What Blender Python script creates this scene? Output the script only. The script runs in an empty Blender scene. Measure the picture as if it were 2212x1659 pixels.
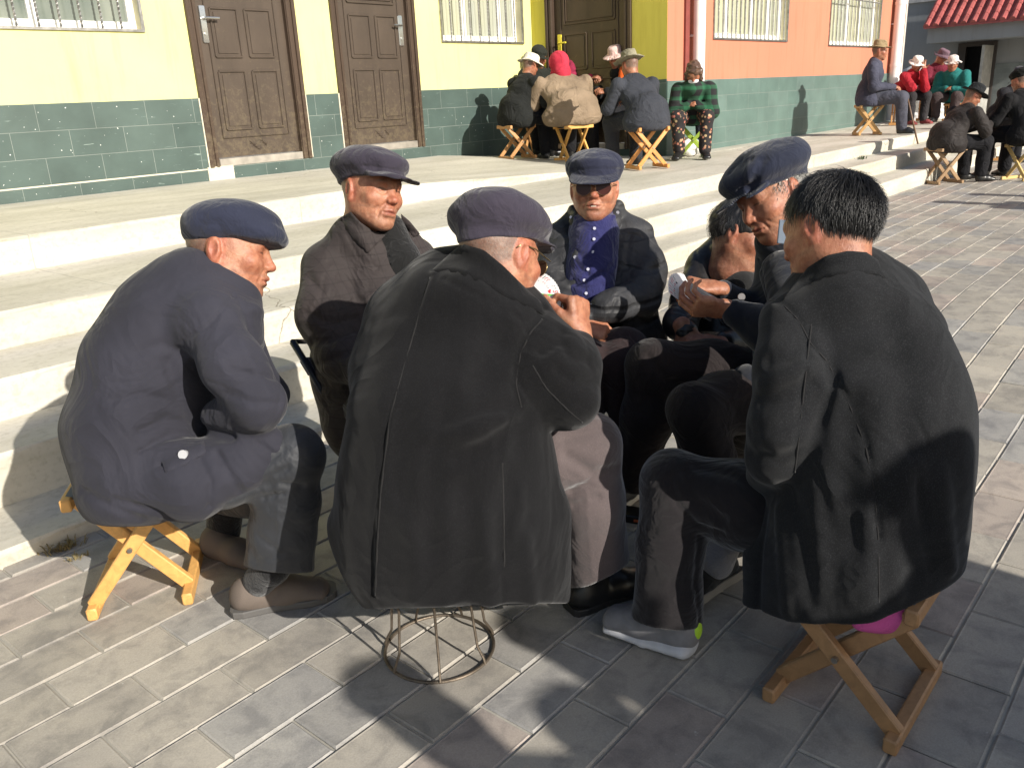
import bpy, math, random, time
import numpy as np
from mathutils import Matrix, Vector

# ------------------------------------------------------------------ camera, world, sun
sc = bpy.context.scene
COL = sc.collection
CX, CY, F = 1106.0, 829.5, 1813.0          # photograph measured on a 2212 x 1659 grid
CR = np.array([[0.64815689, -0.27411472, 0.71046025],
               [-0.75986089, -0.17150073, 0.62705577],
               [-0.05004077, -0.94628147, -0.31944843]])
CAM = np.array([0.0, 0.0, 1.3])
cr, cu, cf = CR[:, 0], -CR[:, 1], CR[:, 2]   # camera right, up, forward in the world

cd = bpy.data.cameras.new('camera')
cam = bpy.data.objects.new('camera', cd)
COL.objects.link(cam)
m = Matrix.Identity(4)
for i in range(3):
    m[i][0], m[i][1], m[i][2], m[i][3] = cr[i], cu[i], -cf[i], CAM[i]
cam.matrix_world = m
cd.sensor_fit = 'HORIZONTAL'
cd.sensor_width = 36
cd.lens = 36 * F / 2212.0
cd.clip_start = 0.02
cd.clip_end = 600
sc.camera = cam

SUN_EL, SUN_DX, SUN_DY = math.radians(27), 0.10, 0.995
w = bpy.data.worlds.new('World')
sc.world = w
w.use_nodes = True
nt = w.node_tree
bg = nt.nodes['Background']
sky = nt.nodes.new('ShaderNodeTexSky')
sky.sky_type = 'NISHITA'
sky.sun_disc = False
sky.dust_density = 1.6
sky.ozone_density = 0.6
sky.sun_elevation = SUN_EL
# the light travels towards (+x,+y); the sun stands on the opposite side
to_sun = np.array([-SUN_DX, -SUN_DY])
sky.sun_rotation = math.atan2(to_sun[0], to_sun[1])
nt.links.new(sky.outputs[0], bg.inputs[0])
bg.inputs[1].default_value = 0.09
sd = bpy.data.lights.new('sun', 'SUN')
sd.energy = 4.8
sd.angle = math.radians(0.5)
sd.color = (1.0, 0.945, 0.86)
so = bpy.data.objects.new('sun', sd)
COL.objects.link(so)
dv = Vector((SUN_DX * math.cos(SUN_EL), SUN_DY * math.cos(SUN_EL), -math.sin(SUN_EL)))
so.rotation_euler = dv.to_track_quat('-Z', 'Y').to_euler()
sc.view_settings.view_transform = 'Standard'
sc.view_settings.look = 'None'
sc.view_settings.exposure = 0.52
sc.view_settings.gamma = 1.0
sc.cycles.use_denoising = True
sc.cycles.max_bounces = 6
T0 = time.time()


def P(px, py, d):
    """world point seen at pixel (px,py) of the 2212-wide grid at depth d metres"""
    v = np.array([(px - CX) / F, (py - CY) / F, 1.0]) * d
    return CAM + CR @ v


def ray_plane(px, py, axis, val):
    v = CR @ np.array([(px - CX) / F, (py - CY) / F, 1.0])
    return CAM + v * ((val - CAM[axis]) / v[axis])


def D(r, u, f):
    """direction given in camera terms (right, up, forward)"""
    v = cr * r + cu * u + cf * f
    return v / np.linalg.norm(v)


def unit(v):
    v = np.asarray(v, float)
    return v / (np.linalg.norm(v) + 1e-12)
# ------------------------------------------------------------------ materials
def newmat(name):
    m = bpy.data.materials.new(name)
    m.use_nodes = True
    nt = m.node_tree
    return m, nt, nt.nodes['Principled BSDF']


def nd(nt, t, **kw):
    n = nt.nodes.new(t)
    for k, v in kw.items():
        if k in n.inputs.keys():
            n.inputs[k].default_value = v
        else:
            setattr(n, k, v)
    return n


def ramp(nt, fac, stops):
    r = nt.nodes.new('ShaderNodeValToRGB')
    e = r.color_ramp.elements
    while len(e) < len(stops):
        e.new(0.5)
    for i, (p, c) in enumerate(stops):
        e[i].position = p
        e[i].color = (*c, 1) if len(c) == 3 else c
    nt.links.new(fac, r.inputs[0])
    return r


def mixc(nt, a, b, fac, mode='MIX'):
    n = nt.nodes.new('ShaderNodeMix')
    n.data_type = 'RGBA'
    n.blend_type = mode
    for s, v in ((6, a), (7, b), (0, fac)):
        if hasattr(v, 'is_linked') or hasattr(v, 'links'):
            nt.links.new(v, n.inputs[s])
        elif s == 0:
            n.inputs[s].default_value = v
        else:
            n.inputs[s].default_value = (*v, 1)
    return n.outputs[2]


def bump(nt, b, layers):
    """layers: (height socket, strength, distance)"""
    prev = None
    for h, s, d in layers:
        bn = nt.nodes.new('ShaderNodeBump')
        bn.inputs['Strength'].default_value = s
        bn.inputs['Distance'].default_value = d
        nt.links.new(h, bn.inputs['Height'])
        if prev is not None:
            nt.links.new(prev, bn.inputs['Normal'])
        prev = bn.outputs[0]
    nt.links.new(prev, b.inputs['Normal'])


def coords(nt, scale=(1, 1, 1), rot=(0, 0, 0)):
    tc = nt.nodes.new('ShaderNodeTexCoord')
    mp = nt.nodes.new('ShaderNodeMapping')
    mp.inputs['Scale'].default_value = scale
    mp.inputs['Rotation'].default_value = rot
    nt.links.new(tc.outputs['Object'], mp.inputs['Vector'])
    return mp.outputs[0]


def noise(nt, vec, scale, detail=4, rough=0.55, dist=0.0):
    n = nt.nodes.new('ShaderNodeTexNoise')
    n.inputs['Scale'].default_value = scale
    n.inputs['Detail'].default_value = detail
    n.inputs['Roughness'].default_value = rough
    n.inputs['Distortion'].default_value = dist
    nt.links.new(vec, n.inputs['Vector'])
    return n.outputs[0]


MATS = {}


def cloth(name, col, rough=0.85, wrinkle=0.5, fuzz=0.0, sheen=0.3, var=0.25, fold=5.0, spec=0.2, check=0):
    if name in MATS:
        return MATS[name]
    m, nt, b = newmat(name)
    v = coords(nt)
    c = np.array(col)
    n1 = noise(nt, v, 3.5, 5)
    base = ramp(nt, n1, [(0.3, tuple(c * (1 - var))), (0.7, tuple(np.minimum(c * (1 + var), 1)))]).outputs[0]
    if fuzz > 0:
        n2 = noise(nt, v, 420, 2, 0.7)
        fl = ramp(nt, n2, [(0.5, (0, 0, 0)), (0.8, (1, 1, 1))]).outputs[0]
        base = mixc(nt, base, tuple(np.minimum(c * 3.5 + 0.02, 1)), _mul(nt, fl, fuzz))
    if check:
        for rr in ((1, 0, 0), (0, 0, 1)):
            wv = nt.nodes.new('ShaderNodeTexWave')
            wv.inputs['Scale'].default_value = check
            wv.bands_direction = 'X' if rr[0] else 'Z'
            nt.links.new(v, wv.inputs['Vector'])
            l = ramp(nt, wv.outputs[0], [(0.0, (1, 1, 1)), (0.03, (0, 0, 0))]).outputs[0]
            base = mixc(nt, base, tuple(c * 0.55), _mul(nt, l, 0.6))
    nt.links.new(base, b.inputs['Base Color'])
    b.inputs['Roughness'].default_value = rough
    b.inputs['Specular IOR Level'].default_value = spec
    b.inputs['Sheen Weight'].default_value = sheen
    b.inputs['Sheen Roughness'].default_value = 0.5
    # folds: ridged, stretched noise; weave: fine noise
    f1 = noise(nt, v, fold, 3, 0.5, 0.9)
    r1 = ramp(nt, f1, [(0.30, (0, 0, 0)), (0.52, (1, 1, 1)), (0.75, (0.2, 0.2, 0.2))]).outputs[0]
    f2 = noise(nt, v, fold * 3.1, 2, 0.5, 1.2)
    f3 = noise(nt, v, 500, 2, 0.6)
    bump(nt, b, [(r1, wrinkle, 0.02), (f2, wrinkle * 0.6, 0.008), (f3, 0.35, 0.001)])
    MATS[name] = m
    return m


def _mul(nt, a, k):
    n = nt.nodes.new('ShaderNodeMath')
    n.operation = 'MULTIPLY'
    nt.links.new(a, n.inputs[0])
    n.inputs[1].default_value = k
    return n.outputs[0]


def simple(name, col, rough=0.6, metal=0.0, var=0.15, nscale=6.0, bmp=0.15, bscale=60, bdist=0.002, spec=0.5, stretch=(1, 1, 1)):
    if name in MATS:
        return MATS[name]
    m, nt, b = newmat(name)
    v = coords(nt, stretch)
    c = np.array(col)
    base = ramp(nt, noise(nt, v, nscale, 6), [(0.3, tuple(c * (1 - var))), (0.7, tuple(np.minimum(c * (1 + var), 1)))]).outputs[0]
    nt.links.new(base, b.inputs['Base Color'])
    b.inputs['Roughness'].default_value = rough
    b.inputs['Metallic'].default_value = metal
    b.inputs['Specular IOR Level'].default_value = spec
    if bmp:
        bump(nt, b, [(noise(nt, v, bscale, 4), bmp, bdist)])
    MATS[name] = m
    return m


def wood(name, col=(0.62, 0.34, 0.11), dark=0.5):
    if name in MATS:
        return MATS[name]
    m, nt, b = newmat(name)
    tc = nt.nodes.new('ShaderNodeTexCoord')
    mp = nt.nodes.new('ShaderNodeMapping')
    mp.inputs['Scale'].default_value = (10, 10, 10)
    nt.links.new(tc.outputs['Object'], mp.inputs[0])
    n = noise(nt, mp.outputs[0], 2.5, 8, 0.65, 1.5)
    c = np.array(col)
    a = ramp(nt, n, [(0.25, tuple(c * (1 - dark * 0.5))), (0.5, tuple(c)), (0.8, tuple(np.minimum(c * 1.25, 1)))]).outputs[0]
    dirt = ramp(nt, noise(nt, mp.outputs[0], 0.9, 4), [(0.45, (0, 0, 0)), (0.75, (1, 1, 1))]).outputs[0]
    a = mixc(nt, a, tuple(c * 0.55), _mul(nt, dirt, 0.45))
    nt.links.new(a, b.inputs['Base Color'])
    b.inputs['Roughness'].default_value = 0.55
    bump(nt, b, [(n, 0.25, 0.004)])
    MATS[name] = m
    return m


def skin(name='skin'):
    if name in MATS:
        return MATS[name]
    m, nt, b = newmat(name)
    at = nt.nodes.new('ShaderNodeAttribute')
    at.attribute_name = 'Col'
    v = coords(nt)
    bl = ramp(nt, noise(nt, v, 60, 5, 0.6), [(0.35, (0.80, 0.70, 0.66)), (0.65, (1.12, 1.10, 1.08))]).outputs[0]
    bl = mixc(nt, bl, ramp(nt, noise(nt, v, 19, 4, 0.6), [(0.38, (0.88, 0.74, 0.70)), (0.62, (1.08, 1.08, 1.05))]).outputs[0], 1.0, 'MULTIPLY')
    c = mixc(nt, at.outputs[0], bl, 1.0, 'MULTIPLY')
    nt.links.new(c, b.inputs['Base Color'])
    b.inputs['Roughness'].default_value = 0.48
    b.inputs['Subsurface Weight'].default_value = 0.12
    b.inputs['Subsurface Radius'].default_value = (0.012, 0.004, 0.002)
    b.inputs['Subsurface Scale'].default_value = 0.6
    n1 = noise(nt, v, 110, 4, 0.6)
    n2 = noise(nt, v, 700, 3, 0.6)
    bump(nt, b, [(n1, 0.4, 0.004), (n2, 0.45, 0.0012)])
    MATS[name] = m
    return m


# ------------------------------------------------------------------ objects
def link_mesh(name, verts, faces, mat=None, parent=None, smooth=False, cols=None, mats=None, fm=None):
    me = bpy.data.meshes.new(name)
    if isinstance(faces, np.ndarray):
        nf = len(faces)
        me.vertices.add(len(verts))
        me.vertices.foreach_set('co', np.asarray(verts, np.float32).ravel())
        me.loops.add(nf * 4)
        me.loops.foreach_set('vertex_index', faces.astype(np.int32).ravel())
        me.polygons.add(nf)
        me.polygons.foreach_set('loop_start', np.arange(0, nf * 4, 4, dtype=np.int32))
        me.update(calc_edges=True)
        me.validate()
    else:
        me.from_pydata([tuple(v) for v in verts], [], faces)
        me.update()
    if cols is not None:
        a = me.color_attributes.new('Col', 'FLOAT_COLOR', 'POINT')
        cc = np.ones((len(verts), 4), np.float32)
        cc[:, :3] = cols
        a.data.foreach_set('color', cc.ravel())
    for mm in (mats or ([mat] if mat else [])):
        me.materials.append(mm)
    if fm is not None:
        me.polygons.foreach_set('material_index', np.asarray(fm, np.int32))
    if smooth:
        me.polygons.foreach_set('use_smooth', np.ones(len(me.polygons), bool))
    o = bpy.data.objects.new(name, me)
    COL.objects.link(o)
    if parent is not None:
        o.parent = parent
        # parents are never rotated here; keep world placement
        o.matrix_parent_inverse = parent.matrix_world.inverted()
    return o


def empty(name, loc=(0, 0, 0)):
    o = bpy.data.objects.new(name, None)
    o.empty_display_size = 0.1
    COL.objects.link(o)
    o.location = Vector([float(x) for x in loc])
    o.matrix_world = Matrix.Translation(o.location)
    return o


def tag(o, label=None, cat=None, group=None, kind=None):
    if label: o['label'] = label
    if cat: o['category'] = cat
    if group: o['group'] = group
    if kind: o['kind'] = kind
    return o


class MB:
    """collects plain solids; build() links them as one mesh object"""

    def __init__(s):
        s.v = []; s.f = []; s.m = []

    def add(s, vs, fs, mi=0):
        b = len(s.v)
        s.v += [tuple(float(c) for c in v) for v in vs]
        s.f += [tuple(i + b for i in f) for f in fs]
        s.m += [mi] * len(fs)
        return s

    def hexa(s, p, mi=0):
        return s.add(p, [(0, 3, 2, 1), (4, 5, 6, 7), (0, 1, 5, 4), (1, 2, 6, 5), (2, 3, 7, 6), (3, 0, 4, 7)], mi)

    def box(s, x0, x1, y0, y1, z0, z1, mi=0):
        return s.hexa([(x0, y0, z0), (x1, y0, z0), (x1, y1, z0), (x0, y1, z0), (x0, y0, z1), (x1, y0, z1), (x1, y1, z1), (x0, y1, z1)], mi)

    def bevbox(s, x0, x1, y0, y1, z0, z1, b, mi=0):
        """box whose front edges (y0 side) and top are chamfered a little"""
        return s.bar((x0 + x1) / 2 * np.array([1, 0, 0]) + np.array([0, (y0 + y1) / 2, z0]), (x0 + x1) / 2 * np.array([1, 0, 0]) + np.array([0, (y0 + y1) / 2, z1]),
                     (x1 - x0) / 2, (y1 - y0) / 2, (1, 0, 0), b, mi)

    def bar(s, A, B, hu, hv, U=(0, 0, 1), b=0.0, mi=0):
        """rectangular bar from A to B, half sizes hu (along U) and hv, chamfer b"""
        A = np.asarray(A, float); B = np.asarray(B, float)
        T = unit(B - A)
        U = np.asarray(U, float)
        U = U - T * (U @ T)
        if np.linalg.norm(U) < 1e-6:
            U = np.cross(T, [1, 0, 0])
        U = unit(U); V = np.cross(T, U)
        if b <= 0:
            ring = [(-1, -1), (1, -1), (1, 1), (-1, 1)]
            pts = [(hu * a, hv * c) for a, c in ring]
        else:
            pts = [(hu - b, -hv), (hu, -hv + b), (hu, hv - b), (hu - b, hv), (-hu + b, hv), (-hu, hv - b), (-hu, -hv + b), (-hu + b, -hv)]
        n = len(pts)
        L = np.linalg.norm(B - A)
        e = min(b, L * 0.2)
        rings = [(A, 1 - (b / max(hu, hv) if b else 0)), (A + T * e, 1), (B - T * e, 1), (B, 1 - (b / max(hu, hv) if b else 0))] if b > 0 else [(A, 1), (B, 1)]
        vs = []
        for c, k in rings:
            for (a, d) in pts:
                vs.append(c + U * a * k + V * d * k)
        fs = []
        for r in range(len(rings) - 1):
            for i in range(n):
                j = (i + 1) % n
                fs.append((r * n + i, r * n + j, (r + 1) * n + j, (r + 1) * n + i))
        fs.append(tuple(reversed(range(n))))
        fs.append(tuple((len(rings) - 1) * n + i for i in range(n)))
        return s.add(vs, fs, mi)

    def tube(s, pts, r, n=8, closed=False, mi=0, flat=1.0):
        pts = [np.asarray(p, float) for p in pts]
        N = len(pts)
        rs = r if hasattr(r, '__len__') else [r] * N
        vs = []
        prevU = None
        for i, p in enumerate(pts):
            a = pts[(i - 1) % N] if (closed or i > 0) else pts[i]
            c = pts[(i + 1) % N] if (closed or i < N - 1) else pts[i]
            T = unit(c - a)
            if prevU is None:
                U = np.cross(T, [0, 0, 1])
                if np.linalg.norm(U) < 1e-3:
                    U = np.cross(T, [1, 0, 0])
            else:
                U = prevU - T * (prevU @ T)
            U = unit(U); prevU = U
            V = np.cross(T, U)
            for k in range(n):
                an = 2 * math.pi * k / n
                vs.append(p + (U * math.cos(an) + V * math.sin(an) * flat) * rs[i])
        fs = []
        for i in range(N if closed else N - 1):
            j = (i + 1) % N
            for k in range(n):
                l = (k + 1) % n
                fs.append((i * n + k, i * n + l, j * n + l, j * n + k))
        if not closed:
            fs.append(tuple(reversed(range(n))))
            fs.append(tuple((N - 1) * n + k for k in range(n)))
        return s.add(vs, fs, mi)

    def cyl(s, A, B, r, n=16, mi=0, r2=None):
        return s.tube([A, B], [r, r2 if r2 is not None else r], n, mi=mi)

    def build(s, name, mat, parent=None, smooth=False, auto=True):
        o = link_mesh(name, s.v, s.f, mats=mat if isinstance(mat, (list, tuple)) else [mat], parent=parent, fm=s.m, smooth=smooth)
        if auto and not smooth:
            me = o.data
            me.polygons.foreach_set('use_smooth', np.ones(len(me.polygons), bool))
            try:
                me.set_sharp_from_angle(angle=math.radians(35))
            except Exception:
                me.polygons.foreach_set('use_smooth', np.zeros(len(me.polygons), bool))
        return o


# ------------------------------------------------------------------ signed distance modelling
class SDF:
    """smooth union of organic primitives, turned into one continuous quad mesh (surface nets)"""

    def __init__(s, k=0.03):
        s.ops = []
        s.k = k

    def _add(s, fn, lo, hi, k=None, mode='u'):
        k = s.k if k is None else k
        s.ops.append((mode, fn, np.asarray(lo) - k - 0.01, np.asarray(hi) + k + 0.01, k))
        return s

    def cone(s, A, B, ra, rb=None, k=None, mode='u'):
        A = np.asarray(A, float); B = np.asarray(B, float)
        rb = ra if rb is None else rb
        ba = B - A
        L2 = max(ba @ ba, 1e-9)

        def fn(p):
            pa = p - A
            t = np.clip((pa @ ba) / L2, 0, 1)
            q = pa - t[:, None] * ba
            return np.sqrt(np.einsum('ij,ij->i', q, q)) - (ra + (rb - ra) * t)
        r = max(ra, rb)
        return s._add(fn, np.minimum(A, B) - r, np.maximum(A, B) + r, k, mode)

    def chain(s, pts, k=None, mode='u'):
        for a, b in zip(pts[:-1], pts[1:]):
            s.cone(a[0], b[0], a[1], b[1], k, mode)
        return s

    def ell(s, C, rad, M=None, k=None, mode='u'):
        """ellipsoid; M columns = its axes"""
        C = np.asarray(C, float)
        rad = np.asarray(rad, float)
        M = np.eye(3) if M is None else np.asarray(M)

        def fn(p):
            q = (p - C) @ M
            a = q / rad
            b = a / rad
            k0 = np.sqrt(np.einsum('ij,ij->i', a, a))
            k1 = np.sqrt(np.einsum('ij,ij->i', b, b)) + 1e-9
            return np.where(k0 < 1e-4, -rad.min(), k0 * (k0 - 1) / k1)
        ext = np.abs(M) @ rad
        return s._add(fn, C - ext, C + ext, k, mode)

    def ecap(s, A, B, U, ra, rb, k=None, mode='u', sq=2.0):
        """chain link with elliptic section: radii (along U, across U) at A and B"""
        A = np.asarray(A, float); B = np.asarray(B, float)
        ba = B - A
        L = np.linalg.norm(ba)
        T = ba / L
        U = unit(np.asarray(U) - T * (np.asarray(U) @ T))
        V = np.cross(T, U)
        ra = np.asarray(ra, float); rb = np.asarray(rb, float)

        def fn(p):
            pa = p - A
            w = pa @ T
            t = np.clip(w / L, 0, 1)
            w = w - t * L
            ru = ra[0] + (rb[0] - ra[0]) * t
            rv = ra[1] + (rb[1] - ra[1]) * t
            rw = np.minimum(ru, rv)
            u = pa @ U; v = pa @ V
            au = u / ru; av = v / rv; aw = w / rw
            if sq != 2.0:
                k0 = (np.abs(au) ** sq + np.abs(av) ** sq + np.abs(aw) ** sq) ** (1 / sq)
                return (k0 - 1) * np.minimum(ru, rv)
            k0 = np.sqrt(au * au + av * av + aw * aw)
            k1 = np.sqrt((au / ru) ** 2 + (av / rv) ** 2 + (aw / rw) ** 2) + 1e-9
            return np.where(k0 < 1e-4, -rw, k0 * (k0 - 1) / k1)
        r = max(ra.max(), rb.max())
        return s._add(fn, np.minimum(A, B) - r, np.maximum(A, B) + r, k, mode)

    def ecyl(s, A, B, U, ra, rb, rnd=0.01, k=None, mode='u'):
        """elliptic tube section with flat, rounded ends"""
        A = np.asarray(A, float); B = np.asarray(B, float)
        L = np.linalg.norm(B - A); T = (B - A) / L
        U = unit(np.asarray(U) - T * (np.asarray(U) @ T)); V = np.cross(T, U)
        ra = np.asarray(ra, float); rb = np.asarray(rb, float)

        def fn(p):
            pa = p - A
            w = pa @ T
            t = np.clip(w / L, 0, 1)
            ru = ra[0] + (rb[0] - ra[0]) * t; rv = ra[1] + (rb[1] - ra[1]) * t
            k0 = np.sqrt((pa @ U / ru) ** 2 + (pa @ V / rv) ** 2)
            dr = (k0 - 1) * np.minimum(ru, rv) + rnd
            dz = np.abs(w - L / 2) - L / 2 + rnd
            return np.hypot(np.maximum(dr, 0), np.maximum(dz, 0)) + np.minimum(np.maximum(dr, dz), 0) - rnd
        r = max(ra.max(), rb.max())
        return s._add(fn, np.minimum(A, B) - r, np.maximum(A, B) + r, k, mode)

    def box(s, C, half, M=None, rnd=0.0, k=None, mode='u'):
        C = np.asarray(C, float)
        half = np.asarray(half, float)
        M = np.eye(3) if M is None else np.asarray(M)

        def fn(p):
            q = np.abs((p - C) @ M) - (half - rnd)
            o = np.maximum(q, 0)
            return np.sqrt((o * o).sum(1)) + np.minimum(q.max(1), 0) - rnd
        ext = np.abs(M) @ half
        return s._add(fn, C - ext, C + ext, k, mode)

    def plane(s, C, n, k=0.005, lo=None, hi=None):
        """cut away everything on the side n points to"""
        C = np.asarray(C, float); n = unit(n)
        return s._add(lambda p: -((p - C) @ n), [-99] * 3 if lo is None else lo, [99] * 3 if hi is None else hi, k, 's')

    def fnop(s, fn, C, r, k=None, mode='u'):
        C = np.asarray(C, float)
        return s._add(fn, C - r, C + r, k, mode)

    def stroke(s, pts, width, depth):
        """groove (depth>0) or ridge (depth<0) along a polyline"""
        pts = [np.asarray(p, float) for p in pts]
        a = np.array(pts)
        depth = max(-0.9 * width, min(0.9 * width, depth))

        def fn(p):
            d2 = np.full(len(p), 1e9)
            for A, B in zip(pts[:-1], pts[1:]):
                ba = B - A
                t = np.clip(((p - A) @ ba) / max(ba @ ba, 1e-9), 0, 1)
                q = p - A - t[:, None] * ba
                d2 = np.minimum(d2, np.einsum('ij,ij->i', q, q))
            return depth * np.exp(-d2 / (width * width))
        s.ops.append(('d', fn, a.min(0) - 3 * width, a.max(0) + 3 * width, 0))
        return s

    def disp(s, fn, lo=(-99,) * 3, hi=(99,) * 3):
        s.ops.append(('d', fn, np.asarray(lo, float), np.asarray(hi, float), 0))
        return s

    def _ev(s, p):
        lo = p.min(0); hi = p.max(0)
        d = np.full(len(p), 0.3)
        for mode, fn, a, b, k in s.ops:
            if (a > hi).any() or (b < lo).any():
                continue
            v = fn(p)
            if mode == 'u':
                if k > 0:
                    h = np.maximum(k - np.abs(d - v), 0) / k
                    d = np.minimum(d, v) - h * h * k * 0.25
                else:
                    d = np.minimum(d, v)
            elif mode == 's':
                if k > 0:
                    h = np.maximum(k - np.abs(d + v), 0) / k
                    d = np.maximum(d, -v) + h * h * k * 0.25
                else:
                    d = np.maximum(d, -v)
            else:
                d = d + v
        return d

    def ev(s, p, cell=0.16):
        if len(p) < 4000:
            return s._ev(p)
        key = np.floor(p / cell).astype(np.int64)
        key -= key.min(0)
        mx = key.max(0) + 1
        kk = (key[:, 0] * mx[1] + key[:, 1]) * mx[2] + key[:, 2]
        order = np.argsort(kk, kind='stable')
        ks = kk[order]
        cuts = np.flatnonzero(np.diff(ks)) + 1
        out = np.empty(len(p))
        st = 0
        for e in list(cuts) + [len(p)]:
            idx = order[st:e]
            out[idx] = s._ev(p[idx])
            st = e
        return out

    def bounds(s):
        u = [(a, b, k) for m_, f_, a, b, k in s.ops if m_ == 'u']
        return np.min([a for a, b, k in u], 0) - 0.02, np.max([b for a, b, k in u], 0) + 0.02

    def mesh(s, h):
        lo, hi = s.bounds()
        L = 0
        while h * 2 ** L < 0.07:
            L += 1
        H = h * 2 ** L
        n = np.ceil((hi - lo) / H).astype(int)
        g = np.stack(np.meshgrid(*[np.arange(k) for k in n], indexing='ij'), -1).reshape(-1, 3).astype(np.int64)
        for l in range(L, -1, -1):
            size = h * 2 ** l
            c = lo + (g + 0.5) * size
            d = s.ev(c)
            g = g[np.abs(d) < size * (1.3 if l else 2.0) + (0.016 if l else 0.001)]
            if l:
                off = np.array([(i, j, k) for i in (0, 1) for j in (0, 1) for k in (0, 1)])
                g = (g[:, None, :] * 2 + off[None]).reshape(-1, 3)
        S = 1 << 20

        def key(a):
            return ((a[:, 0] + 2) * S + (a[:, 1] + 2)) * S + (a[:, 2] + 2)
        off = np.array([(i, j, k) for i in (0, 1) for j in (0, 1) for k in (0, 1)])
        corners = (g[:, None, :] + off[None]).reshape(-1, 3)
        ck = key(corners)
        uk, first, inv = np.unique(ck, return_index=True, return_inverse=True)
        uc = corners[first]
        cd_ = s.ev(lo + uc * h)
        val = cd_[inv].reshape(-1, 8)
        ins = val < 0
        act = ins.any(1) & ~ins.all(1)
        g = g[act]; val = val[act]; ins = ins[act]
        acc = np.zeros((len(g), 3)); cnt = np.zeros(len(g))
        E = [(a, b) for a in range(8) for b in range(a + 1, 8) if bin(a ^ b).count('1') == 1]
        for a, b in E:
            cr_ = ins[:, a] != ins[:, b]
            t = np.where(cr_, val[:, a] / np.where(cr_, val[:, a] - val[:, b], 1), 0)
            pt = off[a] + t[:, None] * (off[b] - off[a])
            acc[cr_] += pt[cr_]
            cnt[cr_] += 1
        vert = lo + (g + acc / cnt[:, None]) * h
        gk = key(g)
        order = np.argsort(gk)
        gs = gk[order]

        def find(a):
            q = key(a)
            i = np.clip(np.searchsorted(gs, q), 0, len(gs) - 1)
            return np.where(gs[i] == q, order[i], -1)
        faces = []
        # an edge from corner 0 of cell g along axis ax is shared by 4 cells
        for ax in range(3):
            o1 = [0, 0, 0]; o2 = [0, 0, 0]
            o1[(ax + 1) % 3] = -1; o2[(ax + 2) % 3] = -1
            o1 = np.array(o1); o2 = np.array(o2)
            b = 4 >> ax
            m_ = ins[:, 0] != ins[:, b]
            c0 = g[m_]
            q = np.stack([np.flatnonzero(m_), find(c0 + o1), find(c0 + o1 + o2), find(c0 + o2)], 1)
            fl = ins[:, 0][m_]
            ok = (q >= 0).all(1)
            q = q[ok]; fl = fl[ok]
            q[~fl] = q[~fl][:, ::-1]
            faces.append(q)
        return vert, np.concatenate(faces)


def frame(fwd, up):
    """columns: x = the figure's own right, y = forward, z = up"""
    y = unit(fwd)
    z = np.asarray(up, float)
    z = unit(z - y * (z @ y))
    return np.stack([np.cross(y, z), y, z], 1)
# ------------------------------------------------------------------ setting
rng = random.Random(7)


def zg(X, Y=0.0):
    """height of the paved yard: it rises gently to the right"""
    t = min(max((X - 2.8) / 2.6, 0), 1)
    return 0.15 * t * t * (3 - 2 * t)


def lerp(a, b, t):
    t = min(max(t, 0), 1)
    return a + (b - a) * t


def zplat(X, Y=4.9):
    """the platform falls gently to the right and away from the wall"""
    ze = lerp(0.75, 0.60, (X - 4.0) / 3.4)
    zw = lerp(0.75, 0.60, (X - 7.0) / 1.8)
    return lerp(ze, zw, (Y - 4.9) / 2.2)


# far ground sheet under everything, reaching the horizon
g = MB()
xs = [-150, -20, -3, 2.8] + [2.8 + 0.13 * i for i in range(1, 20)] + [5.4, 12, 60, 300]
ys = [-200, -20, -4, 0, 4, 60, 300]
gv = [(x, y, zg(x) - 0.0042) for y in ys for x in xs]
gf = [(j * len(xs) + i, j * len(xs) + i + 1, (j + 1) * len(xs) + i + 1, (j + 1) * len(xs) + i) for j in range(len(ys) - 1) for i in range(len(xs) - 1)]
tag(link_mesh('ground', gv, gf, simple('mortar_sand', (0.34, 0.32, 0.275), 0.95, nscale=3, bmp=0.5, bscale=90)), kind='structure')

# pavers: 294 x 154 mm in running bond, each with worn chamfered edges and its own tint
def paver_mat():
    m, nt, b = newmat('paver')
    at = nt.nodes.new('ShaderNodeAttribute'); at.attribute_name = 'Col'
    v = coords(nt)
    n1 = ramp(nt, noise(nt, v, 2.2, 6, 0.6), [(0.3, (0.80, 0.80, 0.82)), (0.7, (1.12, 1.1, 1.06))]).outputs[0]
    n2 = ramp(nt, noise(nt, v, 11, 5, 0.65, 0.4), [(0.36, (0.62, 0.63, 0.66)), (0.55, (1, 1, 1))]).outputs[0]
    n3 = ramp(nt, noise(nt, v, 260, 3, 0.6), [(0.3, (0.88, 0.88, 0.88)), (0.7, (1.1, 1.1, 1.1))]).outputs[0]
    c = mixc(nt, at.outputs[0], n1, 1.0, 'MULTIPLY')
    c = mixc(nt, c, n2, 0.75, 'MULTIPLY')
    c = mixc(nt, c, n3, 1.0, 'MULTIPLY')
    sp = ramp(nt, noise(nt, v, 38, 3, 0.5), [(0.74, (0, 0, 0)), (0.79, (1, 1, 1))]).outputs[0]
    c = mixc(nt, c, (0.62, 0.60, 0.54), _mul(nt, sp, 0.5))
    nt.links.new(c, b.inputs['Base Color'])
    b.inputs['Roughness'].default_value = 0.72
    b.inputs['Specular IOR Level'].default_value = 0.35
    bump(nt, b, [(noise(nt, v, 14, 5, 0.6), 0.25, 0.006), (noise(nt, v, 300, 3, 0.6), 0.35, 0.001)])
    return m


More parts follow.
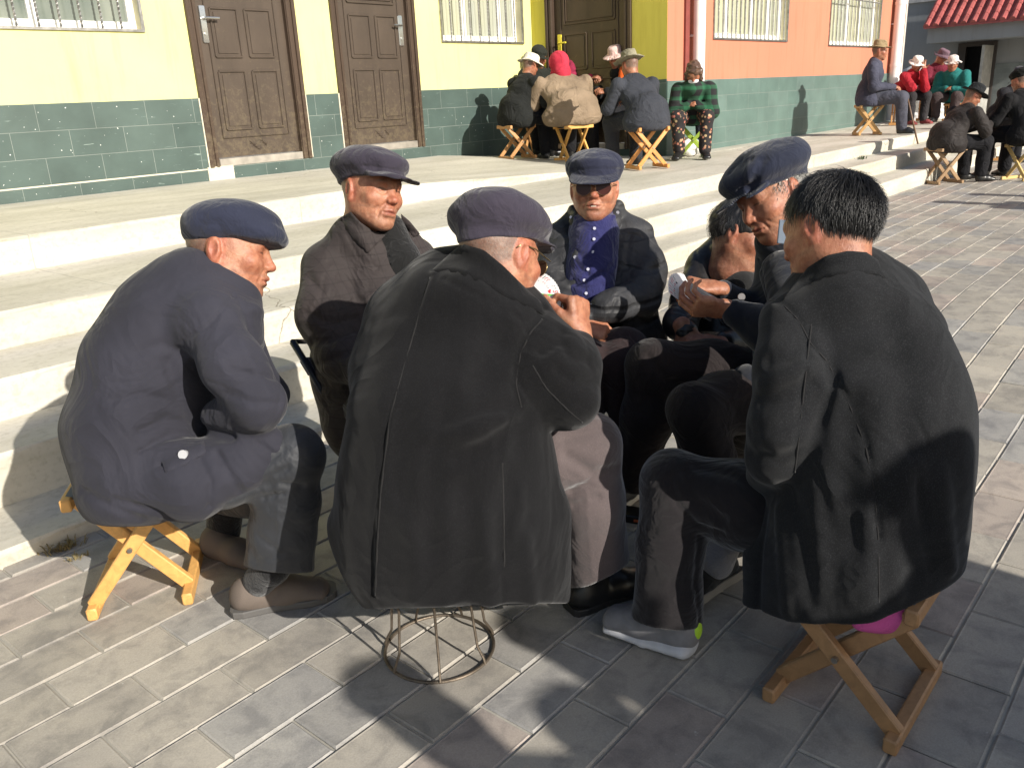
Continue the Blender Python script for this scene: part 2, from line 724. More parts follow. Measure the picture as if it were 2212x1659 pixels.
pv = []; pf = []; pc = []
PW, PH = 0.294, 0.154
for r in range(-24, 22):
    y0 = 0.36 + PH * r
    off = 0.82 if r % 2 == 0 else 0.67
    for q in range(-12, 62):
        x0 = off + PW * q
        xa, xb, ya, yb = x0 + 0.0022, x0 + PW - 0.0022, y0 + 0.0022, y0 + PH - 0.0022
        if yb > 3.0:
            continue
        j = rng.uniform(-0.0016, 0.0016)
        tx = rng.uniform(-0.0012, 0.0012); ty = rng.uniform(-0.0012, 0.0012)
        t = rng.random()
        base = np.array([0.345, 0.325, 0.28]) if t < 0.62 else (np.array([0.30, 0.295, 0.275]) if t < 0.84 else np.array([0.345, 0.305, 0.265]))
        base = base * np.array([1.10, 1.08, 1.08]) * rng.uniform(0.90, 1.09)
        b0 = len(pv)
        for (ins, dz) in ((0.0, -0.04), (0.0, -0.0030), (0.0045, 0.0006), (0.008, 0.0)):
            for (sx, sy) in ((0, 0), (1, 0), (1, 1), (0, 1)):
                X = (xa + ins) if sx == 0 else (xb - ins)
                Y = (ya + ins) if sy == 0 else (yb - ins)
                pv.append((X, Y, zg(X) + j + dz + (sx - 0.5) * tx + (sy - 0.5) * ty))
                pc.append(base * (1.07 if ins == 0.0045 else 1.0) if dz > -0.003 else base * 1.05)
        for k in range(3):
            for i in range(4):
                l = (i + 1) % 4
                pf.append((b0 + k * 4 + i, b0 + k * 4 + l, b0 + (k + 1) * 4 + l, b0 + (k + 1) * 4 + i))
        pf.append((b0 + 12, b0 + 13, b0 + 14, b0 + 15))
tag(link_mesh('paving', pv, pf, paver_mat(), cols=np.array(pc)), kind='structure')


# concrete platform and steps
def concrete_mat():
    m, nt, b = newmat('concrete')
    v = coords(nt)
    vs = coords(nt, (0.35, 1.6, 2.5))
    a = ramp(nt, noise(nt, v, 1.3, 6, 0.6), [(0.3, (0.48, 0.455, 0.39)), (0.7, (0.58, 0.55, 0.475))]).outputs[0]
    st = ramp(nt, noise(nt, vs, 2.3, 6, 0.62, 0.3), [(0.34, (0.78, 0.77, 0.71)), (0.60, (1.05, 1.04, 1.02))]).outputs[0]
    a = mixc(nt, a, st, 0.8, 'MULTIPLY')
    vv = nt.nodes.new('ShaderNodeTexVoronoi'); vv.feature = 'DISTANCE_TO_EDGE'
    vv.inputs['Scale'].default_value = 0.75
    dn = nt.nodes.new('ShaderNodeTexNoise'); dn.inputs['Scale'].default_value = 5; dn.inputs['Detail'].default_value = 6
    nt.links.new(v, dn.inputs['Vector'])
    mx = nt.nodes.new('ShaderNodeVectorMath'); mx.operation = 'ADD'
    sc_ = nt.nodes.new('ShaderNodeVectorMath'); sc_.operation = 'SCALE'; sc_.inputs['Scale'].default_value = 0.22
    nt.links.new(dn.outputs['Color'], sc_.inputs[0])
    nt.links.new(v, mx.inputs[0]); nt.links.new(sc_.outputs[0], mx.inputs[1])
    nt.links.new(mx.outputs[0], vv.inputs['Vector'])
    ck = ramp(nt, vv.outputs['Distance'], [(0.0, (0, 0, 0)), (0.0035, (1, 1, 1))]).outputs[0]
    msk = ramp(nt, noise(nt, v, 0.8, 2), [(0.50, (1, 1, 1)), (0.58, (0, 0, 0))]).outputs[0]
    ckm = mixc(nt, ck, msk, 1.0, 'LIGHTEN')
    a = mixc(nt, mixc(nt, a, (0.22, 0.19, 0.14), 1.0), a, ckm)
    sx_ = nt.nodes.new('ShaderNodeSeparateXYZ'); nt.links.new(sc_.outputs[0], sx_.inputs[0])
    so_ = nt.nodes.new('ShaderNodeSeparateXYZ'); nt.links.new(v, so_.inputs[0])
    ax_ = nt.nodes.new('ShaderNodeMath'); ax_.operation = 'MULTIPLY_ADD'; ax_.inputs[1].default_value = 0.12
    nt.links.new(sx_.outputs[0], ax_.inputs[0]); nt.links.new(so_.outputs[0], ax_.inputs[2])
    md_ = nt.nodes.new('ShaderNodeMath'); md_.operation = 'PINGPONG'; md_.inputs[1].default_value = 0.87
    nt.links.new(ax_.outputs[0], md_.inputs[0])
    jt = ramp(nt, md_.outputs[0], [(0.0, (0.55, 0.55, 0.55)), (0.0045, (1, 1, 1))]).outputs[0]
    a = mixc(nt, a, jt, 0.8, 'MULTIPLY')
    gr = ramp(nt, noise(nt, v, 33, 4, 0.7), [(0.33, (0.72, 0.70, 0.66)), (0.5, (1, 1, 1))]).outputs[0]
    a = mixc(nt, a, gr, 0.6, 'MULTIPLY')
    nt.links.new(a, b.inputs['Base Color'])
    b.inputs['Roughness'].default_value = 0.85
    bump(nt, b, [(ckm, 0.5, 0.004), (noise(nt, vs, 9, 6, 0.6), 0.35, 0.008), (noise(nt, v, 120, 4, 0.6), 0.3, 0.0015)])
    return m


conc = concrete_mat()


def steps(name, x0, x1, prof, depth_end):
    """prof: (Y(X), z(X)) for every tread from the yard up; front faces wavy, edges worn, platform on top"""
    n = int((x1 - x0) / 0.12)
    vs = []; fs = []
    m_ = None
    for a in range(n + 1):
        X = x0 + (x1 - x0) * a / n
        pts = []
        for i, (Yf, zf) in enumerate(prof):
            Y = Yf(X)
            zb = zg(X) - 0.3 if i == 0 else prof[i - 1][1](X)
            zt = max(zf(X), zb + 0.004) if i else zf(X)
            pts += [(Y + 0.006, zb, 0), (Y, zt, -min(0.018, max(0.002, (zt - zb) * 0.4))), (Y + 0.005, zt, -0.004), (Y + 0.018, zt, 0)]
            nxt = prof[i + 1][0](X) if i + 1 < len(prof) else depth_end
            k = (0.33, 0.66) if i + 1 < len(prof) else (0.2, 0.4, 0.6, 0.8)
            for t in k:
                yy = Y + 0.018 + (nxt - Y - 0.018) * t
                pts.append((yy, zt if i + 1 < len(prof) else zplat(X, yy), 0.0))
        pts.append((depth_end, zplat(X, depth_end), 0))
        m_ = len(pts)
        for k, (Y, z, dz) in enumerate(pts):
            wob = 0.006 * math.sin(X * 1.7 + k) + 0.004 * math.sin(X * 5.3 + 2 * k) + rng.uniform(-1, 1) * 0.0015
            vs.append((X, Y + wob, z + dz + rng.uniform(-1, 1) * 0.0010))
    for a in range(n):
        for k in range(m_ - 1):
            fs.append((a * m_ + k, (a + 1) * m_ + k, (a + 1) * m_ + k + 1, a * m_ + k + 1))
    for a in (0, n):
        b0 = len(vs)
        X = x0 if a == 0 else x1
        for k in range(m_):
            vs.append((X, vs[a * m_ + k][1], -0.4))
        for k in range(m_ - 1):
            q = (a * m_ + k, a * m_ + k + 1, b0 + k + 1, b0 + k)
            fs.append(q if a == 0 else q[::-1])
    return link_mesh(name, vs, fs, conc)


tX = lambda X: (X - 1.5) / 4.5
prof_ = [(lambda X: 2.745, lambda X: lerp(0.055, 0.10, (X - 1) / 3)),
         (lambda X: lerp(3.085, 2.85, tX(X)), lambda X: lerp(0.245, 0.310, tX(X))),
         (lambda X: lerp(3.44, 3.18, tX(X)), lambda X: lerp(0.405, 0.465, tX(X))),
         (lambda X: lerp(3.91, 3.55, tX(X)), lambda X: lerp(0.565, 0.595, tX(X))),
         (lambda X: 4.90, lambda X: zplat(X, 4.9))]
tag(steps('concrete_steps', -2.5, 19.5, prof_, 7.3), kind='structure')

# ------------------------------------------------------------------ buildings
def plaster(name, col, stain=0.12):
    m, nt, b = newmat(name)
    v = coords(nt)
    c = np.array(col)
    a = ramp(nt, noise(nt, v, 0.9, 5, 0.6), [(0.3, tuple(c * (1 - stain))), (0.7, tuple(np.minimum(c * (1 + stain * 0.5), 1)))]).outputs[0]
    stk = ramp(nt, noise(nt, coords(nt, (5, 5, 0.5)), 1.6, 6, 0.7), [(0.30, (0.84, 0.82, 0.76)), (0.48, (1, 1, 1))]).outputs[0]
    a = mixc(nt, a, stk, 0.7, 'MULTIPLY')
    sps = ramp(nt, noise(nt, v, 17, 6, 0.8), [(0.70, (1, 1, 1)), (0.76, (0.8, 0.76, 0.68))]).outputs[0]
    a = mixc(nt, a, sps, 0.8, 'MULTIPLY')
    nt.links.new(a, b.inputs['Base Color'])
    b.inputs['Roughness'].default_value = 0.8
    b.inputs['Specular IOR Level'].default_value = 0.25
    bump(nt, b, [(noise(nt, v, 40, 4), 0.25, 0.004)])
    return m


def tile_mat(name, dark, light, rotz=0.0, tw=0.43, th=0.2, vein=1.0, axis='X', xo=0.0, zo=0.0):
    """glazed stone-look wainscot tiles laid in running bond with pale veins"""
    m, nt, b = newmat(name)
    tc = nt.nodes.new('ShaderNodeTexCoord')
    sp = nt.nodes.new('ShaderNodeSeparateXYZ')
    nt.links.new(tc.outputs['Object'], sp.inputs[0])
    cb = nt.nodes.new('ShaderNodeCombineXYZ')
    nt.links.new(sp.outputs[axis], cb.inputs[0])
    nt.links.new(sp.outputs['Z'], cb.inputs[1])
    mp = nt.nodes.new('ShaderNodeMapping')
    mp.inputs['Location'].default_value = (xo, zo, 0)
    nt.links.new(cb.outputs[0], mp.inputs[0])
    v = mp.outputs[0]
    br = nt.nodes.new('ShaderNodeTexBrick')
    br.offset = 0.5
    br.inputs['Scale'].default_value = 1.0
    br.inputs['Brick Width'].default_value = tw
    br.inputs['Row Height'].default_value = th
    br.inputs['Mortar Size'].default_value = 0.0022
    br.inputs['Mortar Smooth'].default_value = 0.2
    br.inputs['Color1'].default_value = (*dark, 1)
    br.inputs['Color2'].default_value = (*light, 1)
    br.inputs['Mortar'].default_value = (0.20, 0.23, 0.205, 1)
    nt.links.new(v, br.inputs['Vector'])
    c = br.outputs['Color']
    cl = ramp(nt, noise(nt, v, 3.0, 5), [(0.3, (0.85, 0.85, 0.85)), (0.7, (1.15, 1.15, 1.15))]).outputs[0]
    c = mixc(nt, c, cl, 1.0, 'MULTIPLY')
    # slanting pale scratches of the stone pattern
    ms = nt.nodes.new('ShaderNodeMapping')
    ms.inputs['Rotation'].default_value = (0, 0, 0.55)
    ms.inputs['Scale'].default_value = (9, 60, 1)
    nt.links.new(v, ms.inputs[0])
    vn = noise(nt, ms.outputs[0], 1.0, 3, 0.6, 0.8)
    vr = ramp(nt, vn, [(0.66, (0, 0, 0)), (0.74, (1, 1, 1))]).outputs[0]
    mask = ramp(nt, noise(nt, v, 5.0, 3), [(0.42, (0, 0, 0)), (0.6, (1, 1, 1))]).outputs[0]
    vr = mixc(nt, vr, mask, 1.0, 'MULTIPLY')
    c = mixc(nt, c, (0.32, 0.40, 0.36), _mul(nt, vr, 0.75 * vein))
    sp2 = ramp(nt, noise(nt, v, 42, 1, 0.4), [(0.76, (0, 0, 0)), (0.79, (1, 1, 1))]).outputs[0]
    c = mixc(nt, c, (0.8, 0.82, 0.78), _mul(nt, sp2, 0.9 * vein))
    nt.links.new(c, b.inputs['Base Color'])
    b.inputs['Roughness'].default_value = 0.42
    b.inputs['Specular IOR Level'].default_value = 0.4
    inv = nt.nodes.new('ShaderNodeMath'); inv.operation = 'SUBTRACT'; inv.inputs[0].default_value = 1.0
    nt.links.new(br.outputs['Fac'], inv.inputs[1])
    bump(nt, b, [(inv.outputs[0], 0.5, 0.003), (noise(nt, v, 14, 4), 0.25, 0.004)])
    return m


def wall_with_holes(mb, x0, x1, z0, z1, Yf, thick, holes, axis='x'):
    """wall slab with rectangular openings (x0,x1,z0,z1); axis y: runs along Y at X=Yf"""
    xs = sorted(set([x0, x1] + [h[0] for h in holes] + [h[1] for h in holes]))
    for a, b in zip(xs[:-1], xs[1:]):
        zs = [(z0, z1)]
        for h in holes:
            if h[0] < (a + b) / 2 < h[1]:
                nz = []
                for (p, q) in zs:
                    if h[2] > p: nz.append((p, min(h[2], q)))
                    if h[3] < q: nz.append((max(h[3], p), q))
                zs = [z for z in nz if z[1] > z[0]]
        for p, q in zs:
            if axis == 'x':
                mb.box(a, b, Yf, Yf + thick, p, q)
            else:
                mb.box(Yf, Yf + thick, a, b, p, q)


YL, YR, XC = 7.13, 5.20, 8.80
WT = 1.455    # top of the wainscot, yellow wall
m_white = simple('window_plastic', (0.78, 0.78, 0.75), 0.35, var=0.05, bmp=0)
m_glass, gnt, gb = newmat('window_glass')
gb.inputs['Base Color'].default_value = (0.10, 0.12, 0.105, 1)
gb.inputs['Roughness'].default_value = 0.12
gb.inputs['Specular IOR Level'].default_value = 0.8
gv_ = coords(gnt)
gc = ramp(gnt, noise(gnt, coords(gnt, (1.2, 1, 0.8)), 1.6, 3), [(0.35, (0.10, 0.125, 0.11)), (0.6, (0.22, 0.24, 0.20))]).outputs[0]
sm = ramp(gnt, noise(gnt, gv_, 26, 3, 0.7, 1.0), [(0.70, (0, 0, 0)), (0.76, (1, 1, 1))]).outputs[0]
gc = mixc(gnt, gc, (0.55, 0.57, 0.52), _mul(gnt, sm, 0.5))
gnt.links.new(gc, gb.inputs['Base Color'])
m_steel = simple('grille_steel', (0.36, 0.35, 0.33), 0.38, 0.85, var=0.3, nscale=20, bmp=0.3, bscale=120)
m_rev = simple('reveal_plaster', (0.62, 0.58, 0.40), 0.85, bmp=0.2)


def curtain_mat():
    m, nt, b = newmat('pale_curtain')
    v = coords(nt)
    wv = nt.nodes.new('ShaderNodeTexWave'); wv.bands_direction = 'X'
    wv.inputs['Scale'].default_value = 4.0; wv.inputs['Distortion'].default_value = 3.0
    nt.links.new(coords(nt, (1, 1, 0.15)), wv.inputs['Vector'])
    nt.links.new(ramp(nt, noise(nt, coords(nt, (2.2, 1, 0.4)), 1.3, 3), [(0.3, (0.33, 0.35, 0.30)), (0.6, (0.42, 0.42, 0.28)), (0.75, (0.42, 0.43, 0.38))]).outputs[0], b.inputs['Base Color'])
    b.inputs['Roughness'].default_value = 0.9
    bump(nt, b, [(wv.outputs[0], 0.8, 0.02)])
    return m


m_curt = curtain_mat()


def make_window(parent, x0, x1, z0, z1, Y, mull, bars, rails, curtain=False, label=None):
    """recessed plastic window behind a flush grille of twisted rods"""
    fr = MB()
    d = 0.10
    t = 0.06
    fr.box(x0, x1, Y + d, Y + d + 0.05, z0, z0 + t + 0.02)
    fr.box(x0, x1, Y + d, Y + d + 0.05, z1 - t, z1)
    for xx in [x0] + list(mull) + [x1 - t]:
        fr.box(xx, xx + t, Y + d + 0.002, Y + d + 0.052, z0 + t + 0.02, z1 - t)
    w_ = fr.build('window', m_white, parent)
    if label: w_['label'] = label
    gl = MB().box(x0 + 0.01, x1 - 0.01, Y + d + 0.028, Y + d + 0.034, z0 + 0.05, z1 - 0.05)
    gl.build('pane', m_glass if not curtain else m_curt, w_)
    rv = MB()
    rv.box(x0 - 0.004, x0 + 0.001, Y + 0.004, Y + d + 0.2, z0, z1)
    rv.box(x1 - 0.001, x1 + 0.004, Y + 0.004, Y + d + 0.2, z0, z1)
    rv.box(x0, x1, Y + 0.004, Y + d + 0.2, z0 - 0.004, z0 + 0.001)
    rv.build('reveal', m_rev, w_)
    gr = MB()
    for a in (z0 + 0.006, z1 - 0.02):
        gr.box(x0 - 0.005, x1 + 0.005, Y - 0.018, Y + 0.004, a - 0.010, a + 0.010)
    for a in (x0, x1):
        gr.box(a - 0.011, a + 0.011, Y - 0.016, Y + 0.006, z0, z1)
    for zz in rails:
        gr.box(x0, x1, Y - 0.010, Y + 0.004, zz - 0.008, zz + 0.008)
    for xx in bars:
        N = max(6, int((z1 - z0) / 0.012))
        vs = []; fs = []
        r = 0.0075
        for i in range(N + 1):
            an = i * 0.55
            z = z0 + (z1 - z0) * i / N
            for k in range(4):
                q = an + k * math.pi / 2
                vs.append((xx + r * 1.3 * math.cos(q), Y - 0.006 + r * 1.3 * math.sin(q), z))
        for i in range(N):
            for k in range(4):
                l = (k + 1) % 4
                fs.append((i * 4 + k, i * 4 + l, i * 4 + 4 + l, i * 4 + 4 + k))
        gr.add(vs, fs)
    gr.build('grille', m_steel, w_, auto=False)
    return w_


yb = empty('yellow_building', (4, YL, 0.6))
tag(yb, 'pale yellow building with dark green tiled base and brown metal doors', 'building')
wl = MB()
winL = (1.9, 3.735, 1.985, 3.3)
winM = (7.2, 8.62, 1.955, 3.3)
D1 = (4.13, 5.25, 0.86, 3.05)
D2 = (5.67, 6.80, 0.86, 3.05)
D3 = (5.66, 6.90, 0.68, 2.95)      # along Y in the return wall
wall_with_holes(wl, -4, XC, WT, 3.9, YL, 0.25, [winL, winM, D1, D2])
m_yel = plaster('yellow_paint', (0.68, 0.66, 0.29))
wl.build('wall', m_yel, yb)
wl = MB()
wall_with_holes(wl, YR + 0.0, YL, 1.44, 3.9, XC, 0.25, [D3], 'y')
wl.build('wall', plaster('shaded_yellow_paint', (0.62, 0.55, 0.10), 0.06), yb, auto=False)  # same yellow wall paint, with the return wall's shade put into the colour
tl = MB()
wall_with_holes(tl, -4, XC, 0.3, WT, YL - 0.012, 0.26, [D1, D2])
tl.build('wainscot', tile_mat('green_tile', (0.062, 0.092, 0.082), (0.076, 0.108, 0.096), tw=0.435, th=0.2, xo=0.29, zo=-1.455 + 0.2 * 8), yb, auto=False)
tl = MB()
wall_with_holes(tl, YR - 0.0, YL - 0.012, 0.3, 1.44, XC - 0.012, 0.25, [D3], 'y')
tl.build('wainscot', tile_mat('green_tile_side', (0.05, 0.085, 0.075), (0.06, 0.10, 0.088), axis='Y', vein=0.4), yb, auto=False)  # darker copy of the green tile: the side's shade is in the colour
# bare cement patches beside the first threshold and the mortar strip under the tiles
cm = MB()
cm.box(4.10, 4.36, YL - 0.02, YL + 0.2, 0.5, 0.868)
cm.box(-4, 4.1, YL - 0.0145, YL + 0.1, 0.845, 0.857)
cm.box(4.118, 4.129, YL - 0.02, YL + 0.1, 0.868, WT)
cm.box(5.251, 5.262, YL - 0.02, YL + 0.1, 0.868, WT)
cm.box(5.655, 5.669, YL - 0.02, YL + 0.1, 0.868, WT)
cm.build('cement_edging', simple('pale_cement', (0.58, 0.53, 0.42), 0.9), yb)
make_window(yb, *winL, YL, [2.9], [2.6 + 0.0, 2.76, 2.92, 3.08, 3.24, 3.40, 3.555, 3.70] and [2.12, 2.28, 2.44, 2.60, 2.76, 2.92, 3.08, 3.24, 3.40, 3.555], [2.9])
make_window(yb, *winM, YL, [7.66, 8.28], [7.2 + 0.158 * i for i in range(1, 9)], [3.0], curtain=True)


def door_mat(name, col):
    m, nt, b = newmat(name)
    v = coords(nt)
    c = np.array(col)
    a = ramp(nt, noise(nt, coords(nt, (1, 1, 0.35)), 5, 6, 0.65), [(0.3, tuple(c * 0.8)), (0.7, tuple(c * 1.15))]).outputs[0]
    sp = nt.nodes.new('ShaderNodeSeparateXYZ'); nt.links.new(v, sp.inputs[0])
    hg = nt.nodes.new('ShaderNodeMapRange')
    hg.inputs['From Min'].default_value = 0.9; hg.inputs['From Max'].default_value = 1.9
    hg.inputs['To Min'].default_value = 0.13; hg.inputs['To Max'].default_value = -0.06
    nt.links.new(sp.outputs['Z'], hg.inputs[0])
    n = noise(nt, v, 22, 7, 0.72, 0.5)
    ad = nt.nodes.new('ShaderNodeMath'); ad.operation = 'ADD'
    nt.links.new(n, ad.inputs[0]); nt.links.new(hg.outputs[0], ad.inputs[1])
    dust = ramp(nt, ad.outputs[0], [(0.54, (0, 0, 0)), (0.72, (1, 1, 1))]).outputs[0]
    a = mixc(nt, a, (0.17, 0.135, 0.085), _mul(nt, dust, 0.55))
    nt.links.new(a, b.inputs['Base Color'])
    b.inputs['Roughness'].default_value = 0.42
    b.inputs['Metallic'].default_value = 0.25
    bump(nt, b, [(noise(nt, v, 35, 5, 0.6), 0.2, 0.003)])
    return m


m_door = door_mat('brown_metal_door', (0.080, 0.060, 0.045))
m_frame = door_mat('brown_door_frame', (0.072, 0.048, 0.033))
m_chrome = simple('handle_steel', (0.62, 0.62, 0.6), 0.25, 0.95, var=0.1, bmp=0.05)


def panel_ring(mb, o, U, N, x0, x1, z0, z1, w=0.016, h=0.010):
    """raised rectangular moulding on a door leaf"""
    up = np.array([0, 0, 1.0])
    o = np.asarray(o, float)

    def q(a, b):
        return o + U * a + up * b + N * h * 0.2
    for A, B in ((q(x0, z0), q(x1, z0)), (q(x1, z0), q(x1, z1)), (q(x1, z1), q(x0, z1)), (q(x0, z1), q(x0, z0))):
        mb.bar(A, B, w / 2, h, np.cross(unit(B - A), N), 0.004)


def make_door(parent, o, U, N, W, Ht, handle_side, fm=None, dm=None, hm=None, crosses=False):
    """o: lower left corner of the opening, U along the wall, N out of the wall"""
    o = np.asarray(o, float); U = np.asarray(U, float); N = np.asarray(N, float)
    up = np.array([0, 0, 1.0])
    fm = fm or m_frame; dm = dm or m_door
    fw = 0.105
    df = MB()
    leaf0 = o + U * fw - N * 0.055
    LW = W - 2 * fw
    sill = 0.075
    A = leaf0 + U * LW / 2 + up * sill
    df.bar(A, A + up * (Ht - fw - sill), LW / 2, 0.02, U, 0.0)
    d_ = df.build('door', dm, parent, auto=False)
    mo = MB()
    s = leaf0 + up * sill + N * 0.022
    in_ = 0.10
    # tall fields: two pairs of narrow panels, a wide one above, an outline all round and one low rule
    panel_ring(mo, s, U, N, in_, LW - in_, 0.17, Ht - 0.4, 0.010, 0.008)
    pw = (LW - 2 * in_ - 0.18) / 2
    xa = in_ + 0.05; xb = LW - in_ - 0.05
    for (z0, z1) in ((0.24, 0.74), (0.86, 1.26)):
        for (p, q) in ((xa, xa + pw), (xb - pw, xb)):
            panel_ring(mo, s, U, N, p, q, z0, z1, 0.018, 0.009)
            mo.bar(s + U * (p + q) / 2 + up * (z0 + 0.03), s + U * (p + q) / 2 + up * (z1 - 0.03), pw / 2 - 0.03, 0.006, U, 0.003)
    panel_ring(mo, s, U, N, xa, xb, 1.38, 1.86, 0.020, 0.011)
    panel_ring(mo, s, U, N, xa + 0.03, xb - 0.03, 1.41, 1.83, 0.010, 0.008)
    # little hill-shaped embossing low on the leaf
    for k in range(3):
        pts = [s + U * (LW / 2 - 0.09 + 0.018 * i) + up * (0.07 + 0.022 * k + 0.018 * math.sin(i * 0.9 + k)) + N * 0.002 for i in range(11)]
        mo.tube(pts, 0.003, 5)
    mo.build('door_moulding', dm, d_)
    f = MB()
    # stepped frame profile
    for off, w_, pr in ((0.052, 0.052, 0.012), (0.02, 0.020, 0.028), (0.082, 0.016, 0.024), (0.098, 0.007, -0.02)):
        for xx in (off, W - off):
            B = o + U * xx + N * (pr - 0.05)
            f.bar(B + up * 0.0, B + up * Ht, w_, 0.05, U, 0.004)
        B = o + up * (Ht - off) + N * (pr - 0.052)
        f.bar(B + U * off, B + U * (W - off), w_, 0.05, up, 0.004)
    f.build('door_frame', fm, d_)
    th = MB()
    B = o + U * fw + up * 0.035 + N * (-0.035)
    th.bar(B, B + U * LW, 0.035, 0.05, up, 0.004)
    th.build('threshold', simple('steel_threshold', (0.50, 0.46, 0.40), 0.4, 0.6, var=0.3), d_)
    h = MB()
    hx = fw + (0.075 if handle_side < 0 else LW - 0.075)
    hb = o + U * hx - N * 0.03 + up * 1.05
    h.bar(hb, hb + up * 0.30, 0.032, 0.008, U, 0.006)
    k = hb + up * 0.20
    dr = U * (1 if handle_side < 0 else -1)
    h.tube([k, k + N * 0.035, k + N * 0.05 + dr * 0.015, k + N * 0.05 + dr * 0.13], 0.010, 8)
    h.cyl(hb + up * 0.07 + N * 0.004, hb + up * 0.07 + N * 0.016, 0.013, 12)
    h.build('handle', hm or m_chrome, d_)
    return d_


make_door(yb, (D1[0], YL, D1[2]), (1, 0, 0), (0, -1, 0), D1[1] - D1[0], D1[3] - D1[2], -1)
make_door(yb, (D2[0], YL, D2[2]), (1, 0, 0), (0, -1, 0), D2[1] - D2[0], D2[3] - D2[2], +1)
m_ydoor = door_mat('dark_door_in_shade', (0.075, 0.05, 0.03))  # darker copy of the door brown, shade put into the colour
m_yh = simple('wrapped_yellow_handle', (0.75, 0.62, 0.05), 0.5)
d3 = make_door(yb, (XC, D3[1], D3[2]), (0, -1, 0), (-1, 0, 0), D3[1] - D3[0], D3[3] - D3[2], -1, dm=m_ydoor, hm=m_yh)
d3['label'] = 'dark door whose handle plate is wrapped in yellow'

ob = empty('orange_building', (12, YR, 0.5))
tag(ob, 'salmon orange building with barred windows and green tiled base', 'building')
wR1 = (9.86, 11.98, 1.875, 3.3)
wR2 = (13.5, 15.72, 1.84, 3.3)
wl = MB()
wall_with_holes(wl, XC + 0.003, 16.9, 1.42, 4.2, YR - 0.003, 0.25, [wR1, wR2])
wl.build('wall', plaster('salmon_paint', (0.52, 0.20, 0.125), 0.07), ob)
tl = MB()
tl.box(XC - 0.008, 16.9, YR - 0.015, YR + 0.24, 0.3, 1.42)
tl.build('wainscot', tile_mat('green_tile_far', (0.095, 0.15, 0.13), (0.115, 0.17, 0.15), tw=0.62, th=0.19, vein=0.25, zo=-1.42 + 0.19 * 8), ob, auto=False)
tl = MB()
tl.box(16.9, 17.15, YR + 0.0, YR + 5, 0.3, 4.2)
tl.build('end_wall', simple('end_wall_plaster', (0.5, 0.45, 0.4), 0.8), ob)
make_window(ob, *wR1, YR - 0.003, [10.35, 11.05, 11.55], [9.86 + 0.118 * i for i in range(1, 18)], [2.75], curtain=True)
make_window(ob, *wR2, YR - 0.003, [14.45, 15.0], [13.5 + 0.148 * i for i in range(1, 15)], [2.52, 2.95], curtain=True)


def pipe(x, y, z0, z1, r, lab):
    p = MB()
    p.cyl((x, y, z0), (x, y, z1), r, 20)
    for z in (z0 + 0.9, z0 + 1.9):
        p.cyl((x, y, z), (x, y, z + 0.05), r + 0.008, 20)
    for z in (z0 + 0.5, z0 + 1.6):
        p.bar((x, y, z), (x, y + 0.12, z), 0.01, 0.03)
    o = p.build('drainpipe', simple('white_pipe', (0.80, 0.78, 0.76), 0.4, var=0.06, bmp=0.05), ob)
    return o


pipe(9.33, YR - 0.11, 1.40, 4.1, 0.068, '')
pipe(16.35, YR - 0.12, 0.62, 4.1, 0.085, '')
st = MB()
st.box(9.16, 9.25, YR - 0.03, YR + 0.1, 1.42, 4.1)
st.build('red_strip', simple('red_strip_paint', (0.20, 0.045, 0.035), 0.7), ob)
st = MB()
st.box(16.50, 16.9, YR - 0.05, YR + 0.1, 1.42, 4.1)
st.build('red_strip', MATS['red_strip_paint'], ob)

# grey building across the far end, in shade, with a red tiled canopy over its door
GX = 24.0
gbd = empty('grey_building', (GX, 6, 0.3))
tag(gbd, 'grey rendered building with a red tiled canopy over a dark open doorway', 'building')


def gpt(px, py):
    return ray_plane(px, py, 0, GX)


gm = plaster('grey_render', (0.28, 0.29, 0.30))
yd0, yd1 = gpt(2140, 150)[1], gpt(2075, 150)[1]
zdt = gpt(2100, 93)[2]
w_ = MB()
wall_with_holes(w_, -8, 16, -0.5, 9, GX, 0.3, [(yd0, yd1, 0.2, zdt)], 'y')
w_.build('wall', gm, gbd, auto=False)
w_ = MB()
ybx = gpt(1946, 100)[1]
w_.box(GX - 0.06, GX + 0.0, -8, 12, gpt(1990, 62)[2] + 0.6, gpt(1990, 62)[2] + 0.75)
# dark slit window beside the orange building
w_.build('string_course', simple('pale_grey_trim', (0.42, 0.42, 0.42), 0.8), gbd)
w_ = MB()
a = gpt(1950, 85); b_ = gpt(1937, 140)
w_.box(GX - 0.03, GX + 0.02, min(a[1], b_[1]), max(a[1], b_[1]) + 0.5, b_[2] - 0.2, a[2] + 0.3)
w_.build('window', simple('dark_pane', (0.03, 0.03, 0.035), 0.2), gbd)
w_ = MB()
w_.box(GX - 0.02, GX - 0.004, -8, yd0 - 0.05, 0.0, gpt(2160, 138)[2])
w_.box(GX - 0.02, GX - 0.004, yd1 + 0.05, yd1 + 0.9, 0.0, gpt(2160, 138)[2])
w_.build('tiled_base', tile_mat('small_grey_tiles', (0.15, 0.17, 0.17), (0.19, 0.21, 0.21), axis='Y', tw=0.3, th=0.12, vein=0), gbd, auto=False)
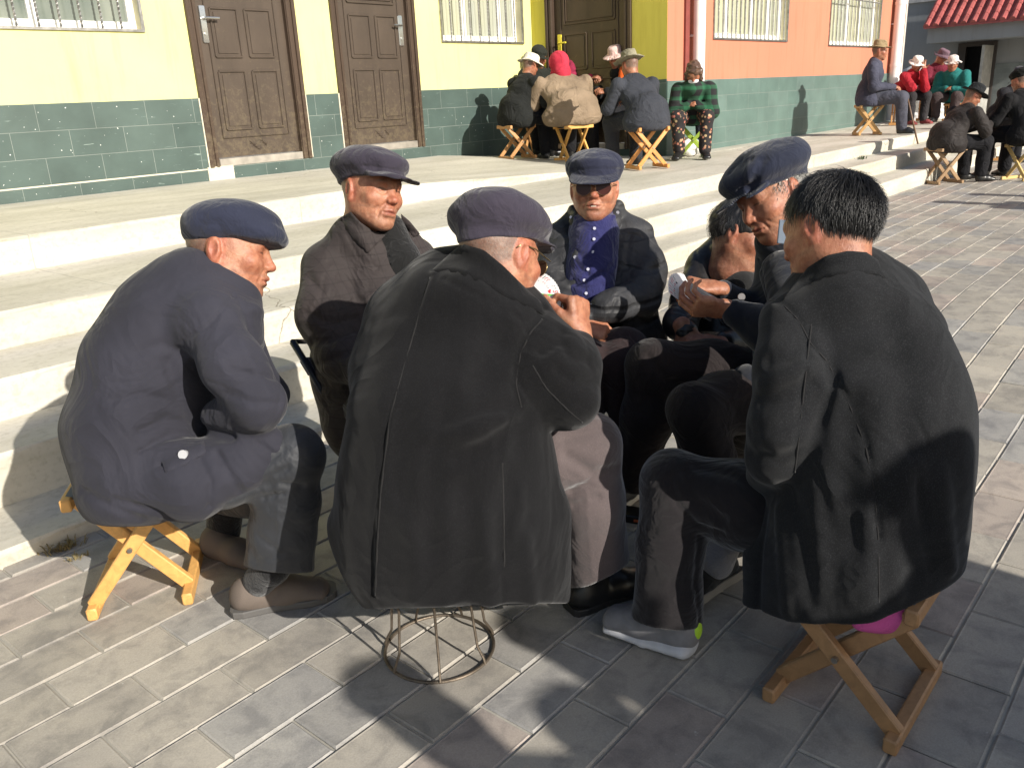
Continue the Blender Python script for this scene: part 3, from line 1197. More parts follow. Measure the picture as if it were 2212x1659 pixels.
# canopy
ce0, ce1 = gpt(2204, 60)[1] - 1.6, gpt(1996, 66)[1]
zc = ray_plane(2000, 60, 0, GX - 1.2)[2]
cn = MB()
ce1 = ray_plane(1998, 62, 0, GX - 1.2)[1]
cn.box(GX - 1.15, GX, ce0, ce1 - 0.05, zc - 0.36, zc - 0.02)
cy = cn.build('canopy', gm, gbd, auto=False)
rt = MB()
zr0 = zc - 0.02
ny = int((ce1 - ce0) / 0.26)
for i in range(int(ny * 1.3)):
    y = ce1 - 0.05 - i * 0.20
    for k in range(5):
        A = np.array([GX - 1.3 + k * 0.22, y, zr0 + 0.03 + k * 0.155])
        B = A + np.array([0.27, 0, 0.19])
        rt.tube([A, B], [0.070, 0.060], 8)
rt.build('roof_tiles', simple('red_roof_tile', (0.33, 0.085, 0.078), 0.5, var=0.35, nscale=3), cy)
rt = MB()
rt.hexa([(GX - 1.3, ce0, zr0 - 0.02), (GX - 0.2, ce0, zr0 + 0.72), (GX - 0.2, ce1, zr0 + 0.72), (GX - 1.3, ce1, zr0 - 0.02),
         (GX - 1.3, ce0, zr0 + 0.02), (GX - 0.2, ce0, zr0 + 0.77), (GX - 0.2, ce1, zr0 + 0.77), (GX - 1.3, ce1, zr0 + 0.02)])
rt.tube([(GX - 0.22, ce0, zr0 + 0.85), (GX - 0.22, ce1 + 0.1, zr0 + 0.85)], 0.1, 10)
rt.tube([(GX - 0.22, ce1 + 0.1, zr0 + 0.85), (GX - 0.25, ce1 + 0.2, zr0 + 1.0), (GX - 0.25, ce1 + 0.12, zr0 + 1.2)], [0.1, 0.09, 0.03], 8)
rt.build('roof_ridge', MATS['red_roof_tile'], cy)
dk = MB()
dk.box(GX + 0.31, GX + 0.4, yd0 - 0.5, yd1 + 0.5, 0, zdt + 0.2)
dk.build('interior', simple('dark_interior', (0.012, 0.012, 0.014), 0.9, bmp=0), gbd)  # near-black slab: the unlit room's darkness is put into its colour
fr = MB()
for y in (yd0, yd1):
    fr.box(GX - 0.08, GX + 0.1, y - 0.09, y + 0.09, 0.2, zdt)
fr.box(GX - 0.078, GX + 0.098, yd0 + 0.09, yd1 - 0.09, zdt - 0.09, zdt + 0.07)
dfo = fr.build('door_frame', simple('dark_door_frame', (0.05, 0.04, 0.035), 0.5), gbd)
lf = MB()
lf.box(GX - 0.95, GX - 0.05, yd0 - 0.03, yd0 + 0.03, 0.25, zdt - 0.1)
lfo = lf.build('door', simple('grey_door_leaf', (0.36, 0.35, 0.32), 0.5, nscale=8, var=0.25), gbd)
ar = MB()
ar.tube([(GX - 0.5 + 0.28 * math.cos(t), yd0 + 0.036, zdt - 0.75 + 0.34 * math.sin(t)) for t in np.linspace(0.1, 3.04, 14)], 0.03, 6)
ar.tube([(GX - 0.8, yd0 + 0.04, 1.2), (GX - 0.45, yd0 + 0.04, 1.6), (GX - 0.6, yd0 + 0.04, 1.9), (GX - 0.3, yd0 + 0.04, 1.3)], 0.02, 6)
ar.build('door_ornament', simple('pale_ornament', (0.55, 0.53, 0.48), 0.5), lfo)
print('env', time.time() - T0)
# ------------------------------------------------------------------ people: shared builders
def G(px, py, z=0.0):
    return ray_plane(px, py, 2, z)


def q(px, py, d, rpx):
    """a joint: point seen at (px,py), depth d, radius given in picture units at that depth"""
    return (P(px, py, d), rpx * d / F)


def pick(S, px, py, d0=1.0, d1=4.5):
    """first surface point of S on the line of sight through (px,py)"""
    v = CR @ np.array([(px - CX) / F, (py - CY) / F, 1.0])
    ts = np.linspace(d0, d1, 700)
    dd = S._ev_pts(CAM + ts[:, None] * v)
    i = np.argmax(dd < 0)
    if dd[i] >= 0:
        return None
    return CAM + v * ts[max(i - 0, 0)]


def _ev_pts(self, p):
    out = np.empty(len(p))
    for a in range(0, len(p), 40):
        out[a:a + 40] = self._ev(p[a:a + 40])
    return out


SDF._ev_pts = _ev_pts


def seam(S, pts, width=0.004, depth=0.003, n=6, d0=1.0, d1=4.5):
    """groove that follows the surface along a line given in picture units"""
    out = []
    for (a, b) in zip(pts[:-1], pts[1:]):
        for t in np.linspace(0, 1, n, endpoint=False):
            out.append(pick(S, a[0] + (b[0] - a[0]) * t, a[1] + (b[1] - a[1]) * t, d0, d1))
    out.append(pick(S, pts[-1][0], pts[-1][1], d0, d1))
    out = [o for o in out if o is not None]
    if len(out) > 1:
        S.stroke(out, width, depth)


def seam_line(S, pts, mat, parent, r=0.0022, lift=0.0016, n=10):
    """a stitched, piped seam: a thin raised cord lying on the cloth"""
    out = []
    for (a, b) in zip(pts[:-1], pts[1:]):
        for t in np.linspace(0, 1, n, endpoint=False):
            out.append(pick(S, a[0] + (b[0] - a[0]) * t, a[1] + (b[1] - a[1]) * t))
    out.append(pick(S, *pts[-1]))
    out = [o - cf * lift for o in out if o is not None]
    keep = [out[0]]
    for o in out[1:]:
        if np.linalg.norm(o - keep[-1]) < 0.06:
            keep.append(o)
    if len(keep) > 2:
        ks = np.array(keep)
        ks[1:-1] = (ks[:-2] + 2 * ks[1:-1] + ks[2:]) / 4
        m_ = MB(); m_.tube(list(ks), r, 6)
        m_.build('seam', mat, parent, smooth=True)


def folds(S, lst, d0=1.0, d1=4.5):
    todo = []
    for pts, wd, dp in lst:
        out = []
        for (a, b) in zip(pts[:-1], pts[1:]):
            for t in np.linspace(0, 1, 4, endpoint=False):
                out.append(pick(S, a[0] + (b[0] - a[0]) * t, a[1] + (b[1] - a[1]) * t, d0, d1))
        out.append(pick(S, pts[-1][0], pts[-1][1], d0, d1))
        out = [o for o in out if o is not None]
        if len(out) > 1:
            todo.append((out, wd, dp))
    for o, wd, dp in todo:
        S.stroke(o, wd, dp)


def clothnoise(S, amp=0.004, f=9.0, seed=0, aniso=(1, 1, 1)):
    """gentle uneven surface of worn cloth"""
    rs = np.random.RandomState(seed)
    K = rs.normal(size=(7, 3)) * f * np.array(aniso)
    ph = rs.uniform(0, 6.28, 7)

    def fn(p):
        a = np.zeros(len(p))
        for k, h in zip(K, ph):
            w_ = p @ k + h
            a += np.sin(w_ + 1.3 * np.sin(0.7 * w_ + h))
        return a * amp / 3
    S.disp(fn)


CLOTHES = []


def ribbon(name, up, lo, Ss, off, thick, mat, parent, cols=22, rows=6, off_lo=0.002, d0=1.0, d1=4.5):
    """a flat strip of cloth (collar, lapel) lying over what is under it; its own thickness, rolled edge"""
    def rs(pts, n):
        pts = np.array(pts, float)
        L = np.concatenate([[0], np.cumsum(np.linalg.norm(np.diff(pts, axis=0), axis=1))])
        t = np.linspace(0, L[-1], n)
        return np.stack([np.interp(t, L, pts[:, 0]), np.interp(t, L, pts[:, 1])], 1)
    U = rs(up, cols); Lo = rs(lo, cols)
    D_ = np.full((rows, cols), np.nan)
    for i in range(rows):
        for j in range(cols):
            t = i / (rows - 1)
            x, y = U[j] * (1 - t) + Lo[j] * t
            for S in Ss:
                p = pick(S, x, y, d0, d1)
                if p is not None:
                    d = (CR.T @ (p - CAM))[2]
                    D_[i, j] = d if np.isnan(D_[i, j]) else min(D_[i, j], d)
    m_ = np.nanmedian(D_)
    D_ = np.where(np.isnan(D_), m_, D_)
    for _ in range(3):
        A = np.pad(D_, 1, mode='edge')
        D_ = np.minimum(D_, (A[:-2, 1:-1] + A[2:, 1:-1] + A[1:-1, :-2] + A[1:-1, 2:] + 2 * D_) / 6)
    vs = []
    for side in (0, 1):
        for i in range(rows):
            t = i / (rows - 1)
            for j in range(cols):
                x, y = U[j] * (1 - t) + Lo[j] * t
                edge = min(1, 3.0 * min(t, 1 - t) + 0.0) ** 0.5
                o = off * (1 - t) + off_lo * t + thick * 0.5 * edge
                vs.append(P(x, y, D_[i, j] - o + side * (thick * (0.35 + 0.65 * edge))))
    N = rows * cols
    fs = []
    for i in range(rows - 1):
        for j in range(cols - 1):
            a = i * cols + j
            fs.append((a, a + cols, a + cols + 1, a + 1))
            fs.append((N + a, N + a + 1, N + a + cols + 1, N + a + cols))
    for j in range(cols - 1):
        fs.append((j, j + 1, N + j + 1, N + j)); a = (rows - 1) * cols + j
        fs.append((a, N + a, N + a + 1, a + 1))
    for i in range(rows - 1):
        a = i * cols
        fs.append((a, N + a, N + a + cols, a + cols)); a += cols - 1
        fs.append((a, a + cols, N + a + cols, N + a))
    return link_mesh(name, vs, fs, mat, parent=parent, smooth=True)


def emit(S, name, h, mat, parent=None, colfn=None, cap_=None):
    if name in ('coat', 'jacket', 'trousers', 'cardigan', 'pullover', 'inner_collar', 'shirt', 'sock', 'shoe', 'scarf'):
        CLOTHES.append(S)
    v, f = S.mesh(h)
    cols = colfn(v) if colfn else None
    return link_mesh(name, v, f, mat, parent=parent, smooth=True, cols=cols)


SKIN = np.array([0.37, 0.178, 0.106])


class Head:
    """head in its own frame: x right, y forward, z up; eyes at z=0, crown 0.115, chin -0.115"""

    def __init__(s, pos, fwd, up=None, sc_=1.0, ear_y=-0.012, hair='grey', hairline=0.0, old=1.0, tone=1.0, mouth=0.0, brow=True, nb=(0, -0.045, -0.135)):
        s.nb = nb
        s.o = np.asarray(pos, float)
        s.M = frame(fwd, cu if up is None else up)
        s.s = sc_
        s.ear_y = ear_y
        s.hair = hair; s.hl = hairline; s.old = old; s.tone = tone; s.mouth = mouth; s.brow = brow

    def w(s, x, y, z):
        return s.o + s.M @ (np.array([x, y, z]) * s.s)

    def loc(s, p):
        return ((p - s.o) @ s.M) / s.s

    def build(s, S, detail=True):
        w_, k, M = s.w, s.s, s.M
        e = lambda c, r, kk=0.015, m='u', MM=None: S.ell(w_(*c), np.array(r) * k, M if MM is None else MM, kk, m)
        e((0, -0.014, 0.024), (0.076, 0.094, 0.079), 0.02)
        e((0, 0.012, -0.012), (0.070, 0.078, 0.080), 0.03)
        e((0, 0.030, -0.052), (0.056, 0.056, 0.058), 0.03)
        for x in (-1, 1):
            S.cone(w_(0.050 * x, -0.006, -0.052), w_(0.018 * x, 0.060, -0.094), 0.020 * k, 0.017 * k, 0.03)
            e((0.041 * x, 0.058, -0.026), (0.026, 0.022, 0.020), 0.02)
        e((0, 0.068, -0.098), (0.022, 0.018, 0.016), 0.02)
        # brow, nose, mouth
        S.cone(w_(-0.034, 0.071, 0.022), w_(0.034, 0.071, 0.022), 0.012 * k, None, 0.02)
        if detail:
            for x in (-1, 1):
                e((0.031 * x, 0.094, 0.001), (0.017, 0.013, 0.011), 0.010, 's')
                e((0.031 * x, 0.069, 0.000), (0.0155, 0.0145, 0.0125), 0.003)
        S.cone(w_(0, 0.080, 0.012), w_(0, 0.100, -0.026), 0.0085 * k, 0.012 * k, 0.012)
        e((0, 0.103, -0.030), (0.0125, 0.012, 0.010), 0.006)
        for x in (-1, 1):
            e((0.013 * x, 0.093, -0.033), (0.009, 0.010, 0.008), 0.006)
        e((0, 0.070, -0.064), (0.030, 0.024, 0.022), 0.015)
        if detail:
            S.cone(w_(-0.017, 0.0885, -0.0605), w_(0, 0.0955, -0.0585), 0.0045 * k, 0.0055 * k, 0.006)
            S.cone(w_(0.017, 0.0885, -0.0605), w_(0, 0.0955, -0.0585), 0.0045 * k, 0.0055 * k, 0.006)
            S.cone(w_(-0.013, 0.088, -0.0715), w_(0.013, 0.088, -0.0715), 0.0065 * k, None, 0.008)
            S.stroke([w_(-0.022, 0.086, -0.066), w_(-0.008, 0.096, -0.0655), w_(0.008, 0.096, -0.0655), w_(0.022, 0.086, -0.066)], 0.0035, 0.004)
            S.stroke([w_(-0.012, 0.092, -0.083), w_(0.012, 0.092, -0.083)], 0.006, 0.003)
            for x in (-1, 1):
                S.stroke([w_(0.018 * x, 0.094, -0.034), w_(0.028 * x, 0.085, -0.052), w_(0.031 * x, 0.078, -0.070)], 0.0045, 0.0035 * s.old)
                S.stroke([w_(0.017 * x, 0.084, -0.010), w_(0.031 * x, 0.085, -0.016), w_(0.044 * x, 0.075, -0.010)], 0.004, 0.0022 * s.old)
                S.stroke([w_(0.045 * x, 0.072, 0.002), w_(0.060 * x, 0.058, 0.008)], 0.0025, 0.0015 * s.old)
                S.stroke([w_(0.045 * x, 0.072, -0.002), w_(0.060 * x, 0.056, -0.006)], 0.0025, 0.0015 * s.old)
                S.stroke([w_(0.017 * x, 0.083, 0.000), w_(0.031 * x, 0.084, 0.0015), w_(0.045 * x, 0.075, -0.001)], 0.0022, 0.003)
                S.stroke([w_(0.036 * x, 0.074, -0.050), w_(0.047 * x, 0.052, -0.078)], 0.006, 0.0025 * s.old)
            for z in (0.036, 0.046):
                S.stroke([w_(-0.035, 0.075, z), w_(0, 0.084, z - 0.002), w_(0.035, 0.075, z)], 0.003, 0.0012 * s.old)
        # ears
        for x in (-1, 1):
            ey = s.ear_y
            A = frame(s.M @ unit(np.array([0.35 * x, 0.94, 0.0])), s.M @ unit(np.array([0, -0.2, 1])))
            S.ell(w_(0.077 * x, ey, -0.008), np.array([0.0095, 0.019, 0.031]) * k, A, 0.006)
            S.ell(w_(0.073 * x, ey + 0.004, -0.034), np.array([0.008, 0.010, 0.012]) * k, A, 0.008)
            if detail:
                S.ell(w_(0.088 * x, ey + 0.003, -0.008), np.array([0.008, 0.011, 0.020]) * k, A, 0.004, 's')
                S.cone(w_(0.079 * x, ey + 0.014, -0.014), w_(0.078 * x, ey + 0.010, -0.026), 0.005 * k, None, 0.006)
        S.cone(w_(0, -0.022, -0.045), w_(*s.nb), 0.054 * k, 0.056 * k, 0.03)

    def color(s, p, near=None):
        """albedo of the skin: redder nose, cheeks and ears, lips, brows, cropped hair, lash line"""
        L = s.loc(p)
        x, y, z = L[:, 0], L[:, 1], L[:, 2]
        c = np.tile(SKIN * s.tone, (len(p), 1))
        inside = (np.abs(x) < 0.12) & (y > -0.14) & (y < 0.14) & (z > -0.13) & (z < 0.14)

        def blend(m_, col):
            m_ = (np.clip(m_, 0, 1) * inside)[:, None]
            return c * (1 - m_) + np.array(col) * m_
        g_ = lambda cx, cy, cz, r: np.exp(-((x - cx) ** 2 + (y - cy) ** 2 + (z - cz) ** 2) / (r * r))
        red = np.array([0.40, 0.145, 0.092]) * s.tone
        c = blend(0.7 * g_(0, 0.105, -0.03, 0.02) + 0.5 * (g_(0.045, 0.06, -0.03, 0.028) + g_(-0.045, 0.06, -0.03, 0.028)), red)
        c = blend(0.6 * ((np.abs(x) > 0.072) & (np.abs(y - s.ear_y) < 0.03) & (np.abs(z) < 0.045)), red)
        lip = np.exp(-((x / 0.021) ** 4 + ((z + 0.0655) / 0.0085) ** 4)) * (y > 0.07)
        c = blend(0.75 * lip, (0.30, 0.095, 0.07))
        c = blend(0.8 * np.exp(-((x / 0.02) ** 4 + ((z + 0.0655) / 0.0016) ** 2)) * (y > 0.07), (0.08, 0.02, 0.015))
        ex = np.abs(np.abs(x) - 0.031)
        zz = z - 0.0010 + 6.0 * ex * ex
        c = blend(0.92 * np.exp(-((ex / 0.0125) ** 6) - (zz / 0.0022) ** 2) * (y > 0.05), (0.03, 0.018, 0.012))
        bz = 0.0235 - 9.0 * (np.abs(x) - 0.03) ** 2
        if s.brow:
            c = blend(0.55 * np.exp(-(((np.abs(x) - 0.034) / 0.018) ** 4) - ((z - bz) / 0.0045) ** 2) * (y > 0.04), (0.10, 0.075, 0.06))
        # cropped sides and nape
        hz = 0.000 + 0.9 * np.clip(y + 0.02, 0, 1) + s.hl
        edge = np.clip((z - np.where(y > s.ear_y - 0.01, hz + 0.0, -0.065 + 0.5 * np.clip(y + 0.09, 0, 1)) ) / 0.018, 0, 1)
        edge = edge * (1 - np.clip((y - (0.045 if s.hair != 'black' else 0.018)) / 0.01, 0, 1)) * (np.abs(L[:, 0]) < 0.0755 + 0 * y)
        earm = (np.abs(x) > 0.066) & (np.hypot(y - s.ear_y - 0.002, (z + 0.010) * 0.62) < 0.024)
        edge = edge * (~earm)
        hc = {'grey': (0.13, 0.115, 0.10), 'black': (0.02, 0.018, 0.017), 'white': (0.42, 0.40, 0.37), 'bald': None}[s.hair]
        if hc is not None:
            rr = np.random.RandomState(3).uniform(0.7, 1.0, len(p))
            c = blend(edge * 0.85 * rr, hc)
        # faint beard shadow
        c = blend(0.25 * ((z < -0.05) & (y > 0.0) & (np.abs(z + 0.0655) > 0.008)), (0.20, 0.13, 0.10))
        return c


def hand(S, wrist, fwd, back, side, curl=(30, 35, 25), thumb=(0.75, 0.55, -0.35), sc_=1.0, spread=1.0, tcurl=20, curls=None, k=0.005):
    """wrist joint, direction of the fingers, direction the back of the hand faces; side=+1: thumb on the frame's +x side.
    A palm, four unequal fingers bent at three joints, and a thumb leaving the side of the palm."""
    M = frame(fwd, back)       # x = right of (fwd, back)
    o = np.asarray(wrist, float)
    w_ = lambda x, y, z: o + M @ (np.array([x * side, y, z]) * sc_)
    S.ecap(w_(0, -0.02, 0), w_(0, 0.012, 0), M[:, 0], np.array([0.027, 0.020]) * sc_, np.array([0.029, 0.018]) * sc_, 0.012)
    S.ecap(w_(0, 0.012, 0), w_(0.0, 0.074, 0), M[:, 0], np.array([0.031, 0.017]) * sc_, np.array([0.040, 0.0135]) * sc_, 0.012)
    S.ell(w_(0.022, 0.032, -0.010), np.array([0.015, 0.026, 0.014]) * sc_, M, 0.012)
    xs = (0.031, 0.0105, -0.0105, -0.030)
    ln = ((0.042, 0.025, 0.021), (0.046, 0.028, 0.022), (0.043, 0.026, 0.021), (0.034, 0.020, 0.019))
    for i, (x, l3) in enumerate(zip(xs, ln)):
        cu_ = curls[i] if curls else curl
        p = np.array([x * 0.96, 0.080 - abs(i - 1) * 0.003, 0.002])
        a = 0.0
        r = 0.0088 - 0.0006 * i
        sp = x * 1.6 * spread
        pts = [(w_(*p), (r + 0.0012) * sc_)]
        for j, (L_, c_) in enumerate(zip(l3, cu_)):
            a += math.radians(c_)
            d_ = np.array([math.sin(sp * 0.8) * math.cos(a), math.cos(a) * math.cos(sp * 0.8), -math.sin(a)])
            p = p + d_ * L_
            r2 = r - 0.0009 * (j + 1)
            pts.append((w_(*p), r2 * sc_))
        S.cone(w_(x * 0.9, 0.055, 0), pts[0][0], 0.010 * sc_, pts[0][1], 0.010)
        for A_, B_ in zip(pts[:-1], pts[1:]):
            S.cone(A_[0], B_[0], A_[1], B_[1], k * 0.7)
        # nail
    t = unit(thumb)
    p0 = np.array([0.026, 0.022, -0.006])
    p1 = p0 + t * 0.040
    t2 = unit(t + np.array([-0.3, 0.25, -0.25]) * tcurl / 20)
    p2 = p1 + t2 * 0.032
    t3 = unit(t2 + np.array([-0.25, 0.2, -0.1]) * tcurl / 20)
    p3 = p2 + t3 * 0.024
    S.cone(w_(*p0), w_(*p1), 0.015 * sc_, 0.0115 * sc_, 0.010)
    S.cone(w_(*p1), w_(*p2), 0.0112 * sc_, 0.0102 * sc_, 0.004)
    S.cone(w_(*p2), w_(*p3), 0.0100 * sc_, 0.0082 * sc_, 0.004)
    return w_


def begin_person():
    """the person's own mesh is filled in last, once the clothes that cover it are known"""
    CLOTHES.clear()
    me = bpy.data.meshes.new('person')
    o = bpy.data.objects.new('person', me)
    COL.objects.link(o)
    return o


def finish_person(o, S, J, hd, h=0.003, legs=True, mat=None):
    """one continuous body: head, neck and hands as modelled, the rest kept just inside the clothes"""
    B = SDF(0.03)
    slim_body(B, J, hd, legs)
    cl = list(CLOTHES)

    def fn(p):
        d = B._ev(p)
        c = np.full(len(p), 0.3)
        for s_ in cl:
            c = np.minimum(c, s_._ev(p))
        return np.maximum(d, c + 0.010)
    lo, hi = B.bounds()
    S.ops.insert(0, ('u', fn, lo, hi, 0.012))
    v, f = S.mesh(h)
    tmp = link_mesh('person', v, f, mat or m_skin, smooth=True, cols=hd.color(v))
    me = tmp.data
    bpy.data.objects.remove(tmp)
    old = o.data
    o.data = me
    bpy.data.meshes.remove(old)
    me.name = 'person'


def slim_body(S, J, hd, legs=True):
    """the figure itself under its clothes: one surface with neck, trunk, arms and legs"""
    nb = hd.w(*hd.nb)
    S.chain([(nb, 0.055), (J['chest'], 0.11), (J['pelvis'], 0.12)], 0.05)
    S.chain([(J['sl'], 0.055), (J['chest'], 0.10), (J['sr'], 0.055)], 0.05)
    for a in ('l', 'r'):
        if 'e' + a in J:
            S.chain([(J['s' + a], 0.050), (J['e' + a], 0.036), (J['w' + a], 0.024)], 0.02)
        if legs and 'k' + a in J:
            S.chain([(J['pelvis'], 0.10), (J['k' + a], 0.050), (J['a' + a], 0.034)], 0.03)


def shoe(S, heel, toe, up=(0, 0, 1), W=0.046, H=0.055, ankle=None):
    """heel and toe are the ends of the sole's underside"""
    heel = np.asarray(heel, float); toe = np.asarray(toe, float)
    f = unit(toe - heel); L = np.linalg.norm(toe - heel)
    M = frame(f, up)
    w_ = lambda x, y, z: heel + M @ np.array([x, y * L, z])
    S.ecap(w_(0, 0.17, 0.040), w_(0, 0.55, 0.034), M[:, 0], (W * 0.84, 0.046), (W * 0.92, 0.042), 0.02)
    S.ecap(w_(0, 0.55, 0.034), w_(0, 0.84, 0.022), M[:, 0], (W * 0.92, 0.042), (W, 0.027), 0.02)
    S.ell(w_(0, 0.20, 0.055), (W * 0.80, L * 0.18, H * 0.85), M, 0.02)
    S.plane(w_(0, 0, 0.008), -M[:, 2], 0.004)
    return w_


def sole(name, heel, toe, parent, mat, W=0.050, t=0.022, up=(0, 0, 1), rise=0.0):
    heel = np.asarray(heel, float); toe = np.asarray(toe, float)
    f = unit(toe - heel); L = np.linalg.norm(toe - heel)
    M = frame(f, up)
    prof = [(0.0, 0.55), (0.03, 0.78), (0.12, 0.90), (0.35, 0.80), (0.55, 0.88), (0.75, 1.0), (0.90, 0.86), (0.97, 0.60), (1.0, 0.30)]
    ring = [(x * W, y) for y, x in prof] + [(-x * W, y) for y, x in reversed(prof)]
    lv = [(0.001, 0.96), (0.005, 1.0), (t - 0.003, 1.02), (t, 0.98)]
    vs = []; fs = []
    n = len(ring)
    for z, k in lv:
        for x, y in ring:
            vs.append(heel + M @ np.array([x * k, y * L, z + rise * max(0, y - 0.8) * 0.3]))
    for r in range(len(lv) - 1):
        for i in range(n):
            j = (i + 1) % n
            fs.append((r * n + i, r * n + j, (r + 1) * n + j, (r + 1) * n + i))
    fs.append(tuple(reversed(range(n)))); fs.append(tuple((len(lv) - 1) * n + i for i in range(n)))
    return link_mesh(name, vs, fs, mat, parent=parent, smooth=False)


def mao_cap(hd, puff=(0.118, 0.128, 0.052), cz=0.092, cy=-0.004, tilt=0.0, visor=0.078, vy=0.072, vz=0.040, vdrop=0.30, seed=1, side=0.0, folds_=(), bk=0.06):
    """soft peaked worker's cap: band, full crown hanging over it, stiff curved visor"""
    S = SDF(0.012)
    k, M, w_ = hd.s, hd.M, hd.w
    MT = M @ np.array(Matrix.Rotation(tilt, 3, 'X'))
    MT = MT @ np.array(Matrix.Rotation(side, 3, 'Y'))
    S.ecyl(w_(0, -0.006, -0.02), w_(0, -0.006, 0.092), M[:, 0], np.array([0.084, 0.107]) * k, np.array([0.089, 0.111]) * k, 0.012, 0.01)
    S.plane(w_(0, 0, 0.028), M @ unit(np.array([0, bk, -1.0])), 0.006)
    S.ell(w_(0, cy, cz), np.array(puff) * k, MT, 0.016)
    S.ell(w_(0, cy - 0.02, cz + 0.012), np.array([puff[0] * 0.86, puff[1] * 0.80, puff[2] * 1.05]) * k, MT, 0.03)
    V = M @ np.array(Matrix.Rotation(-vdrop, 3, 'X'))
    C = w_(0, vy, vz)
    r = visor * k

    def vis(p, C=C, V=V, r=r):
        L = (p - C) @ V
        bend = L[:, 2] + 1.6 * L[:, 0] ** 2
        e = (np.sqrt((L[:, 0] / 1.0) ** 2 + (L[:, 1] / 0.86) ** 2) - r)
        return np.maximum(np.maximum(np.abs(bend) - 0.0028, e), -0.04 - L[:, 1])
    S.fnop(vis, C, r + 0.02, 0.004)
    # crown lap line over the band
    ring = [w_(0.094 * math.cos(t), -0.006 + 0.112 * math.sin(t), 0.057) for t in np.linspace(0, 2 * math.pi, 36)]
    S.stroke(ring, 0.004, 0.004)
    rs = np.random.RandomState(seed)
    for i in range(9):
        t = rs.uniform(0, 6.28)
        a = 0.102
        A = w_(a * math.cos(t), cy + 1.06 * a * math.sin(t), 0.066)
        t2 = t + rs.uniform(-0.35, 0.35)
        b = rs.uniform(0.07, 0.10)
        B = w_(b * math.cos(t2), cy + 1.06 * b * math.sin(t2), cz + puff[2] * 0.75)
        mid = w_(1.13 * a * math.cos((t + t2) / 2), cy + 1.13 * a * math.sin((t + t2) / 2), cz)
        S.stroke([A, mid, B], rs.uniform(0.006, 0.012), rs.uniform(0.002, 0.0065))
    for i in range(8):
        t = i * math.pi / 4 + 0.3
        S.stroke([w_(puff[0] * u_ * math.cos(t), cy + puff[1] * u_ * math.sin(t), cz + puff[2] * math.sqrt(max(0, 1.02 - u_ * u_)) + 0.006) for u_ in (0.05, 0.35, 0.65, 0.88, 1.0)], 0.0035, 0.0020)
    S.ell(w_(0, cy - 0.01, cz + puff[2] * 1.12), np.array([0.009, 0.009, 0.005]) * k, MT, 0.003)
    clothnoise(S, 0.0035, 24, seed)
    return S


def hat_brim(hd, kind, seed=0):
    """brimmed hats: 'fedora' or 'bucket'"""
    S = SDF(0.008)
    k, M, w_ = hd.s, hd.M, hd.w
    if kind == 'fedora':
        S.ecyl(w_(0, -0.006, 0.02), w_(0, -0.006, 0.158), M[:, 0], np.array([0.087, 0.105]) * k, np.array([0.068, 0.090]) * k, 0.02, 0.01)
        S.ell(w_(0, 0.0, 0.165), np.array([0.020, 0.085, 0.028]) * k, M, 0.03, 's')
        S.plane(w_(0, 0, 0.048), -M[:, 2], 0.004)
        R0, drop, curl = 0.155, 0.10, 0.8
    else:
        S.ecyl(w_(0, -0.006, 0.0), w_(0, -0.006, 0.138), M[:, 0], np.array([0.093, 0.110]) * k, np.array([0.078, 0.094]) * k, 0.03, 0.01)
        S.plane(w_(0, 0, 0.036), -M[:, 2], 0.004)
        R0, drop, curl = 0.150, 0.42, 0.0
    C = w_(0, 0, 0.052)

    def br(p):
        L = (p - C) @ M / k
        rr = np.sqrt(L[:, 0] ** 2 + (L[:, 1] / 1.08) ** 2)
        wave = 0.006 * np.sin(3 * np.arctan2(L[:, 1], L[:, 0]) + seed)
        z = L[:, 2] + drop * np.maximum(rr - 0.085, 0) - curl * np.abs(L[:, 0]) ** 2 * 1.2 + wave
        return np.maximum(np.maximum(np.abs(z) - 0.004, rr - R0), 0.07 - rr) * k
    S.fnop(br, C, 0.20, 0.006)
    if kind == 'fedora':
        ring = [w_(0.092 * math.cos(t), -0.006 + 0.110 * math.sin(t), 0.075) for t in np.linspace(0, 2 * math.pi, 30)]
        S.stroke(ring, 0.010, -0.002)
    clothnoise(S, 0.003, 26, seed)
    return S


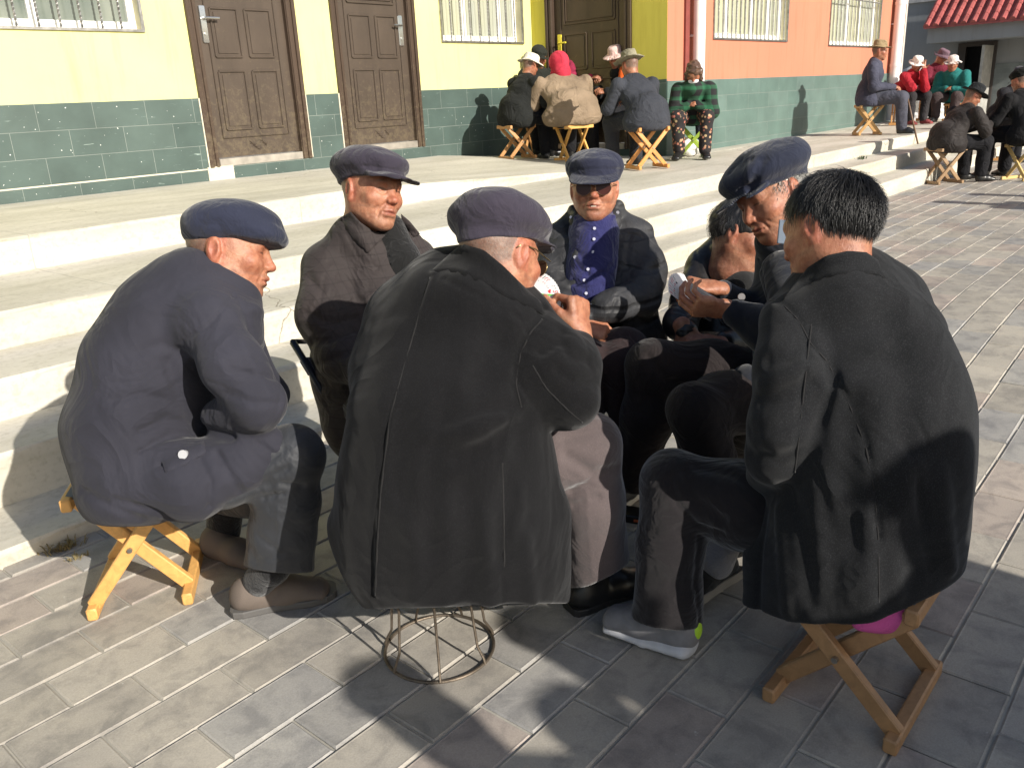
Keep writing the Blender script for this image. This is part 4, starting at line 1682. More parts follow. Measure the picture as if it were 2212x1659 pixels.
def stool(x, y, z, yaw, H=0.40, W=0.30, D_=0.30, label=None, col=None, group='folding wooden stools', cloth_=None, matname='stool_wood', cat='stool', top=0.0):
    """folding stool: two crossed frames, floor rails, top rails and a webbing seat"""
    e = empty('folding_stool', (x, y, z))
    tag(e, label, cat, group)
    mt = wood(matname, col or (0.58, 0.30, 0.10))
    ca, sa = math.cos(yaw), math.sin(yaw)

    def w_(u, v, h):
        return np.array([x + u * ca - v * sa, y + u * sa + v * ca, z + h])
    hw = D_ / 2
    a = 0.016
    for v0, sgn in ((W / 2 - 0.03, 1), (-W / 2 + 0.03, 1), (W / 2 - 0.065, -1), (-W / 2 + 0.065, -1)):
        b = MB()
        b.bar(w_(-hw * sgn, v0, 0.028), w_(hw * sgn, v0, H - 0.028), 0.019, 0.011, (0, 0, 1), 0.003)
        b.build('leg', mt, e)
    for sgn in (-1, 1):
        b = MB()
        b.bar(w_(hw * sgn, -W / 2 - 0.01, 0.018), w_(hw * sgn, W / 2 + 0.01, 0.018), 0.018, 0.014, (0, 0, 1), 0.004)
        b.build('floor_rail', mt, e)
        b = MB()
        b.bar(w_(hw * sgn, -W / 2 - 0.01 + top, H - 0.02), w_(hw * sgn, W / 2 + 0.01 - top, H - 0.02), 0.018, 0.014, (0, 0, 1), 0.004)
        b.build('seat_rail', mt, e)
    for sgn in (-1, 1):
        b = MB()
        b.cyl(w_(0, sgn * (W / 2 - 0.085), H / 2), w_(0, sgn * (W / 2 - 0.010), H / 2), 0.007, 10)
        b.build('pivot_bolt', simple('bolt_steel', (0.35, 0.33, 0.30), 0.35, 0.9), e)
    b = MB()
    n = 6
    vs = []; fs = []
    for side in (0, 1):
        for i in range(n + 1):
            u = -hw + D_ * i / n
            sg = -0.025 * (1 - (2 * i / n - 1) ** 2)
            for v in (-W / 2 + 0.01 + top, W / 2 - 0.01 - top):
                vs.append(w_(u, v, H + 0.002 + sg - 0.006 * side))
    for i in range(n):
        a0 = 2 * i
        fs.append((a0, a0 + 2, a0 + 3, a0 + 1))
        b0 = 2 * (n + 1) + 2 * i
        fs.append((b0, b0 + 1, b0 + 3, b0 + 2))
    b.add(vs, fs)
    b.build('seat_webbing', cloth_ or cloth('webbing', (0.10, 0.13, 0.16), wrinkle=0.1), e)
    return e
# ------------------------------------------------------------------ man 1: left, in profile, navy flat cap
def kit():
    global m_skin, m_wool, m_navy
    m_skin = skin()


kit()
c_navy1 = cloth('purple_navy_suiting', (0.027, 0.027, 0.036), wrinkle=0.35, fold=6, sheen=0.08, spec=0.15)
c_capn = cloth('navy_cap_cloth', (0.017, 0.020, 0.037), wrinkle=0.22, fold=14, sheen=0.2)
c_capp = cloth('plum_navy_cap_cloth', (0.032, 0.027, 0.040), wrinkle=0.22, fold=14, sheen=0.2)
c_trou1 = cloth('slate_trousers', (0.026, 0.028, 0.033), rough=0.6, wrinkle=0.3, fold=7, sheen=0.1, spec=0.35)
c_wool = cloth('charcoal_wool', (0.0080, 0.0080, 0.0086), rough=1.0, wrinkle=0.4, fold=3.5, fuzz=0.25, sheen=0.12, spec=0.05)
c_wool2 = cloth('grey_black_wool', (0.0125, 0.013, 0.014), rough=1.0, wrinkle=0.4, fold=3.5, fuzz=0.45, sheen=0.12, spec=0.05)
c_sock = cloth('black_sock', (0.012, 0.012, 0.013), wrinkle=0.2, fold=40)
c_shoe = simple('brown_grey_canvas', (0.12, 0.095, 0.078), 0.8, bmp=0.3, bscale=300)
c_shoeb = simple('black_leather', (0.012, 0.012, 0.012), 0.35, spec=0.5, bmp=0.2)
m_rub = simple('grey_rubber', (0.10, 0.095, 0.09), 0.7)
m_btn = simple('white_button', (0.42, 0.42, 0.43), 0.3, bmp=0)


def make_m1():
    hd = Head(P(497, 543, 2.2), D(1, -0.10, 0.16), D(0.06, 1, 0), 1.05, ear_y=-0.026, hair='grey', old=0.7)
    J = dict(chest=P(400, 720, 2.22), pelvis=P(280, 1030, 2.22), sl=P(470, 690, 2.36), sr=P(430, 680, 2.10),
             er=P(555, 875, 2.06), wr=P(520, 915, 2.24), el=P(600, 850, 2.36), wl=P(540, 900, 2.26),
             kr=P(633, 985, 2.17), ar=P(600, 1220, 2.26), kl=P(640, 985, 2.36), al=P(488, 1120, 2.60),
             tr=G(690, 1285, 0.03), tl=P(500, 1190, 2.64))
    SB = SDF(); hd.build(SB)
    b = begin_person()
    tag(b, 'man in dark navy flat cap and dark suit seated in profile on a wooden stool', 'person', 'card players and onlookers in front')
    # coat
    S = SDF(0.05)
    U = cr
    st = [((292, 1045, 2.20), 112, .185), ((298, 930, 2.20), 132, .190), ((325, 800, 2.20), 128, .19), ((385, 700, 2.22), 112, .19), ((425, 640, 2.23), 88, .17)]
    for (a, ra, da), (c, rc, dc) in zip(st[:-1], st[1:]):
        S.ecap(P(*a), P(*c), U, (ra * a[2] / F, da), (rc * c[2] / F, dc), 0.06)
    S.cone(P(428, 632, 2.23), P(462, 598, 2.22), 0.085, 0.072, 0.05)
    S.cone(P(425, 640, 2.16), P(450, 690, 2.08), 0.095, 0.082, 0.05)
    # near sleeve, far sleeve
    S.chain([q(452, 705, 2.07, 62), q(505, 790, 2.03, 66), q(556, 872, 2.03, 52)], 0.035)
    S.chain([q(556, 872, 2.03, 52), q(480, 905, 2.12, 44)], 0.03)
    S.chain([q(520, 690, 2.36, 40), q(590, 850, 2.36, 30), q(575, 880, 2.25, 30)], 0.03)
    # skirt over the thigh
    S.chain([q(300, 1040, 2.12, 88), q(420, 1035, 2.10, 78), q(520, 1000, 2.10, 52), q(588, 962, 2.10, 30)], 0.05)
    S.chain([q(300, 1050, 2.3, 80), q(470, 1020, 2.34, 60)], 0.05)
    S.plane(P(300, 1134, 2.2), cr * -0.05 - cu * 1.0 - cf * 0.1, 0.02)
    # collar standing off the nape, front edge
    for (a, c) in (((402, 562, 2.20), (468, 612, 2.14)), ((468, 612, 2.14), (545, 672, 2.12)), ((545, 672, 2.12), (553, 745, 2.14))):
        S.ecap(P(*a), P(*c), unit(P(*c) - P(*a)) * 0 + cf, (0.03, 0.012), (0.035, 0.012), 0.02)
    S.chain([q(500, 640, 2.2, 55), q(520, 740, 2.22, 45)], 0.05)
    fl = [([(505, 640), (455, 700), (400, 735), (365, 785)], 0.006, 0.008), ([(365, 785), (395, 870), (440, 930), (500, 945)], 0.016, 0.022),
          ([(385, 770), (430, 815), (520, 850)], 0.004, 0.003),
          ([(250, 865), (300, 850), (380, 870)], 0.012, 0.007), ([(300, 930), (360, 905), (420, 915)], 0.010, 0.009),
          ([(300, 975), (360, 945), (420, 935)], 0.009, 0.008), ([(310, 1030), (350, 1005)], 0.008, 0.006),
          ([(350, 1005), (358, 1075), (352, 1130)], 0.004, 0.006), ([(250, 1080), (330, 1100), (370, 1120)], 0.012, 0.010),
          ([(300, 760), (350, 745), (390, 765)], 0.012, 0.006), ([(520, 740), (545, 790), (575, 845)], 0.014, -0.006),
          ([(500, 800), (560, 812), (595, 820)], 0.010, 0.007), ([(490, 850), (550, 870), (600, 870)], 0.010, 0.006),
          ([(470, 980), (500, 1030), (520, 1060)], 0.010, 0.010), ([(430, 990), (455, 1040), (450, 1090)], 0.010, 0.007),
          ([(560, 960), (600, 990)], 0.01, 0.006), ([(180, 1060), (240, 1090), (300, 1120)], 0.012, 0.008)]
    folds(S, fl)
    clothnoise(S, 0.007, 9, 3)
    coat = emit(S, 'coat', 0.005, c_navy1, b)
    # pocket flap and its button
    SP = SDF(0.0)
    ribbon('pocket_flap', [(350, 998), (390, 978), (440, 950)], [(358, 1026), (398, 1006), (446, 980)], [S], 0.004, 0.004, c_navy1, coat, cols=10, rows=4)
    bp = pick(S, 399, 981)
    mb = MB()
    mb.cyl(bp + cf * 0.002, bp - cf * 0.012, 0.0100, 20)
    mb.cyl(bp - cf * 0.0115, bp - cf * 0.0135, 0.0112, 20)
    mb.build('button', m_btn, coat)
    # shirt collar (black) between neck and coat
    S2 = SDF(0.02)
    S2.chain([(hd.w(0, -0.03, -0.10), 0.066), (hd.w(0, -0.04, -0.16), 0.075), (P(520, 680, 2.2), 0.05)], 0.02)
    emit(S2, 'inner_collar', 0.005, cloth('black_knit', (0.012, 0.012, 0.014), wrinkle=0.3, fold=14), b)
    # trousers
    S = SDF(0.04)
    S.chain([q(320, 1050, 2.15, 80), q(480, 1020, 2.13, 72), q(630, 983, 2.15, 60)], 0.04)
    S.ecap(P(630, 985, 2.15), P(618, 1080, 2.19), cr, (0.076, 0.072), (0.083, 0.07), 0.04)
    S.ecap(P(618, 1080, 2.19), P(602, 1232, 2.27), cr, (0.083, 0.07), (0.096, 0.072), 0.03)
    S.plane(P(600, 1228, 2.27), -cu * 1 + cr * -0.10 - cf * 0.1, 0.006)
    S3 = SDF(0.04)
    S3.chain([q(320, 1050, 2.3, 80), q(640, 975, 2.36, 48), q(560, 1060, 2.45, 50), q(492, 1100, 2.56, 42)], 0.04)
    S3.plane(P(490, 1103, 2.56), -cu + cr * -0.1, 0.006)
    folds(S, [([(480, 1040), (560, 1015), (610, 975)], 0.012, 0.007), ([(500, 1075), (570, 1040), (620, 1010)], 0.010, 0.008),
              ([(555, 1050), (600, 1042), (650, 1050)], 0.010, 0.008), ([(570, 1075), (610, 1065)], 0.008, 0.007),
              ([(560, 1160), (600, 1190), (640, 1200)], 0.012, 0.006), ([(545, 1215), (600, 1200)], 0.01, 0.005), ([(600, 1040), (604, 1210)], 0.006, -0.004)])
    clothnoise(S, 0.003, 14, 5)
    tr = emit(S, 'trousers', 0.0045, c_trou1, b)
    emit(S3, 'trousers', 0.006, c_trou1, b)
    # socks, shoes
    S = SDF(0.02)
    S.chain([(P(588, 1225, 2.27), 0.050), (P(562, 1252, 2.295), 0.042), (P(562, 1270, 2.315), 0.034)], 0.01)
    emit(S, 'sock', 0.005, c_sock, b)
    S = SDF(0.02)
    S.chain([q(488, 1090, 2.6, 38), q(482, 1150, 2.63, 36)], 0.01)
    emit(S, 'sock', 0.006, c_sock, b)
    h0, t0 = G(500, 1322), G(728, 1280)
    S = SDF(0.02)
    shoe(S, h0, t0, W=0.053, H=0.060)
    clothnoise(S, 0.0015, 40, 2)
    emit(S, 'shoe', 0.004, c_shoe, b)
    sole('sole', h0, t0, b, m_rub, W=0.056)
    h1, t1 = G(445, 1195), G(530, 1218)
    t1 = h1 + unit(t1 - h1) * 0.26
    S = SDF(0.02)
    shoe(S, h1, t1, W=0.046, H=0.06)
    emit(S, 'shoe', 0.006, c_shoe, b)
    # flat cap
    S = SDF(0.03)
    w_ = hd.w
    S.ell(P(498, 483, 2.20), (0.122, 0.060, 0.115), np.stack([unit(cr - cu * 0.05), cu, cf], 1), 0.03)
    S.ell(P(560, 505, 2.20), (0.076, 0.037, 0.088), np.stack([unit(cr - cu * 0.30), unit(cu + cr * 0.30), cf], 1), 0.05)
    S.ell(P(470, 505, 2.2), (0.086, 0.045, 0.098), np.stack([cr, cu, cf], 1), 0.03)
    S.plane(P(500, 541, 2.2), -cu + cr * -0.02, 0.014)
    folds(S, [([(560, 468), (592, 478), (612, 492)], 0.010, 0.004), ([(430, 515), (500, 528), (560, 533)], 0.004, 0.003),
              ([(440, 470), (430, 500)], 0.012, 0.004), ([(520, 500), (560, 505)], 0.012, 0.003), ([(430, 490), (470, 480), (480, 500)], 0.01, 0.003)])
    clothnoise(S, 0.003, 22, 8)
    emit(S, 'cap', 0.0035, c_capn, b)
    finish_person(b, SB, J, hd, 0.003, legs=True)
    return b


m1 = make_m1()
print('m1', time.time() - T0)
# ------------------------------------------------------------------ man 3: centre, seen from behind, charcoal wool coat, fan of cards
def make_m3():
    hd = Head(P(1080, 553, 1.95), D(0.64, -0.16, 0.75), D(0.12, 1, 0.20), 1.03, ear_y=-0.016, hair='grey', hairline=0.02, old=0.5, nb=(0, -0.02, -0.13))
    wr = P(1254, 732, 1.99)
    J = dict(chest=P(1000, 760, 2.02), pelvis=P(975, 1160, 2.10), sl=P(880, 680, 2.06), sr=P(1140, 690, 1.98),
             er=P(1245, 870, 1.95), wr=wr, el=P(850, 860, 2.2), wl=P(980, 840, 2.3),
             kr=P(1262, 965, 2.12), ar=P(1285, 1225, 2.22), kl=P(1010, 950, 2.5), al=P(1020, 1150, 2.6))
    SB = SDF(); hd.build(SB)
    b = begin_person()
    # the right hand closed on the cards, thumb and forefinger pinching towards the left
    SB.chain([(J['er'], 0.036), (wr, 0.026)], 0.02)
    hf = D(-0.10, 1.0, 0.10)
    bk = D(0.80, 0.12, -0.60)
    hand(SB, P(1256, 722, 1.99), hf, bk, -1, curls=[(66, 72, 28), (80, 88, 50), (84, 88, 55), (86, 88, 55)], thumb=(0.35, 0.80, -0.60), tcurl=14, sc_=1.02)
    tag(b, 'man from behind in charcoal wool coat and plum cap holding the fan of cards', 'person', 'card players and onlookers in front')
    S = SDF(0.05)
    st = [((1003, 668, 2.02), 150, .115), ((985, 760, 1.98), 178, .150), ((972, 900, 1.96), 200, .175), ((972, 1050, 1.99), 222, .19), ((975, 1180, 2.03), 236, .19), ((1002, 1330, 2.07), 190, .18)]
    for (a, ra, da), (c, rc, dc) in zip(st[:-1], st[1:]):
        S.ecap(P(*a), P(*c), cr, (ra * a[2] / F, da), (rc * c[2] / F, dc), 0.06, sq=2.3)
    # shoulders rising to the neck
    S.chain([q(880, 672, 2.02, 62), q(965, 610, 2.0, 60), q(1040, 600, 1.98, 62), q(1108, 682, 1.96, 58)], 0.05)
    S.chain([q(860, 700, 2.02, 60), q(838, 800, 2.0, 62), q(845, 930, 2.1, 55)], 0.06)
    S.ecap(P(760, 1150, 2.06), P(800, 1230, 2.06), cr, (0.045, .10), (0.06, .12), 0.06)
    # collar standing round the nape
    col = [(992, 575, 1.95), (1020, 582, 1.87), (1060, 612, 1.835), (1100, 648, 1.84), (1140, 690, 1.88)]
    S.chain([q(930, 640, 1.93, 60), q(1010, 650, 1.90, 62), q(1090, 690, 1.89, 62)], 0.05)
    # right sleeve: upper arm, elbow resting on the knee, forearm up to the hand
    S.chain([q(1130, 716, 1.95, 66), q(1190, 790, 1.92, 78), q(1226, 862, 1.92, 66)], 0.05)
    S.chain([q(1232, 866, 1.92, 62), q(1250, 790, 1.95, 44), q(1252, 748, 1.985, 35)], 0.035)
    # skirt: right front panel falling over the thigh, hem
    S.chain([q(1125, 980, 1.98, 60), q(1172, 1110, 2.0, 48), q(1185, 1280, 2.06, 45)], 0.05)
    S.plane(P(1000, 1313, 1.95), unit(-cu + cr * 0.045 - cf * 0.28), 0.006)
    S.plane(P(748, 1225, 2.0), unit(-cr * 0.90 - cu * 0.43), 0.02)
    folds(S, [([(935, 590), (918, 640), (885, 760), (845, 900), (825, 1060), (815, 1180), (812, 1285)], 0.0085, -0.005),
              ([(929, 600), (911, 650), (878, 770), (838, 905), (818, 1060), (808, 1180), (806, 1285)], 0.008, 0.005),
              ([(1175, 665), (1145, 710), (1122, 760), (1112, 830), (1125, 880)], 0.010, 0.012),
              ([(1116, 820), (1150, 870), (1180, 905), (1225, 918)], 0.006, 0.005),
              ([(1155, 790), (1185, 840), (1230, 885), (1262, 912)], 0.004, 0.003),
              ([(960, 905), (1040, 885), (1110, 880)], 0.016, 0.009), ([(930, 940), (1000, 935), (1080, 905)], 0.02, -0.010), ([(990, 990), (1060, 960), (1110, 925)], 0.02, 0.012),
              ([(1140, 900), (1120, 980), (1100, 1080), (1090, 1200)], 0.022, 0.012), ([(1115, 1000), (1125, 1100), (1100, 1180)], 0.018, -0.008),
              ([(1085, 1060), (1085, 1180), (1086, 1300)], 0.004, 0.003),
              ([(1215, 740), (1235, 775), (1270, 780)], 0.010, 0.008), ([(1205, 800), (1240, 830), (1285, 825)], 0.012, 0.007),
              ([(1170, 760), (1205, 735), (1215, 715)], 0.014, 0.012),
              ([(960, 600), (1000, 622), (1060, 648), (1110, 680), (1150, 700)], 0.007, 0.006),
              ([(1155, 980), (1170, 1060), (1170, 1110), (1195, 1122)], 0.0035, 0.003), ([(1155, 980), (1190, 985), (1197, 1122)], 0.0035, 0.003),
              ([(800, 700), (850, 680), (900, 690)], 0.02, 0.004),
              ([(905, 720), (872, 880), (862, 1060)], 0.030, 0.010), ([(1010, 740), (1000, 840), (1030, 930)], 0.034, -0.010), ([(960, 860), (930, 1000), (930, 1180)], 0.030, 0.011),
              ([(1000, 1060), (1010, 1180), (1000, 1300)], 0.026, 0.012), ([(890, 1120), (900, 1220), (890, 1290)], 0.022, -0.009), ([(1050, 1120), (1060, 1300)], 0.020, -0.009),
              ([(790, 1000), (785, 1120), (800, 1240)], 0.03, 0.006), ([(1140, 1160), (1150, 1300)], 0.018, -0.008), ([(1090, 720), (1040, 800), (1010, 880)], 0.028, 0.008)])
    clothnoise(S, 0.007, 6, 11)
    coat = emit(S, 'coat', 0.004, c_wool, b)
    c_seam = cloth('wool_seam', (0.013, 0.0125, 0.0125), sheen=0.1, wrinkle=0.1)
    for ln in ([(930, 600), (914, 650), (882, 760), (843, 900), (823, 1060), (815, 1180), (811, 1285)],
               [(1172, 690), (1145, 720), (1124, 765), (1114, 830), (1126, 880)],
               [(1150, 790), (1180, 840), (1225, 885), (1258, 912)], [(1085, 1000), (1088, 1120), (1090, 1290)]):
        seam_line(S, ln, c_seam, coat)
    ribbon('collar', [(975, 545), (998, 527), (1045, 540), (1088, 575), (1128, 615), (1168, 652)], [(925, 590), (985, 588), (1040, 612), (1090, 640), (1140, 664), (1178, 682)], [S, SB], 0.012, 0.010, c_wool, coat)
    # trousers (right leg in view)
    S = SDF(0.04)
    S.chain([q(1060, 1010, 2.10, 80), q(1190, 985, 2.10, 76), q(1262, 962, 2.11, 72)], 0.04)
    S.ecap(P(1264, 965, 2.11), P(1275, 1080, 2.14), cr, (0.086, 0.08), (0.082, 0.08), 0.04)
    S.ecap(P(1275, 1080, 2.14), P(1290, 1240, 2.21), cr, (0.082, 0.08), (0.088, 0.08), 0.03)
    S.plane(P(1290, 1238, 2.2), -cu * 1 + cr * 0.45, 0.006)
    folds(S, [([(1225, 985), (1280, 1020), (1330, 1010)], 0.014, 0.008), ([(1235, 1060), (1270, 1045), (1320, 1015)], 0.012, 0.009),
              ([(1240, 1090), (1290, 1075)], 0.010, 0.006), ([(1268, 1060), (1272, 1150), (1280, 1240)], 0.005, -0.003), ([(1220, 950), (1290, 930)], 0.012, 0.004)])
    clothnoise(S, 0.003, 12, 6)
    emit(S, 'trousers', 0.0045, cloth('mauve_grey_tweed', (0.082, 0.064, 0.063), wrinkle=0.25, fold=7, fuzz=0.2, sheen=0.4), b)
    S = SDF(0.04)
    S.chain([q(1000, 1010, 2.2, 80), q(1010, 950, 2.48, 70), q(1020, 1150, 2.58, 60)], 0.04)
    emit(S, 'trousers', 0.008, MATS['mauve_grey_tweed'], b)
    h0 = G(1228, 1322); t0 = h0 + unit(G(1380, 1310) - h0 + np.array([0.1, 0.05, 0])) * 0.285
    S = SDF(0.02)
    shoe(S, h0, t0, W=0.050, H=0.062)
    S.cone(h0 + (t0 - h0) * 0.25 + np.array([0, 0, 0.05]), P(1275, 1235, 2.24), 0.044, 0.042, 0.02)
    clothnoise(S, 0.0015, 30, 2)
    emit(S, 'shoe', 0.004, c_shoeb, b)
    sole('sole', h0, t0, b, simple('black_rubber', (0.015, 0.015, 0.015), 0.6))
    h1 = h0 + np.array([0.28, 0.62, 0]); S = SDF(0.02); shoe(S, h1, h1 + unit(t0 - h0) * 0.28)
    emit(S, 'shoe', 0.006, c_shoeb, b)
    # glasses: temple along the head, lens seen past the cheek
    g = MB()
    w_ = hd.w
    for x in (-1, 1):
        g.tube([w_(0.080 * x, -0.035, -0.002), w_(0.082 * x, -0.02, 0.010), w_(0.079 * x, 0.03, 0.012), w_(0.066 * x, 0.100, 0.006)], 0.0017, 6)
        c = w_(0.034 * x, 0.104, -0.006)
        ring = [c + hd.M @ np.array([0.024 * math.cos(t), -abs(0.024 * math.cos(t)) * 0.15, 0.019 * math.sin(t)]) for t in np.linspace(0, 2 * math.pi, 22)[:-1]]
        g.tube(ring, 0.0014, 6, closed=True)
    g.tube([w_(-0.010, 0.106, -0.002), w_(0, 0.112, 0.002), w_(0.010, 0.106, -0.002)], 0.0014, 6)
    gl = g.build('glasses', simple('gold_wire', (0.35, 0.27, 0.13), 0.3, 0.9), b, smooth=True)
    lm = simple('brown_lens', (0.05, 0.03, 0.02), 0.08, spec=0.8, bmp=0)
    for x in (-1, 1):
        l = MB()
        c = w_(0.034 * x, 0.103, -0.006)
        n = hd.M[:, 1]
        vs = []
        for dz in (-0.0008, 0.0008):
            for t in np.linspace(0, 2 * math.pi, 23)[:-1]:
                vs.append(c + n * dz + hd.M @ np.array([0.0235 * math.cos(t), -abs(0.024 * math.cos(t)) * 0.15, 0.0185 * math.sin(t)]))
        fs = [tuple(range(22))[::-1], tuple(range(22, 44))] + [(i, (i + 1) % 22, 22 + (i + 1) % 22, 22 + i) for i in range(22)]
        l.add(vs, fs)
        l.build('lens', lm, gl)
    # cap, crown flopping back, peak towards the upper right of the picture
    S = mao_cap(hd, puff=(0.114, 0.126, 0.052), cz=0.076, cy=-0.008, tilt=0.02, visor=0.080, vy=0.085, vz=0.050, vdrop=-0.04, seed=5, side=0.0, bk=0.26)
    S.cone(hd.w(0.02, 0.06, 0.080), hd.w(0.02, 0.135, 0.060), 0.05, 0.012, 0.03)
    emit(S, 'cap', 0.0035, c_capp, b)
    finish_person(b, SB, J, hd, 0.003, legs=True)
    return b, hd


m3, hd3 = make_m3()


# ------------------------------------------------------------------ fan of playing cards
def card_fan(base, px_dir, n, r0, spread, name, label, ups=None, face=None, group=None, ranks=None):
    pass


m_card = simple('card_paper', (0.58, 0.57, 0.57), 0.35, var=0.03, bmp=0)
m_green = simple('card_green', (0.10, 0.42, 0.05), 0.5, bmp=0)
m_red = simple('card_red', (0.55, 0.02, 0.03), 0.5, bmp=0)
m_ink = simple('card_ink', (0.02, 0.02, 0.03), 0.5, bmp=0)


def text_mesh(txt, size):
    cu_ = bpy.data.curves.new('txt', 'FONT')
    cu_.body = txt
    cu_.size = size
    cu_.align_x = 'CENTER'; cu_.align_y = 'CENTER'
    o = bpy.data.objects.new('txt', cu_)
    COL.objects.link(o)
    dg = bpy.context.evaluated_depsgraph_get()
    me = bpy.data.meshes.new_from_object(o.evaluated_get(dg))
    v = [tuple(x.co) for x in me.vertices]; f = [tuple(p.vertices) for p in me.polygons]
    bpy.data.objects.remove(o)
    return v, f


def suit_poly(kind, s):
    pts = []
    if kind in 'hs':
        for t in np.linspace(0, 2 * math.pi, 24)[:-1]:
            x = 16 * math.sin(t) ** 3 / 17; y = (13 * math.cos(t) - 5 * math.cos(2 * t) - 2 * math.cos(3 * t) - math.cos(4 * t)) / 17
            pts.append((x * s, (y if kind == 'h' else -y) * s))
        if kind == 's': pts = pts[::-1]
    elif kind == 'd':
        pts = [(0, s), (-0.75 * s, 0), (0, -s), (0.75 * s, 0)][::-1]
    else:
        for t in np.linspace(0, 2 * math.pi, 19)[:-1]:
            r = s * (0.75 + 0.25 * math.cos(3 * (t - math.pi / 2)))
            pts.append((r * math.cos(t), r * math.sin(t)))
    return pts


CW, CH = 0.063, 0.088


def make_card(name, M4, rank, suit, panel=True):
    """M4: function local (x right, y up, z towards the viewer) -> world; card lower left at the origin"""
    mb = MB()
    r = 0.004
    out = []
    for (cx_, cy_, a0) in ((CW - r, r, -90), (CW - r, CH - r, 0), (r, CH - r, 90), (r, r, 180)):
        for a in (0, 30, 60, 90):
            t = math.radians(a0 + a)
            out.append((cx_ + r * math.cos(t), cy_ + r * math.sin(t)))
    n = len(out)
    vs = [M4(x, y, 0) for x, y in out] + [M4(x, y, -0.0003) for x, y in out]
    mb.add(vs, [tuple(range(n)), tuple(range(n, 2 * n))[::-1]] + [(i, n + i, n + (i + 1) % n, (i + 1) % n) for i in range(n)])
    ink = 1 if suit in 'hd' else 2
    v, f = text_mesh(rank, 0.0165)
    mb.add([M4(0.0075 + x * 0.85, CH - 0.011 + y, 0.0002) for x, y, z in v], f, ink)
    pl = suit_poly(suit, 0.0050)
    mb.add([M4(0.0075 + x, CH - 0.0245 + y, 0.0002) for x, y in pl], [tuple(range(len(pl)))[::-1]], ink)
    if suit == 's':
        mb.add([M4(0.0075 + x, CH - 0.0285 + y, 0.0002) for x, y in ((-0.002, -0.002), (0.002, -0.002), (0, 0.002))], [(0, 1, 2)], ink)
    if panel:
        mb.add([M4(x, y, 0.0002) for x, y in ((0.014, 0.030), (0.026, 0.030), (0.0165, CH - 0.012), (0.0145, CH - 0.012))], [(0, 1, 2, 3)], 3)
    return mb.build(name, [m_card, m_red, m_ink, m_green], None, auto=False)


def fan(pivot, up0, normal, hands, a0, a1, label, group, radius=0.075):
    """pivot: where the fingers pinch; cards rotate about it in the plane facing `normal`"""
    nrm = unit(normal)
    n = len(hands)
    up0 = unit(up0 - nrm * (up0 @ nrm))
    rt = np.cross(up0, nrm)
    for i, (rank, suit) in enumerate(hands):
        a = math.radians(a0 + (a1 - a0) * i / (n - 1))
        U = up0 * math.cos(a) + rt * math.sin(a)
        R = np.cross(U, nrm)

        def M4(x, y, z, U=U, R=R, i=i):
            return pivot + R * (x - CW / 2) + U * (y - 0.018) + nrm * (z + 0.0009 * i)
        o = make_card('playing_card', M4, rank, suit, True)
        tag(o, label(i, rank, suit), 'playing card', group)


NM = {'A': 'ace', 'K': 'king', 'Q': 'queen', 'J': 'jack', '8': 'eight', '9': 'nine', '5': 'five', '7': 'seven'}
SN = {'h': 'hearts', 's': 'spades', 'd': 'diamonds', 'c': 'clubs'}
fan(P(1145, 650, 2.02), D(0, 1, 0.0), D(-0.10, 0.10, -1),
    [('A', 's'), ('A', 'h'), ('A', 'd'), ('K', 's'), ('Q', 'd'), ('Q', 'h'), ('J', 'h'), ('J', 'd'), ('8', 's'), ('9', 's'), ('5', 'h')],
    38, 94, lambda i, r_, s_: f'{NM[r_]} of {SN[s_]} with green stripe in the fan of cards beside the fist', 'cards in the fan')


# wire stool under the charcoal coat
def wire_stool():
    c = G(950, 1400)
    e = empty('wire_stool', c)
    tag(e, 'round stool of thin rusty wire under the man in the long charcoal coat', 'stool')
    m_w = simple('rusty_wire', (0.16, 0.13, 0.10), 0.5, 0.8, var=0.4, nscale=30, bmp=0.4, bscale=200)
    R = 0.137
    b = MB()
    b.tube([c + np.array([R * math.cos(t), R * math.sin(t), 0.005]) for t in np.linspace(0, 2 * math.pi, 49)[:-1]], 0.0042, 8, closed=True)
    b.build('floor_ring', m_w, e)
    b = MB()
    b.tube([c + np.array([R * 0.92 * math.cos(t), R * 0.92 * math.sin(t), 0.30]) for t in np.linspace(0, 2 * math.pi, 49)[:-1]], 0.0042, 8, closed=True)
    b.build('seat_ring', m_w, e)
    for i in range(7):
        t = 2 * math.pi * i / 7 + 0.35
        d = np.array([math.cos(t), math.sin(t), 0])
        b = MB()
        pts = [c + d * R * k + np.array([0, 0, z]) for k, z in ((1.03, 0.006), (1.0, 0.02), (0.88, 0.05), (0.80, 0.16), (0.86, 0.25), (0.92, 0.30))]
        b.tube(pts, 0.0034, 7)
        b.build('leg', m_w, e)
    b = MB()
    b.cyl(c + np.array([0, 0, 0.305]), c + np.array([0, 0, 0.335]), 0.15, 28)
    b.build('seat_pad', cloth('dark_pad', (0.02, 0.02, 0.02)), e)


wire_stool()
print('m3', time.time() - T0)


